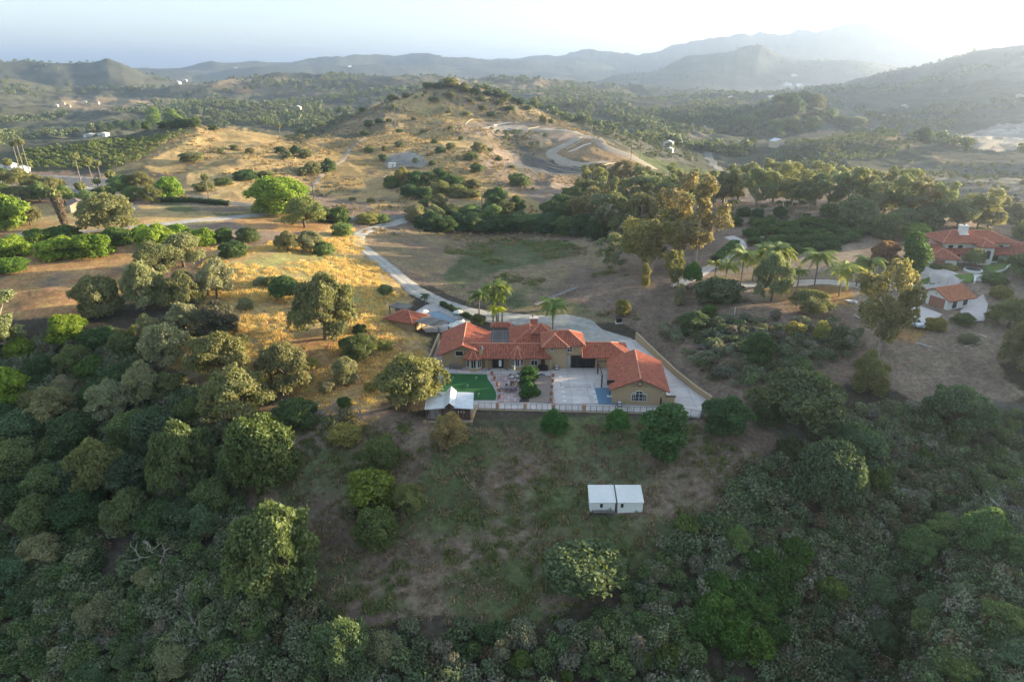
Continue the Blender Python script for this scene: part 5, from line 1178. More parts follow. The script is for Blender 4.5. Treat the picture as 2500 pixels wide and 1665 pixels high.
r.cap((6.05,129.1,5.42),(8.88,131.9,7.15)); r.cap((11.7,129.1,5.42),(8.88,131.9,7.15)); r.cap((8.88,131.9,7.15),(8.88,132.7,7.17)); r.build(H1)
r = Roof(O0); r.hip(14.5,24.6,129.7,137.9,2.9,14.5,133.7,20.7,133.7,4.75); r.build(H1)
r = Roof(O0); r.hip(-.6,8.7,135.6,147.0,3.0,4.0,139.8,4.0,143.2,5.4); r.build(H1)
r = Roof(O0,.3); r.hip(4.1,8.5,138.1,142.3,4.95,6.3,140.2,6.3,140.2,6.7); r.build(H1)
bay = [(-7.95,130.9,1.75),(1.1,131.1,1.45)]
for bx, by, br in bay:
    poly = [(bx+br*math.cos(math.pi/8+i*math.pi/4), by+br*math.sin(math.pi/8+i*math.pi/4)) for i in range(8)]
    wall(MB().prism(poly, -.3, 2.85))
    for k in (-1, 0, 1):
        a = -math.pi/2+k*math.pi/4; ap = br*math.cos(math.pi/8)
        window(H1, bx+ap*math.cos(a), by+ap*math.sin(a), .75 if br > 1.6 else 1.0, .95 if br > 1.6 else .75, 1.75 if br > 1.6 else 1.4, a+math.pi/2, 2, 1, off=O0)
winpx(H1, 1112.5, 1130, 857.5, 868, 131.7, O0, cols=1)
winpx(H1, 1297, 1312, 880, 891.5, 131.0, O0, cols=2)
winpx(H1, 1344, 1350.5, 847.5, 856.6, 130.7, O0, cols=2)
winpx(H1, 1385, 1397, 846.8, 858.5, 131.4, O0, cols=2, rws=2)
dr = MB().box(-4.05,-1.75,130.9,131.06,0,2.6).build('front_door', M_BLACK, H1, off=O0)
MB().box(-2.75,-2.2,130.84,130.9,.5,1.9).build('door_glass', M_WHITE, dr, off=O0)
for sx in (-1, 1):
    g = MB(); cxx = -2.9+sx*1.25
    for i in range(6): g.bar((cxx+sx*.16*i, 130.9-.24*i, .05), (cxx+sx*.16*i, 130.9-.24*i, 2.3), .04)
    g.bar((cxx,130.9,2.25),(cxx+sx*.8,129.7,2.25),.05); g.bar((cxx,130.9,.15),(cxx+sx*.8,129.7,.15),.05); g.build('entry_gate', M_BLACK, H1, off=O0)
MB().box(6.0,6.85,130.9,131.0,0,2.2).build('side_door', M_BROWN, H1, off=O0)
MB().box(7.85,8.15,129.6,129.9,0,2.9).build('porch_post', M_STUC, H1, off=O0)
gd = MB()
for i in range(5): gd.box(12.45+i*.96, 13.38+i*.96, 131.05, 131.15, .02, 2.62)
gd.build('garage_gate', M_BLACK, H1, off=O0)
ch = MB().box(-6.75,-5.95,130.2,130.9,3.0,4.6).build('chimney', M_STUC, H1, off=O0); MB().lathe((-6.35,130.55,4.6),[(.42,0),(.42,.1),(.2,.15),(.2,.45),(.3,.5),(.05,.65)]).build('chimney_cowl', M_IRON, ch, off=O0)
ch = MB().box(4.1,5.7,143.4,144.6,3.6,6.5).build('chimney', M_BRICK, H1, off=O0); MB().box(3.95,5.85,143.25,144.75,6.5,6.7).build('chimney_cap', M_CONC, ch, off=O0); MB().lathe((4.6,144,6.7),[(.15,0),(.15,.35),(.25,.4)]).build('flue', M_IRON, ch, off=O0)
MB().lathe((11.5,129.3,5.2),[(.05,0),(.2,.05),(.22,.3),(.1,.35)]).build('flood_lamp', M_WHITE, H1, off=O0)
MB().box(7.4,8.1,142.0,142.8,4.6,4.75).build('skylight', M_GLASS, H1, off=O0)
# gable-ended wing house on the right
H2 = thing('gabled_outbuilding', 'tan gable-ended building with an arched three-part window at the fence', 'building', (23.6,114.2,0), rad(-5.2))
MB().gable([(-4.85,-.3),(4.85,-.3),(4.85,3.15),(0,5.25),(-4.85,3.15)], 0, 13.2).build('wall', M_STUC, H2)
r = Roof((0,0,0)); r.gable_y(-5.45,5.45,0,-.65,13.9,3.05,5.5); r.build(H2)
MB().box(4.85,6.6,.3,.6,-.2,1.75).build('side_wall', M_STUC, H2); MB().box(4.85,6.8,.2,.7,1.75,1.85).build('side_wall_cap', M_BROWN, H2)
def arch(cx, z0, w, h, parent):
    pts = [(cx-w/2,z0),(cx+w/2,z0),(cx+w/2,z0+h-w/2*.9)]+[(cx+w/2*math.cos(a), z0+h-w/2*.9+w/2*.9*math.sin(a)) for a in [math.pi*i/10 for i in range(1,10)]]+[(cx-w/2,z0+h-w/2*.9)]
    def off(p, k): c = (cx, z0+h*.45); return [(c[0]+(x-c[0])*(1+k/w*2), c[1]+(z-c[1])*(1+k/h*2)) for x, z in p]
    fr = MB().gable(off(pts, .09), -.06, .02); f = fr.build('window', M_TRIM, parent)
    MB().gable(pts, -.075, -.05).build('pane', M_GLASS, f)
    mm = MB(); mm.box(cx-.03,cx+.03,-.095,-.07,z0,z0+h*.98); mm.box(cx-w/2,cx+w/2,-.095,-.07,z0+h-w/2*.9-.04,z0+h-w/2*.9+.04)
    mm.box(cx-w/2,cx+w/2,-.092,-.07,z0+(h-w/2)*.5-.02,z0+(h-w/2)*.5+.02); mm.build('glazing_bars', M_TRIM, f)
arch(.0, .85, 1.3, 2.0, H2); arch(-1.05, .85, .62, 1.45, H2); arch(1.05, .85, .62, 1.45, H2)
MB().tube([(.5*math.cos(a),-.06,4.25+.5*math.sin(a)) for a in [2*math.pi*i/16 for i in range(17)]],[.09]*17,6,False).build('round_vent_ring', M_BROWN, H2)
for sx in (-1,1):
    b = MB(); x = sx*1.15; z = 3.75
    for a in ((x-.3,z,x+.3,z),(x-.3,z+.5,x+.3,z+.5),(x-.3,z,x-.3,z+.5),(x+.3,z,x+.3,z+.5)): b.bar((a[0],-.03,a[1]),(a[2],-.03,a[3]),.05)
    b.build('square_moulding', M_BROWN, H2)
MB().lathe((4.4,-.12,2.6),[(.02,0),(.1,.06),(.08,.16)]).build('wall_lamp', M_TRIM, H2)
MB().box(5.6,6.3,3.0,12.5,.0,.45).build('bench_ledge', M_WHITE, H2)
# patio cover frame on the court side of the outbuilding
pc = thing('steel_canopy', 'black steel frame standing between the court and the outbuilding', 'frame', (17.6,121.5,.1))
for x, y in ((0,0),(0,6.5)): MB().box(x-.12,x+.12,y-.12,y+.12,0,2.7).build('post', M_BLACK, pc)
MB().box(-.2,2.0,6.4,6.6,2.7,2.85).build('beam', M_BLACK, pc); MB().box(-.1,.1,-.1,6.6,2.7,2.82).build('beam', M_BLACK, pc)
bh = thing('basketball_hoop', 'black portable hoop on a white base on the blue strip', 'basketball hoop', (18.6,117.3,.16))
MB().box(-.45,.45,-.3,.3,0,.16).build('base', M_WHITE, bh); MB().bar((0,0,.1),(0,0,3.0),.12).build('pole', M_BLACK, bh)
b = MB().box(-.7,.7,-.52,-.47,2.7,3.7).build('backboard', M_GLASS, bh); MB().tube([(.22*math.cos(a),-.75+.22*math.sin(a),2.95) for a in [2*math.pi*i/12 for i in range(13)]],[.02]*13,5,False).build('rim', M_TERR, b); MB().bar((0,0,2.9),(0,-.5,3.1),.07).build('arm', M_BLACK, bh)
# pergola between the two wings
pg = thing('pergola', 'dark timber pergola roof between the two back wings of the tan house', 'pergola', (-4.9,137.2,0))
for x in (0,4.1):
    for y in (0,8.6): MB().box(x-.08,x+.08,y-.08,y+.08,0,2.6).build('post', M_BROWN, pg)
    MB().box(x-.1,x+.1,-.2,8.9,2.6,2.8).build('beam', M_BROWN, pg)
for i in range(22): MB().box(-.3,4.4,i*.4,i*.4+.14,2.8,2.93,random.random()).build('slat', M_GREYW, pg)
for i in range(9): MB().box(.1+i*.48,.22+i*.48,0,8.7,2.93,3.0,random.random()).build('batten', M_GREYW, pg)
pg2 = thing('shade_lattice', 'long dark lattice roof across the gap behind the tan house', 'pergola', (-10,146.6,0))
for x in (0,6.5,12.5): MB().box(x-.1,x+.1,0,.2,0,2.6).build('post', M_BROWN, pg2)
MB().box(-.2,13,-.1,.1,2.6,2.8).build('beam', M_BROWN, pg2); MB().box(-.2,13,2.4,2.6,2.6,2.8).build('beam', M_BROWN, pg2)
for i in range(32): MB().box(i*.4,i*.4+.15,-.3,2.8,2.8,2.92,random.random()).build('slat', M_BROWN, pg2)
gt = thing('gate_house', 'small tiled entry canopy behind the pergola', 'canopy', (-2.4,149,0))
for x in (-2,2):
    for y in (-.7,.7): MB().box(x-.15,x+.15,y-.15,y+.15,0,2.8).build('post', M_STUC, gt)
r = Roof((0,0,0)); r.hip(-2.6,2.6,-1.2,1.2,2.8,-1.6,0,1.6,0,3.6); r.build(gt)
# ---------------------------------------------------------------- walls and fences
def seg_wall(name, label, pts, h, th, m, capm=None, group=None):
    t = thing(name, label, 'wall', (pts[0][0], pts[0][1], 0)); o = (pts[0][0], pts[0][1], 0)
    for i, (a, b) in enumerate(zip(pts[:-1], pts[1:])):
        za, zb = (a[2] if len(a) > 2 else 0), (b[2] if len(b) > 2 else 0)
        MB().bar((a[0],a[1],za+h/2-.3),(b[0],b[1],zb+h/2-.3),th,h+.6).build('wall_panel', m, t, off=o)
        MB().bar((a[0],a[1],za+h+.04),(b[0],b[1],zb+h+.04),th+.12,.09).build('coping', capm or m, t, off=o)
    return t
seg_wall('retaining_wall', 'long stepped tan wall holding back the brushy bank right of the concrete yard', [(28.7,147.4,.6),(31.2,136.5,.3),(33.3,127.5,.1),(35.4,120.5,0),(37.5,114.9,0)], 1.15, .35, M_STUC)
seg_wall('side_wall', 'low tan wall along the golden slope at the left side of the house', [(-17.9,129,0),(-17.4,137,.1),(-16.8,147,.3)], 1.3, .3, M_STUC)
def iron_fence(name, label, pts, h=1.25, gap=1.15, m=M_IRON):
    t = thing(name, label, 'fence', (pts[0][0], pts[0][1], 0)); o = (pts[0][0], pts[0][1], 0); pk = MB()
    for a, b in zip(pts[:-1], pts[1:]):
        a, b = Vector((*a,0)), Vector((*b,0)); L = (b-a).length; n = max(1, round(L/gap))
        for i in range(n+1):
            p = a+(b-a)*i/n; MB().box(p.x-.035,p.x+.035,p.y-.035,p.y+.035,-.3,h+.05).build('post', m, t, off=o)
        for z in (.15,h): MB().bar(a+Vector((0,0,z)), b+Vector((0,0,z)), .045).build('rail', m, t, off=o)
        k = int(L/.16)
        for i in range(k): p = a+(b-a)*(i+.5)/k; pk.bar(p+Vector((0,0,.15)), p+Vector((0,0,h)), .016)
    setp(pk.build('pickets', m, t, off=o), kind='stuff'); return t
fy = lambda x: 112.45-(x+6.4)*.0525
iron_fence('iron_fence', 'thin grey railing along the front edge of the terrace', [(-6.2,fy(-6.2)),(-2.6,fy(-2.6)),(2.3,fy(2.3)),(7.6,fy(7.6)),(13.2,fy(13.2)),(28.9,fy(28.9))])
iron_fence('corner_railing', 'taller railing round the outer corner of the concrete yard', [(28.9,fy(28.9)),(33.8,108.8),(37.4,114.6)], 1.5, 1.9)
for i, x in enumerate((-2.7,2.4,7.6,13.2)):
    t = thing('fence_pillar', 'short terracotta-coloured pillar on the terrace edge, '+['below the putting green','below the citrus hedge','between gravel bed and court','below the pickleball net'][i], 'pillar', (x,fy(x),0), 0, 'pillars on the terrace edge')
    MB().box(-.27,.27,-.27,.27,-.9,1.2).build('shaft', M_STUC, t); MB().box(-.33,.33,-.33,.33,1.2,1.3).build('cap', M_TERR, t)
    setp(MB().box(x-.3,x+.3,fy(x)+.3,fy(x)+2.1,.02,.1).build('brick_strip', M_BRICK), kind='structure')
for x0, x1 in ((-6.2,28.9),): setp(MB().bar((x0,fy(x0)-.1,-.35),(x1,fy(x1)-.1,-.35),.3,.75).build('terrace_edge', M_STUC), kind='structure')
# ---------------------------------------------------------------- plank barn
bn = thing('plank_barn', 'weathered plank barn with a pale metal roof on the terrace corner', 'barn', (-15.0,107.9,0), rad(1.5))
MB().box(.3,7.5,.3,4.8,-.2,2.7).build('wall_core', M_BROWN, bn); bx = .25; i = 0
while bx < 7.5:
    w = .27; grey = bx < 2.3; skip = 3.3 < bx < 4.6
    if not skip: MB().box(bx, bx+w-.025, .2, .27, -.05, 2.62+random.uniform(-.04,.03), random.random()).build('plank', M_GREYW if grey else M_PLANK, bn)
    bx += w; i += 1
bx = 3.3
while bx < 4.65: MB().box(bx, bx+.245, .1, .18, -.05, 3.05+.5*(1-abs(bx+.12-3.98)/.7), random.random()).build('plank', M_PLANK, bn); bx += .27
for k in range(16): MB().box(7.5,7.57,.3+k*.28,.3+k*.28+.255,-.05,2.65,random.random()).build('plank', M_PLANK, bn)
def sheetroof(pts, parent, m=M_ZINC, rib=.45, name='roof'):
    pts = [Vector(p) for p in pts]; lo = [p-Vector((0,0,.06)) for p in pts]; mb = MB().add(pts+lo, [(0,1,2,3),(7,6,5,4),(0,4,5,1),(1,5,6,2),(2,6,7,3),(3,7,4,0)])
    a, b, c, d = pts; n = max(2, int((b-a).length/rib))
    for i in range(n+1): t = i/n; mb.bar(a+(b-a)*t+Vector((0,0,.02)), d+(c-d)*t+Vector((0,0,.02)), .05, .05)
    return mb.build(name, m, parent)
sheetroof([(-.35,-.9,2.72),(3.25,-.9,2.95),(3.25,5.2,3.15),(-.35,5.2,2.95)], bn); sheetroof([(4.75,-.9,2.95),(8.1,-.9,2.72),(8.1,5.2,2.95),(4.75,5.2,3.15)], bn)
sheetroof([(3.05,-.9,3.1),(3.05,5.3,3.3),(4.0,5.3,4.15),(4.0,-.9,3.95)], bn, rib=.8); sheetroof([(4.95,5.3,3.3),(4.95,-.9,3.1),(4.0,-.9,3.95),(4.0,5.3,4.15)], bn, rib=.8)
MB().gable([(3.3,2.9),(4.7,2.9),(4.7,3.15),(4.0,3.8),(3.3,3.15)],.25,5).build('monitor_wall', M_BROWN, bn)
for x in (-.1,7.9): MB().box(x-.1,x+.1,-.1,.1,-.2,2.75).build('corner_post', M_STUC if x > 5 else M_BROWN, bn)
for k in range(3): MB().box(5.4+k*.5,5.55+k*.5,.12,.19,1.4+.1*(k%2),1.75).build('hanging_ornament', M_WHITE, bn)
MB().box(-.2,8.0,-.35,-.28,.4,.48).build('rail', M_BROWN, bn)
seg_wall('barn_foundation', 'tan block wall under the plank barn with short end pillars', [(-15.3,107.3,-1.2),(-7.3,107.1,-1.2),(-6.6,112.2,-.6)], 1.3, .3, M_STUC)
setp(MB().prism([(-15.2,107.4),(-7.4,107.2),(-6.4,112.9),(-15.2,113.2)],-1.6,-.03).build('barn_floor', M_CONC2), kind='structure')
for x, y in ((-15.4,107.2),(-7.2,107.0)):
    t = thing('corner_pillar', 'tan pillar at the '+('left' if x < -10 else 'right')+' corner of the wall under the barn', 'pillar', (x,y,-.6), 0, 'pillars under the barn'); MB().box(-.25,.25,-.25,.25,-1.4,.9).build('shaft', M_STUC, t); MB().box(-.3,.3,-.3,.3,.9,1.0).build('cap', M_STUC, t)
# ---------------------------------------------------------------- white sheds on the slope
for i, px in enumerate((1439.5, 1507)):
    q = hit(px+30, 1252); s = scale_at(q); w = 61/s; x0 = onz(px, 1250, q[2])[0]
    t = thing('white_shed', ['white ribbed-roof shed with a glass-fronted frame leaning on it, left of the pair','white clapboard shed, right of the pair, weeds at its foot'][i], 'shed', (x0, q[1], q[2]+.02), 0, 'pair of white sheds')
    MB().gable([(0,0),(0,0)][:0] or [(0,-.8),(w,-.8),(w,1.95),(0,1.95)], .1, 3.3).build('wall', M_WHITE, t)
    MB().add([(0,.1,1.95),(w,.1,1.95),(w,3.3,2.75),(0,3.3,2.75),(0,3.3,1.95),(w,3.3,1.95)],[(0,1,2,3),(0,3,4),(1,5,2),(3,2,5,4)]).build('gable_infill', M_WHITE, t)
    sheetroof([(-.08,-.12,1.98),(w+.08,-.12,1.98),(w+.08,3.45,2.88),(-.08,3.45,2.88)], t, M_WHITE, .33)
    window(t, w*.45 if i == 0 else w*.17, .065, .95, .42, .75, 0, 1, 1, M_TRIM, .05)
    for k in range(7): MB().box(0.01, w-.01, .075+.012*(k%2), .1, .02+k*.27, .24+k*.27).build('siding_board', M_WHITE, t)
    if i == 0:
        f = MB()
        for z in (.1,.55,1.0): f.bar((.45,-.75,z),(w-.25,-.75,z),.05)
        for k in range(7): f.bar((.45+k*(w-.7)/6,-.75,.05),(.45+k*(w-.7)/6,-.75,1.0),.05)
        f2 = thing('grey_frame', 'low grey frame of bars standing in front of the left white shed', 'frame', (x0, q[1], q[2])); f.build('bars', M_IRON, f2); MB().box(.5,w-.3,-.72,-.1,.55,.6).build('shelf', M_GREYW, f2)
# ---------------------------------------------------------------- pool corner
MB_deck = [onz(x,y)[:2] for x,y in ((1003,768),(1040,745),(1070,738),(1145,770),(1150,800),(1095,812),(1040,812))]
slabs('pool_deck', MB_deck, (2.2,2.2), .08, M_CONC2, 'slab', .04)
pw = [onz(x,y)[:2] for x,y in ((1040,771),(1052,763),(1072,761),(1118,784),(1104,792),(1068,792))]
setp(MB().prism(pw, -.02, .12).build('pool_rim', M_POOLT), kind='structure')
cxp = sum(p[0] for p in pw)/len(pw); cyp = sum(p[1] for p in pw)/len(pw)
setp(MB().prism([(cxp+(x-cxp)*.9, cyp+(y-cyp)*.9) for x,y in pw], .0, .13).build('pool_water', M_WATER), kind='structure')
ph = thing('pool_house', 'small hip-roofed pool pavilion with sunlit clay tiles', 'pavilion', (-25.6,156.2,0), rad(-28))
MB().box(-3.6,3.6,-2.8,2.8,-1,2.4).build('wall', M_STUC, ph); r = Roof((0,0,0)); r.hip(-4.4,4.4,-3.6,3.6,2.4,-.8,0,.8,0,4.1); r.build(ph)
def lat(name, label, x, y, rz, w, d, z, n):
    t = thing(name, label, 'pergola', (x,y,0), rz)
    for a in (-w/2+.2,w/2-.2):
        for b in (-d/2+.2,d/2-.2): MB().box(a-.1,a+.1,b-.1,b+.1,-.6,z).build('post', M_BROWN, t)
    for b in (-d/2+.2,d/2-.2): MB().box(-w/2,w/2,b-.09,b+.09,z,z+.2).build('beam', M_BROWN, t)
    for i in range(n): xx = -w/2+w*(i+.5)/n; MB().box(xx-w/n*.38,xx+w/n*.38,-d/2-.2,d/2+.2,z+.2,z+.27,random.random()).build('slat', M_GREYW, t)
q = onz(1055,786,2.5); lat('slatted_ramada', 'grey slatted shade roof beside the pool', q[0], q[1], rad(-32), 7.2, 4.2, 2.4, 24)
q = onz(980,748,2.6); lat('slatted_ramada', 'brown slatted shade roof behind the pool pavilion', q[0], q[1], rad(-25), 5.6, 3.2, 2.5, 18)
def umbrella(px, py, label, open_=True, m=M_CANV, h=2.5, r=1.35):
    x, y, _ = onz(px, py, h) if open_ else onz(px, py, 0)
    t = thing('parasol', label, 'parasol', (x,y,.1), 0, 'parasols'); MB().bar((0,0,0),(0,0,h),.06).build('pole', M_TRIM, t); MB().lathe((0,0,0),[(.3,0),(.3,.06),(.08,.1)]).build('base', M_IRON, t)
    if open_: MB().lathe((0,0,h-.5),[(r,0),(r*.98,.03),(r*.5,.3),(.04,.55)],8).build('canopy', m, t)
    else: MB().lathe((0,0,.55),[(.06,0),(.2,.15),(.17,1.0),(.04,h-.6)],8).build('canopy', m, t)
    return t
umbrella(1034,757,'cream parasol partly hidden behind the pool pavilion'); umbrella(1119,758,'cream parasol standing over teal chairs beyond the pool')
umbrella(1122,783,'cream parasol at the near end of the pool'); umbrella(1106,790,'pale parasol nearest the gable wing'); 
umbrella(1256,919,'closed pale parasol over the patio seating', False); umbrella(1612,996,'closed dark parasol by the corner of the outbuilding', False, M_BLACK, 2.3)
for i, (px, py) in enumerate(((1112,771),(1118,769))):
    x, y, _ = onz(px, py); t = thing('lounge_chair', 'teal chair under the far pool parasol, '+('left one' if i == 0 else 'right one'), 'chair', (x,y,.1), 0, 'teal pool chairs')
    MB().box(-.3,.3,-.3,.3,.35,.42).build('seat', M_TEAL, t); MB().box(-.3,.3,.25,.32,.42,1.0).build('backrest', M_TEAL, t)
    for a in (-.26,.26):
        for b in (-.26,.26): MB().box(a-.03,a+.03,b-.03,b+.03,0,.35).build('leg', M_TEAL, t)
for i, (px, py) in enumerate(((1138,790),(1130,795))):
    x, y, _ = onz(px, py); t = thing('sun_lounger', 'white lounger at the near end of the pool, '+('farther one' if i == 0 else 'nearer one'), 'lounger', (x,y,.1), rad(60), 'white pool loungers')
    MB().box(-.32,.32,-.9,.5,.28,.36).build('seat', M_WHITE, t); MB().bar((0,.45,.33),(0,1.0,.75),.64,.06).build('backrest', M_WHITE, t)
    for a in (-.28,.28):
        for b in (-.8,.4): MB().box(a-.03,a+.03,b-.03,b+.03,0,.28).build('leg', M_WHITE, t)
# hedges
def hedge(name, label, a, b, h, w, col, n=3500, leaf=.16, dens=1):
    r = np.random.default_rng(int(abs(a[0]*7+a[1]))); A3, B3 = np.array(a), np.array(b); L = np.linalg.norm(B3[:2]-A3[:2]); n = int(n*dens)
    u = r.uniform(0,1,n); side = r.choice(3, n, p=[.3,.3,.4]); T = (B3[:2]-A3[:2])/L; Nn = np.array([-T[1],T[0]])
    off = np.where(side == 0, -w/2, np.where(side == 1, w/2, r.uniform(-w/2,w/2,n)))+r.normal(0,.08,n)
    zz = np.where(side == 2, h, r.uniform(0,h,n))+r.normal(0,.10,n)+.18*np.sin(u*L*1.7)
    xy = A3[:2]+u[:,None]*(B3[:2]-A3[:2])+Nn*off[:,None]; g = ground(xy[:,0], xy[:,1]); p = np.stack([xy[:,0], xy[:,1], g+zz],1)-np.array([a[0],a[1],0])
    d = np.where((side == 2)[:,None], np.array([0,0,1.]), np.where((side == 1)[:,None], np.array([Nn[0],Nn[1],.3]), np.array([-Nn[0],-Nn[1],.3])))
    V_, F_, t_ = leaves(p, d, leaf, r, 1.5)
    t = thing(name, label, 'hedge', (a[0],a[1],0)); c = link('foliage', np_mesh('hedge', V_, F_, LEAF, [('tint','FACE','FLOAT',t_)]), t); c.color = (*col,1)
    g0, g1 = float(ground(a[0],a[1])), float(ground(b[0],b[1])); MB().bar((0,0,g0+h*.4),(b[0]-a[0],b[1]-a[1],g1+h*.4),w*.75,h*.85).build('inner_core', M_SOIL, t)  # solid dark block fills the hedge behind its leaf shell
hedge('pool_hedge', 'clipped dark hedge between the pool deck and the gravel road', onz(1077,746), onz(1150,781), 1.1, 1.0, (.05,.075,.03), 5000)
hedge('lane_hedge', 'dark trimmed hedge along the paved lane at the left', hit(395,494), hit(560,503), 1.6, 1.6, (.035,.06,.025), 6000, .3)
hedge('drive_hedge', 'green hedge on the inside of the villa drive bend', hit(1745,640), hit(1795,600), 1.6, 2.6, (.06,.11,.03), 5000, .25)
for i, (px, py, w, hh) in enumerate(((1292,925,44,38),(1287,948,42,36),(1293,968,46,40))):
    plant('dense', px, py+6, w, hh, (.04,.085,.022), 'citrus_tree', 'dark glossy citrus tree in the patio bed, '+['farthest','middle','nearest'][i], 'tree', 'citrus trees in the patio bed')
plant('round', 1277, 974, 18, 14, (.06,.12,.04), 'low_shrub', 'low shrub at the near corner of the patio bed', 'shrub')
plant('bush', 1168, 800, 36, 34, (.11,.12,.05), 'fern_bush', 'feathery bush round the foot of the left house palm', 'shrub')
# pots
def pot(x, y, label, grp, r=.32):
    t = thing('plant_pot', label, 'plant pot', (x,y,.09), 0, grp); MB().lathe((0,0,0),[(r*.65,0),(r,.5),(r*1.08,.5),(r*1.08,.6),(r*.9,.6),(r*.88,.5)],10).build('pot', M_TERR, t)
    cm, tm, H_, W_ = TREE['mound'][random.randrange(4)]; c = link('plant', cm, t); c.scale = (r*.55,)*3; c.location = (0,0,.45); c.color = (.10,.11,.05,1)
posn = ['nearest the house','second from the house','middle','second from the fence','nearest the fence']
for i, (px, py) in enumerate(((1201,916),(1207,928),(1214,942),(1219,957),(1219,973))): x, y, _ = onz(px, py); pot(x, y, 'terracotta pot along the curved edge of the putting green, '+posn[i], 'pots along the putting green')
for i, (px, py) in enumerate(((1350,921),(1349,934),(1347,949),(1346,965),(1345,981))): x, y, _ = onz(px, py); pot(x, y, 'terracotta pot between gravel bed and court, '+posn[i], 'pots along the court')
# furniture
def chair(x, y, z, rz, label, grp, s=.5, m=M_GREYP, cush=None):
    t = thing('patio_chair', label, 'chair', (x,y,z), rz, grp); MB().box(-s/2,s/2,-s/2,s/2,.38,.46).build('seat', cush or m, t); MB().box(-s/2,s/2,s/2-.06,s/2,.46,.95).build('backrest', m, t)
    for a in (-s/2+.04,s/2-.04):
        for b in (-s/2+.04,s/2-.04): MB().box(a-.03,a+.03,b-.03,b+.03,0,.38).build('leg', m, t)
        MB().box(a-.03,a+.03,-s/2,s/2,.62,.67).build('armrest', m, t)
x, y, _ = onz(1242,954); t = thing('dining_table', 'long brown slatted table on the rose pavers', 'table', (x,y,.09))
for i in range(6): MB().box(-1.0,1.0,-.45+i*.15,-.45+i*.15+.135,.70,.75).build('tabletop_slat', M_GREYW, t)
for a in (-.9,.9):
    for b in (-.38,.38): MB().box(a-.05,a+.05,b-.05,b+.05,0,.7).build('leg', M_GREYP, t)
for i, (dx, dy, rz, lb) in enumerate(((-.45,-.85,180,'front left'),(.45,-.85,180,'front right'),(-.45,.85,0,'back left'),(.45,.85,0,'back right'),(-1.35,0,90,'left end'),(1.35,0,-90,'right end'))):
    chair(x+dx, y+dy, .09, rad(rz), f'brown chair at the {lb} of the long patio table', 'chairs round the long patio table')
for i, (px, py, rz) in enumerate(((1249,925,60),(1264,923,-40),(1252,940,160),(1271,936,-90),(1269,945,-120))):
    xx, yy, _ = onz(px, py); chair(xx, yy, .09, rad(rz), 'cushioned lounge chair round the closed parasol, '+['upper left','upper right','lower left','right','lower right'][i], 'lounge chairs on the patio', .8, M_GREYP, M_CANV if i in (0,1,3) else None)
xx, yy, _ = onz(1258,938); t = thing('coffee_table', 'low round table among the lounge chairs', 'table', (xx,yy,.09)); MB().lathe((0,0,.38),[(.5,0),(.5,.06)],12).build('top', M_GREYP, t); MB().lathe((0,0,0),[(.25,0),(.1,.05),(.1,.38)]).build('pedestal', M_GREYP, t)
xx, yy, _ = onz(1325,905); t = thing('covered_grill', 'bulky object under a black cover by the porch post', 'covered grill', (xx,yy,.09))
MB().prism([(-.95,-.5),(.95,-.5),(1.05,.0),(.9,.5),(-.9,.5),(-1.05,0)], .1, .95).build('cover', M_BLACK, t); MB().prism([(-.7,-.35),(.7,-.35),(.7,.35),(-.7,.35)], .95, 1.15).build('cover_top', M_BLACK, t); MB().box(-.5,.5,-.1,.1,0,.1).build('base', M_IRON, t)
xx, yy, _ = onz(1322,915); setp(MB().prism([(xx-1.2,yy-.35),(xx+.9,yy-.35),(xx+.5,yy+.1),(xx,yy+.45),(xx-.5,yy+.1)],.08,.13).build('grill_mat', M_IRON), 'dark mat on the concrete in front of the covered grill', 'mat')
xx, yy, _ = onz(1247,884); t = thing('outdoor_bench', 'bench table and chairs against the gable wing wall', 'bench', (-12.2,130.6,.07)); MB().box(-.9,.9,-.3,.3,.4,.48).build('seat', M_GREYW, t); MB().box(-.9,.9,.24,.3,.48,.95).build('backrest', M_GREYW, t)
for a in (-.8,.8): MB().box(a-.05,a+.05,-.25,.25,0,.4).build('leg', M_GREYP, t)
chair(-10.7,130.0,.07,rad(200),'rattan chair between the bench and the bay window','',.6)
def acunit(px, py, label):
    x, y, _ = onz(px, py); t = thing('air_conditioner', label, 'air conditioner', (x,y,.08), 0, 'air conditioners'); MB().box(-.42,.42,-.42,.42,.05,.85).build('housing', M_IRON, t)
    MB().lathe((0,0,.85),[(.36,0),(.36,.06),(.3,.06)],14).build('fan_ring', M_TRIM, t); MB().lathe((0,0,.87),[(.14,0),(.12,.05)],8).build('fan_hub', M_BLACK, t); MB().box(-.5,.5,-.5,.5,-.05,.05).build('plinth', M_CONC, t)
    MB().box(-.3,.3,-.44,-.42,.35,.6).build('badge', M_TRIM, t)
acunit(1359,903,'grey air conditioner against the two-storey wall beside the court'); acunit(1512,993,'grey air conditioner at the left corner of the arched-window gable')
x, y = hit(1511,787)[:2]; z = float(ground(x,y)); t = thing('utility_box', 'dark green utility cabinet on a concrete pad on the bank behind the house', 'cabinet', (x,y,z)); MB().box(-.65,.65,-.5,.5,.1,.95).build('cabinet', M_BLACK, t); MB().box(-.9,.9,-.75,.75,-.5,.1).build('pad', M_CONC, t)
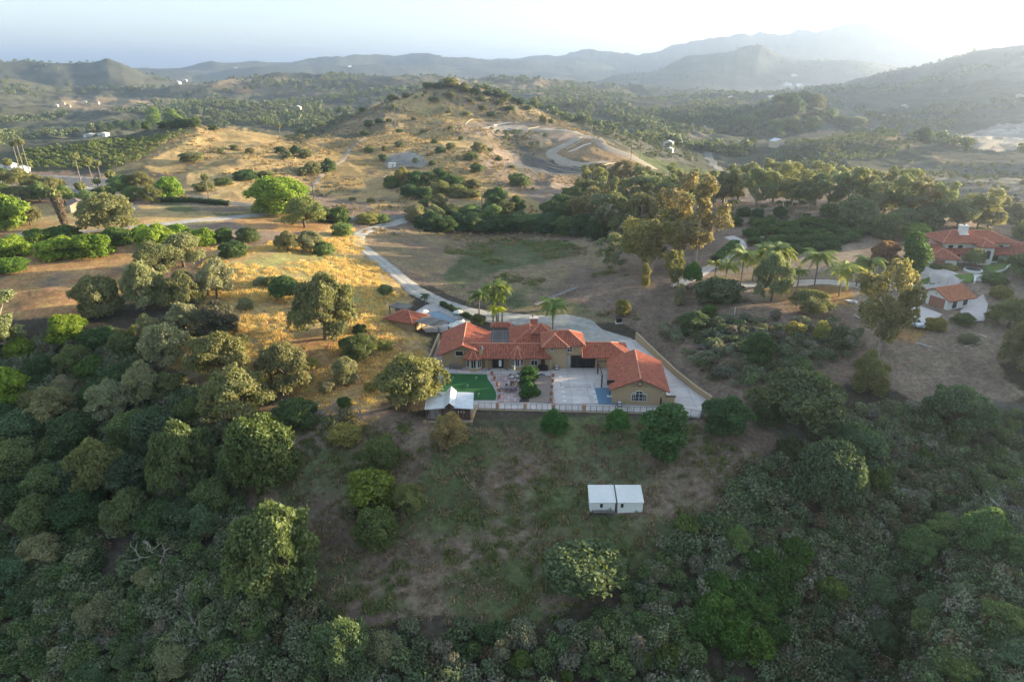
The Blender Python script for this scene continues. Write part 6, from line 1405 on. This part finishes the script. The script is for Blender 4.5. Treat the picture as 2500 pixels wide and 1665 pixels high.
# net
nt_ = thing('pickleball_net', 'low net across the concrete court', 'net', (9.6,121.6,.08))
for x in (0,6.5): MB().bar((x,0,0),(x,0,1.0),.07).build('post', M_IRON, nt_)
MB().bar((0,0,.93),(6.5,0,.93),.03,.09).build('top_tape', M_WHITE, nt_); MB().bar((3.25,0,0),(3.25,0,.9),.05).build('centre_strap', M_WHITE, nt_)
n_ = MB()
for i in range(66): n_.bar((i*.1,0,.08),(i*.1,0,.9),.006)
for i in range(9): n_.bar((0,0,.08+i*.1),(6.5,0,.08+i*.1),.006)
setp(n_.build('mesh', M_NET, nt_), kind='stuff'); MB().bar((0,0,.08),(6.5,0,.08),.03).build('base_bar', M_IRON, nt_)
for i, (px, py) in enumerate(((1105,926),(1162,926),(1168,966),(1141,945))):
    x, y, _ = onz(px, py+4); t = thing('golf_flag', 'small white putting flag on the green, '+['far left one','far middle one','near right one','one at the centre'][i], 'flag', (x,y,.1), 0, 'putting flags'); MB().bar((0,0,0),(0,0,.8),.025).build('pin', M_WHITE, t); MB().box(0,.22,-.01,.01,.62,.8).build('pennant', M_WHITE, t)
x, y, _ = onz(1649,991); t = thing('grey_frame', 'flat black-edged frame lying on the yard beside the outbuilding', 'frame', (x,y,.08), rad(-3))
for a in (-1.05,0,.95): MB().box(-.0+a,.1+a,-.65,.65,0,.12).build('bar', M_BLACK, t)
for b in (-.65,0,.6): MB().box(-1.05,1.05,b,b+.08,.02,.1).build('cross_bar', M_BLACK, t)
for i, (px, py) in enumerate(((1407,896),(1413,896),(1417,897))):
    x, y, _ = onz(px, py); t = thing('white_goose_ornament', 'white upright ornament before the black gate, '+['left one','middle one','right one'][i], 'ornament', (x,y,.08), 0, 'ornaments before the black gate'); MB().lathe((0,0,0),[(.1,0),(.18,.15),(.12,.35),(.04,.55),(.06,.65),(.01,.72)],8).build('body', M_WHITE, t)
# ================================================================ white villa, garage, and the far side
VO = (128.0, 184.0, 8.4)
VV = thing('white_villa', 'two-storey white villa with red tile roofs and a white chimney on the knoll', 'villa', VO)
def vx(px, Y=183.0): return ony(px, 600, Y)[0]-VO[0]
zf = 8.4
def vw(x0,x1,y0,y1,z0,z1,m=M_WSTUC): return MB().box(x0,x1,y0,y1,z0,z1).build('wall', m, VV)
# local frame: x along the facade, y away, z up
vw(-6.5,18.5,0,8,-2,2.9); vw(-8.2,9.6,1.2,9.0,2.9,5.6)
r = Roof((0,0,0),.42); r.hip(-10.0,11.0,-.2,10.4,5.6,-5.2,5.0,5.4,5.0,8.0); r.build(VV)
# projecting entry bay
vw(-.2,3.2,-2.2,1.2,-1,5.0); r = Roof((0,0,0),.42); r.hip(-1.0,4.0,-3.0,4.2,5.0,1.5,-.6,1.5,3.6,6.6); r.build(VV)
arch_p = [(.9,1.6),(2.3,1.6),(2.3,3.3)]+[(1.6+.7*math.cos(a),3.3+.7*math.sin(a)) for a in [math.pi*i/8 for i in range(1,8)]]+[(.9,3.3)]
MB().gable([(x+.1,z) for x,z in arch_p], -2.26, -2.2).build('arched_window', M_GLASS, VV)
# lower roofs right and left
r = Roof((0,0,0),.42); r.plane([(3.6,-1.6,2.7),(19.4,-1.6,2.7),(15.4,2.4,4.7),(9.7,1.2,4.2),(3.3,1.2,4.2)]); r.plane([(19.4,-1.6,2.7),(19.4,9,2.7),(15.4,5,4.7),(15.4,2.4,4.7)]); r.plane([(9.7,1.2,4.2),(15.4,2.4,4.7),(15.4,5,4.7),(9.7,9,4.2)]); r.cap((19.4,-1.6,2.7),(15.4,2.4,4.7)); r.build(VV)
r = Roof((0,0,0),.42); r.plane([(-9.0,-1.2,2.7),(-.3,-1.2,2.7),(-.3,1.2,3.9),(-9,1.2,3.9)]); r.build(VV)
# garage wing, turned towards the drive
GW = Matrix.Rotation(rad(-24), 4, 'Z')
gw = bpy.data.objects.new('garage_wing', None); COL.objects.link(gw); gw.parent = VV; gw.location = (-14.6,-3.6,0); gw.rotation_euler = (0,0,rad(-20))
MB().box(0,6.4,0,9.5,-2,2.5).build('wall', M_WSTUC, gw)
rf = Roof((0,0,0),.42); rf.hip(-.8,7.2,-.8,10.8,2.5,3.2,3.2,3.2,8,4.4); rf.build(VV); 
for o in VV.children:
    pass
wr = [o for o in VV.children if o.name.startswith('roof')][-1]; wr.location = (-14.6,-3.6,0); wr.rotation_euler = (0,0,rad(-20))
MB().box(-.06,0,1.0,6.4,-.2,2.1).build('garage_door', M_GARG, gw); MB().box(.8,3.6,-.06,0,.0,2.0).build('garage_door', M_GARG, gw)
r = Roof((0,0,0),.42); r.plane([(-11,-.6,2.75),(-6,-.6,2.75),(-5.5,2.6,4.2),(-11,6,4.2)]); r.build(VV)
for x, z, w, h in ((-6.7,3.6,1.1,1.0),(-4.1,3.6,1.1,1.0),(7.0,3.6,1.2,1.0)): window(VV, x, 1.2, z, w, h, 0, 1, 1, M_BROWN, .08)
for x, z, w, h in ((-5.4,.2,1.8,2.0),(-2.4,.6,1.0,1.4),(5.2,.6,2.2,1.3),(11.6,.6,1.8,1.3),(15.6,.3,1.6,1.7)): window(VV, x, 0, z, w, h, 0, 2, 1, M_BROWN, .08)
MB().lathe((9.0,-.04,1.4),[(.28,0),(.28,.0)],10)
ch = MB().box(-3.6,-1.6,3.2,4.6,6.6,9.4).build('chimney', M_WSTUC, VV); MB().box(-3.9,-1.3,2.9,4.9,6.2,7.4).build('chimney_base', M_WSTUC, ch); MB().box(-3.7,-1.5,3.1,4.7,9.4,9.7).build('chimney_cap', M_WSTUC, ch); MB().lathe((-2.6,3.9,9.7),[(.25,0),(.25,.35),(.35,.4)]).build('flue', M_IRON, ch)
# forecourt, lawns, planter, curved wall
sheet('villa_forecourt', [(2105,700),(2180,672),(2255,650),(2290,652),(2340,672),(2420,672),(2412,690),(2345,690),(2300,715),(2230,700),(2150,712)], M_CONC, .26, .35)
sheet('villa_lawn', [(2425,645),(2520,645),(2520,652),(2460,660),(2450,675),(2418,672),(2395,655)], M_LAWN2, .31, .4)
sheet('villa_lawn', [(2325,674),(2375,670),(2378,688),(2365,694),(2345,685)], M_LAWN2, .31, .4)
sheet('villa_lawn', [(2235,688),(2270,682),(2300,690),(2240,696)], M_LAWN2, .31, .4)
sheet('garage_apron', [(2235,745),(2300,770),(2262,805),(2232,800),(2220,765)], M_CONC, .26, .35)
sheet('garage_drive', [(2372,735),(2400,720),(2412,745),(2402,786),(2330,790),(2345,760)], M_CONC, .26, .35)
q = hit(2375,662); t = thing('round_planter', 'round white kerbed planter in the villa forecourt', 'planter', q); MB().lathe((0,0,-.4),[(2.2,0),(2.2,.9),(2.0,.9)],24).build('kerb', M_WSTUC, t); MB().lathe((0,0,.3),[(1.8,0),(1.8,.24)],20).build('soil', M_SOIL, t)
def lowwall(name, label, px, h, m, w=.35):
    c = cat_rom([hit(*p)[:2] for p in px], .9); t = thing(name, label, 'wall', (c[0].x, c[0].y, 0)); mb = MB()
    for a, b in zip(c[:-1], c[1:]):
        za, zb = float(ground(a.x,a.y)), float(ground(b.x,b.y)); mb.bar((a.x,a.y,za+h/2-.25),(b.x,b.y,zb+h/2-.25),w,h+.5)
    mb.build('wall_body', m, t, off=(c[0].x,c[0].y,0)); return t
lowwall('curved_wall', 'low curved white wall edging the villa lawn', [(2378,693),(2380,684),(2395,678),(2425,672),(2452,664),(2462,654),(2490,648),(2530,647)], .8, M_WSTUC)
for i, (px, py, w, h) in enumerate(((2285,660,30,16),(2310,655,30,18),(2320,662,34,14),(2290,650,22,16),(2440,643,16,14),(2458,644,14,10))):
    plant('bush', px, py, w, h, [OAKG,PEP,YEL][i%3], 'garden_shrub', 'garden shrub before the villa facade, '+['first','second','third','fourth','fifth','sixth'][i]+' from the garage door', 'shrub', 'garden shrubs before the villa')
# white garage
a, b = Vector(onz(2242,734,4.8)), Vector(onz(2312,757,4.8)); rot = math.atan2(b.y-a.y, b.x-a.x); gwid = (b-a).length; gz = 4.75
G = thing('white_garage', 'small white garage with a salmon door and orange tile roof below the villa', 'garage', (a.x,a.y,gz), rot)
MB().gable([(0,-1),(gwid,-1),(gwid,2.5),(gwid/2,4.2),(0,2.5)], 0, 8.2).build('wall', M_WSTUC, G); r = Roof((0,0,0),.4); r.gable_y(-.7,gwid+.7,gwid/2,-.7,8.9,2.35,4.45); r.build(G, mat('orange_tile',(.50,.20,.10),.75,noise=.12,nscale=1.2,tint=.25))
MB().box(gwid*.36,gwid*.88,-.08,0,0,2.35).build('garage_door', M_GARG, G); MB().box(gwid*.12,gwid*.24,-.06,0,0,2.1).build('door', M_BROWN, G); MB().lathe((gwid*.55,-.1,3.0),[(.05,0),(.15,.05),(.12,.25)]).build('wall_lamp', M_IRON, G)
window(G, gwid, 2.2, .3, 1.2, 1.7, math.pi/2, 1, 1, M_BROWN, .08); window(G, gwid, 5.8, .7, 1.2, 1.4, math.pi/2, 2, 1, M_BROWN, .08)
MB().lathe((gwid*.62,7.0,3.7),[(.25,0),(.25,.45),(.35,.5),(.1,.6)]).build('roof_vent', M_TERR, G)
# ---------------------------------------------------------------- vehicles and small things on the right
def car(q, rz, label):
    t = thing('parked_car', label, 'car', (q[0],q[1],q[2]+.05), rz)
    prof = [(-2.25,.45),(-2.2,.95),(-1.2,1.08),(-.5,1.62),(1.3,1.66),(2.1,1.1),(2.25,.95),(2.25,.42)]
    def ext(pr, w0, name, m):
        n = len(pr); vs = [(w0,x,z) for x,z in pr]+[(-w0,x,z) for x,z in pr]; return MB().add(vs, [tuple(range(n))[::-1], tuple(range(n,2*n))]+[(i,(i+1)%n,n+(i+1)%n,n+i) for i in range(n)]).build(name, m, t)
    ext(prof, .88, 'body', M_CARB); ext([(-1.18,1.07),(-.52,1.58),(1.25,1.62),(1.95,1.12)], .90, 'side_glass', M_GLASS)
    MB().add([(-.78,-1.23,1.10),(.78,-1.23,1.10),(.7,-.56,1.6),(-.7,-.56,1.6)],[(0,1,2,3)]).build('windscreen', M_GLASS, t); MB().box(-.6,.6,-.2,1.0,1.67,1.69).build('sunroof', M_GLASS, t)
    for sx in (-.8,.8):
        for y in (-1.4,1.4):
            w = MB().tube([(sx-.1,y,.34),(sx+.1,y,.34)],[.34,.34],14).build('wheel', M_BLACK, t); MB().tube([(sx-.11,y,.34),(sx+.11,y,.34)],[.19,.19],10).build('rim', M_ZINC, w)
        MB().box(sx*.8-.14,sx*.8+.14,-2.27,-2.2,.7,.88).build('headlight', M_TRIM, t)
car(hit(2230,795), rad(8), 'pale blue-grey car parked nose to the slope between eucalyptus and garage')
q = hit(2078,740); t = thing('white_boat', 'small white boat shape on the dirt beside the drive palms', 'boat', (q[0],q[1],q[2]+.35), rad(-35))
MB().add([(-1.6,0,.15),(-.9,-.55,.25),(1.2,-.6,.25),(1.5,0,.25),(1.2,.6,.25),(-.9,.55,.25),(-.7,-.25,-.3),(1.1,-.3,-.3),(1.1,.3,-.3),(-.7,.25,-.3)],[(0,5,4,3,2,1),(0,1,6),(1,2,7,6),(2,3,7),(3,8,7),(3,4,8),(4,5,9,8),(5,0,9),(0,6,9),(6,7,8,9)]).build('hull', M_WHITE, t); MB().box(.2,.9,-.35,.35,.25,.5).build('cabin', M_CARB, t)
for i, (px, py, h, lb) in enumerate(((2150,642,5.6,'tall slim white pole beside the rust-brown shrub'),(1793,768,1.8,'short white stake on the right bank under the palm drive'),(1886,937,1.0,'small white marker post on the lower right bank'),(1910,517,3.2,'thin post on the grey slope under the windbreak'))):
    q = hit(px, py); t = thing('white_pole', lb, 'pole', q, 0); MB().bar((0,0,-.3),(0,0,h),.12).build('shaft', M_WPIPE, t)
def pipe(a, b, label):
    a, b = hit(*a), hit(*b); t = thing('white_pipe', label, 'pipe', a); MB().tube([(0,0,.12),(b[0]-a[0],b[1]-a[1],b[2]-a[2]+.12)],[.07,.07],6).build('tube', M_WPIPE, t)
pipe((2236,837),(2276,849),'white pipe lying on the grey clearing under the garage'); pipe((2356,847),(2392,837),'white pipe on the right side of the grey clearing'); pipe((2086,770),(2100,779),'short white pipe beside the tall eucalyptus'); pipe((2392,817),(2408,824),'short white pipe high on the grey clearing')
# villa-side and valley extras
q = hit(1243,322); t = thing('portable_toilet', 'blue portable toilet on the graded building pad', 'portable toilet', q); MB().box(-.8,.8,-.8,.8,0,2.5).build('cabin', M_PBLUE, t); MB().gable([(-.85,2.5),(.85,2.5),(.6,2.75),(-.6,2.75)],-.85,.85).build('roof', M_WHITE, t); MB().box(-.45,.45,-.84,-.8,.1,2.2).build('door', M_WPIPE, t)
q = hit(957,409); t = thing('white_water_tank_shed', 'little white cabin in the scooped hollow on the golden hill', 'cabin', q); MB().box(-1.8,1.8,-1.2,1.2,-.3,2.0).build('wall', M_WHITE, t); MB().gable([(-1.95,2.0),(1.95,2.0),(1.7,2.35),(-1.7,2.35)],-1.35,1.35).build('roof', M_ZINC, t); MB().box(.3,1.0,-1.24,-1.2,0,1.7).build('door', M_CONC2, t)
def line_px(pts, label, w=.9, m=None, name='straw_wattle', h=.35):
    c = cat_rom([hit(*p)[:2] for p in pts], 3); t = thing(name, label, 'erosion barrier', (c[0].x,c[0].y,0)); 
    P3 = [(a.x-c[0].x,a.y-c[0].y,float(ground(a.x,a.y))+.25) for a in c]; MB().tube(P3,[w/2]*len(P3),6).build('roll', m or M_CANV, t)
M_STRAW = mat('straw', (.55,.45,.28), .95)
line_px([(1205,308),(1225,305),(1243,302)], 'thick white roll on the far pad beside the toilet', 1.2)
line_px([(1288,317),(1302,314),(1316,311)], 'straw roll right of the toilet on the pad', .9, M_STRAW)
line_px([(1388,373),(1405,367),(1425,357),(1443,352)], 'long white barrier across the triangle of the graded slope', 1.1)
line_px([(1382,366),(1405,354),(1428,342)], 'thin straw line above the white barrier', .5, M_STRAW)
line_px([(1112,310),(1140,300),(1180,294),(1215,294)], 'long straw line curving over the cut slope left of the toilet', .5, M_STRAW)
line_px([(1462,412),(1475,405),(1500,400),(1540,404)], 'straw line on the graded slope above the grove', .5, M_STRAW)
line_px([(1330,393),(1380,408),(1455,415)], 'upper pale line on the grey fill slope', .4, M_STRAW)
line_px([(1338,408),(1380,420),(1450,428)], 'lower pale line on the grey fill slope', .4, M_STRAW)
# far left buildings
def cottage(px, py, w, d, h, zr, rz, label, wallm, roofm, name='farm_shed', cat='shed'):
    q = hit(px, py); t = thing(name, label, cat, (q[0],q[1],q[2]), rz)
    MB().gable([(-w/2,-1.5),(w/2,-1.5),(w/2,h),(0,zr),(-w/2,h)], 0, d).build('wall', wallm, t)
    for s in (-1,1):
        p = [(0,-.4,zr+.08),(s*(w/2+.4),-.4,h-.05),(s*(w/2+.4),d+.4,h-.05),(0,d+.4,zr+.08)]; lo = [(a,b,c-.12) for a,b,c in p]
        MB().add(p+lo, [(0,1,2,3),(7,6,5,4),(0,4,5,1),(1,5,6,2),(2,6,7,3),(3,7,4,0)]).build('roof', roofm, t)
    dd = MB().box(-w*.15,w*.15,-.05,0,0,min(2.1,h*.85)).build('door', M_CONC2, t); window(t, w*.32, 0, .9, .7, .8, 0, 1, 1, M_TRIM, .06)
    return t
M_ROOFB = mat('brown_shingle', (.20,.15,.13), .9, noise=.2); M_CREAM = mat('cream_wall', (.60,.48,.34), .9)
cottage(196,518,5.6,8.5,2.7,4.0,rad(38),'cream shed with a brown shingle roof beside the shaggy palm',M_CREAM,M_ROOFB)
for i, (px, py, w, rz, lb) in enumerate(((15,418,5,10,'white fenced shelter at the left picture edge'),(45,428,6,15,'second white shelter beside the farm yard'),(215,335,9,5,'white flat house low on the vineyard crest'),(248,333,8,5,'white house wing right on the vineyard crest'),(796,303,9,0,'small white house at the foot of the centre hill'),(362,306,5,0,'white house among trees on the crest'))):
    cottage(px, py, w, w*1.1, 2.6, 3.4, rad(rz), lb, M_WHITE, M_ZINC if i != 5 else M_ROOFB, 'white_house', 'house')
far_h = [(150,257,12,'cream house with a long roof on the far left hillside'),(165,262,9,'small cream house under the long-roofed one'),(205,253,11,'house right of the pair on the far left hillside'),(235,254,10,'ochre-lit house on the far left hillside'),(135,262,9,'grey shell of a house on the far left hillside'),(432,205,22,'far white house in the blue valley left of the hill'),(450,200,20,'second far white house in the blue valley'),(575,168,30,'tiny white house on the blue ridge'),(855,165,30,'tiny white house on the blue ridge over the hill'),(1080,140,30,'tiny white house on the crest of the blue ridge'),(905,220,16,'cream house among trees left of the peaked hill'),(1160,203,16,'pale house on the wooded rise behind the peak'),(1500,207,16,'pale house on the rise right of the peak'),(725,268,12,'pale ranch house in the left valley'),(1935,266,12,'white house crowning the wooded knoll'),(1925,210,40,'long white sheds in the hazy right valley'),(1955,212,36,'second long white shed in the hazy valley'),(1940,188,36,'small white buildings on the hazy rise'),(1785,243,20,'white building in the mid right valley'),(1885,240,16,'tiny reddish-white house in the right valley'),(2210,265,16,'pale houses on the right flank'),(2165,290,16,'low pale house on the right flank lower down'),(1630,357,9,'white shed beside the young orchard'),(1632,372,7,'small round white shed in the young orchard'),(1905,357,14,'pale roof beside the striped hill grove'),(2490,240,16,'tiny pale house at the right edge flank'),(1720,315,8,'white trailer by the valley road'),(1842,312,8,'white box truck by the valley road')]
for px, py, w, lb in far_h: w *= .62 if w > 14 else .8; cottage(px, py, w, w*.7, w*.28+1, w*.42+1.2, rad(RNG.uniform(-30,30)), lb, M_WHITE if 'white' in lb else M_CREAM, M_ROOFB if 'cream' in lb or 'ochre' in lb else M_ZINC, 'distant_house', 'house')
# terraces of the nursery in the right valley
for i, (x0,y0,x1,y1) in enumerate(((2335,352,2400,325),(2350,362,2440,322),(2380,366,2500,322),(2420,368,2510,345),(2400,318,2480,312))):
    c = [hit(x0+(x1-x0)*k/8, y0+(y1-y0)*k/8) for k in range(9)]
    road('terrace_track', [(x0+(x1-x0)*k/6, y0+(y1-y0)*k/6, 7) for k in range(7)], M_DIRTR, .4, 6)
# white rail fences by the farm
def rail_fence(px, label):
    c = [hit(*p) for p in px]; t = thing('rail_fence', label, 'fence', c[0]); o = c[0]
    for a, b in zip(c[:-1], c[1:]):
        a, b = Vector(a), Vector(b); n = max(1, int((b-a).length/2.6))
        for i in range(n): p = a+(b-a)*i/n; z = float(ground(p.x,p.y)); MB().box(p.x-.08,p.x+.08,p.y-.08,p.y+.08,z-.3,z+1.4).build('post', M_WHITE, t, off=o)
        for h in (.7,1.3): MB().bar(a+Vector((0,0,h)), b+Vector((0,0,h)), .07,.14).build('rail', M_WHITE, t, off=o)
rail_fence([(0,408),(30,416),(68,428)], 'white rail fence by the left edge under the vineyard'); rail_fence([(120,455),(165,462),(210,468)], 'white rail fence in front of the farm yard'); rail_fence([(270,487),(310,484)], 'pale low fence right of the farm trees')
# power poles
for i, (px, py, h, lb) in enumerate(((767,497,9,'utility pole at the foot of the hill track'),(1177,517,8,'utility pole above the creek trees'),(1795,432,11,'utility pole in the valley behind the grove'),(1841,372,14,'utility pole by the valley road'),(1540,392,10,'thin pole on the slope by the graded road'),(1562,388,10,'second thin pole by the graded road'))):
    q = hit(px, py); t = thing('utility_pole', lb, 'pole', q); MB().tube([(0,0,-.5),(0,0,h)],[.2,.13],6).build('shaft', M_BROWN, t); MB().bar((-1.2,0,h-.6),(1.2,0,h-.6),.14).build('crossarm', M_BROWN, t)
# wooden ramp across the meadow corner
a, b = hit(1305,752), hit(1405,712); t = thing('plank_flume', 'long raised grey plank walkway crossing the meadow corner', 'walkway', a)
d = Vector(b)-Vector(a); MB().bar((0,0,.9),(d.x,d.y,d.z+1.2),1.1,.12).build('deck', M_GREYW, t)
for k in range(7): p = d*(k/6); MB().box(p.x-.07,p.x+.07,p.y-.07,p.y+.07,p.z-1,p.z+1.0).build('leg', M_GREYW, t)
# wire fence down the slope
a, b = hit(1180,1035), hit(1170,1415); t = thing('wire_fence', 'thin wire fence running straight down the slope below the barn', 'fence', a); A_, B_ = Vector(a), Vector(b); mb = MB(); pr = None
for k in range(15):
    p = A_+(B_-A_)*k/14; p.z = float(ground(p.x,p.y)); q_ = p-A_; MB().bar((q_.x,q_.y,q_.z-.2),(q_.x,q_.y,q_.z+1.1),.05).build('post', M_IRON, t)
    if pr:
        for h in (.4,.75,1.05): mb.bar((pr.x,pr.y,pr.z+h),(q_.x,q_.y,q_.z+h),.02)
    pr = q_
mb.build('wires', M_IRON, t)
# dead tree
def snag(px, py, s, label):
    q = hit(px, py); t = thing('dead_tree', label, 'dead tree', (q[0],q[1],q[2]+.5)); rg = random.Random(px); mb = MB()
    def br(p, d, L, r, n):
        pts = [p]; dd = d.copy()
        for i in range(4): dd = (dd+Vector((rg.uniform(-.45,.45),rg.uniform(-.45,.45),rg.uniform(-.25,.35)))).normalized(); pts.append(pts[-1]+dd*L/4)
        mb.tube(pts,[r*(1-.17*i) for i in range(5)],5)
        if n:
            for k in range(3): br(pts[rg.randint(1,4)], (dd+Vector((rg.uniform(-1,1),rg.uniform(-1,1),rg.uniform(-.3,.8)))).normalized(), L*.6, r*.55, n-1)
    for k in range(3): br(Vector((0,0,0)), Vector((rg.uniform(-1,1),rg.uniform(-1,1),.8)).normalized(), s, .11*s/3, 2)
    mb.build('bare_branches', mat('bleached_wood',(.42,.38,.33),.9), t)
snag(395,1360,3.6,'bleached bare tree skeleton in the left thicket'); snag(205,880,2.8,'pale bare branches beside the vivid green tree'); snag(500,1540,2.2,'grey twiggy dead shrub left of the gilded oak'); snag(2440,1265,2.6,'grey tangled dead branches on the right slope'); snag(460,1580,2.4,'low grey dead shrub in the bottom left scrub')
# ---------------------------------------------------------------- palms
def frond_mesh(name, L, droop, n, w, m, leafw=.09):
    mb = MB(); pts = []
    for i in range(9):
        u = i/8; pts.append(Vector((L*(u-.12*u*u), 0, L*(.55*u-droop*u*u))))
    mb.tube(pts,[.05*(1-.8*i/8) for i in range(9)],4)
    for i in range(n):
        u = .12+.88*i/n; k = u*8; j = min(7,int(k)); p = pts[j].lerp(pts[j+1],k-j); ll = w*math.sin(math.pi*min(1,u*.85+.12))
        for s in (-1,1): tip = p+Vector((ll*.35, s*ll*.8, -ll*.55)); mb.add([p+Vector((0,0,.01)), p+Vector((leafw,0,0)), tip],[(0,1,2)],random.random())
    o = mb.build(name, m); me = o.data; bpy.data.objects.remove(o); return me
M_TRK = mat('palm_trunk', (.22,.185,.15), .9, noise=.25, nscale=2)
FR = [frond_mesh('frond', 3.0, .75+.2*k, 34, .85, LEAF, .16) for k in range(3)]
def palm(px, py, hpx, wpx, label, group, col=(.16,.20,.06)):
    q = hit(px, py); s = scale_at(q); H_ = hpx/s*.86; k = wpx/s/2/2.1
    t = thing('queen_palm', label, 'palm', q, RNG.uniform(0,6.28), group)
    MB().tube([(0,0,-.5),(.05,0,H_*.5),(0,0,H_*.95)],[.2,.16,.13],8).build('trunk', M_TRK, t)
    for i in range(21):
        f = link('frond', FR[i%3], t); f.location = (0,0,H_*.94); f.rotation_euler = (0, RNG.uniform(-.55,.45), i*2.4+RNG.uniform(-.2,.2)); f.scale = (k*RNG.uniform(.85,1.1),)*3; j = RNG.uniform(.8,1.2); f.color = (col[0]*j,col[1]*j,col[2]*j,1)
for a in ((1170,779,78,52,'palm with a pale ringed trunk left of the house palms, nearest the pool',(.10,.13,.045)),(1204,797,130,55,'tallest slender palm behind the gable wing',(.13,.16,.05)),(1216,797,100,46,'middle-height palm next to the tallest one',(.14,.18,.05)),(1226,796,122,44,'palm whose crown shows just behind the tallest one',(.14,.17,.05)),(1212,800,62,38,'lowest palm with a lime-coloured crown behind the gable wing',(.26,.28,.04)),(1349,805,80,60,'palm behind the two-storey roof at the gravel apron',(.13,.17,.05))):
    palm(a[0],a[1],a[2],a[3],a[4],'palms behind the tan house',a[5])
for i, a in enumerate(sorted([(1745,680,46,38),(1772,682,44,48),(1807,701,102,64),(1837,686,80,60),(1862,690,95,62),(1885,684,98,68),(1910,668,62,52),(1946,703,52,38),(1988,697,92,72),(2048,724,86,68),(2113,694,74,64),(2090,700,60,50)])):
    palm(a[0],a[1],a[2],a[3], 'feathery palm along the villa drive, '+ORD[i]+('' if i == 0 else ' from the left'), 'palms along the villa drive', [(.22,.23,.07),(.18,.21,.07),(.15,.18,.06)][i%3])
x, y = hit(1040,745)[:2]
palm(1038,742,26,22,'young palm beyond the pool pavilion','young palms',(.06,.08,.035))
M_FAN = mat('fan_skirt', (.22,.17,.11), .95, noise=.3)
def fan_palm(px, py, hpx, label, group, headpx=16, lean=0, thick=1, skirt=0):
    q = hit(px, py); s = scale_at(q); H_ = hpx/s; k = headpx/s/2
    t = thing('fan_palm', label, 'palm', q, 0, group); top = (lean*H_,0,H_*.93)
    MB().tube([(0,0,-.5),(lean*H_*.4,0,H_*.45),top],[.26*thick,.19*thick,.16*thick],8).build('trunk', M_TRK, t)
    r = np.random.default_rng(int(px)); n = 700; d = r.normal(0,1,(n,3)); d /= np.linalg.norm(d,axis=1)[:,None]; p = d*k*r.uniform(.45,1,(n,1)); p[:,2] *= .8
    V_, F_, t_ = leaves(p+np.array(top), d, k*.22, r, 2.6); c = link('crown', np_mesh('fan_crown', V_, F_, LEAF, [('tint','FACE','FLOAT',t_)]), t); c.color = (.14,.145,.06,1)
    if skirt:
        n = 2600; z = r.uniform(H_*.12,H_*.9,n); a = r.uniform(0,6.28,n); rr = k*(.30+.42*(z/H_)); p = np.stack([np.cos(a)*rr+lean*z,np.sin(a)*rr,z],1); d = np.stack([np.cos(a),np.sin(a),-.5+0*a],1)
        V_, F_, t_ = leaves(p, d, k*.2, r, 3, 1.5); link('dead_frond_skirt', np_mesh('skirt', V_, F_, M_FAN, [('tint','FACE','FLOAT',t_)]), t)
fan_palm(162,557,88,'shaggy thick palm with a full skirt of dead fronds beside the cream shed','shaggy palm',32,-.12,1.6,1)
tp = sorted([(52,428,80,12),(62,430,84,12),(74,428,84,12),(30,440,46,16),(198,447,66,16),(228,453,62,16),(245,433,36,14),(277,461,36,18),(243,471,30,14),(203,487,34,18)])
for i, a in enumerate(tp): fan_palm(a[0],a[1],a[2],'tall thin fan palm by the farm, '+ORD[i]+('' if i == 0 else ' from the left'),'thin fan palms by the farm',a[3]*1.35,-.03)
fan_palm(512,494,64,'lone fan palm on the flat beside the paved lane','lone fan palms',20,-.03); fan_palm(685,342,36,'lone fan palm on the saddle between the two hills','lone fan palms',12); fan_palm(966,322,64,'lone dead-skirted palm on the front slope of the peaked hill','lone fan palms',13,0,1.3)
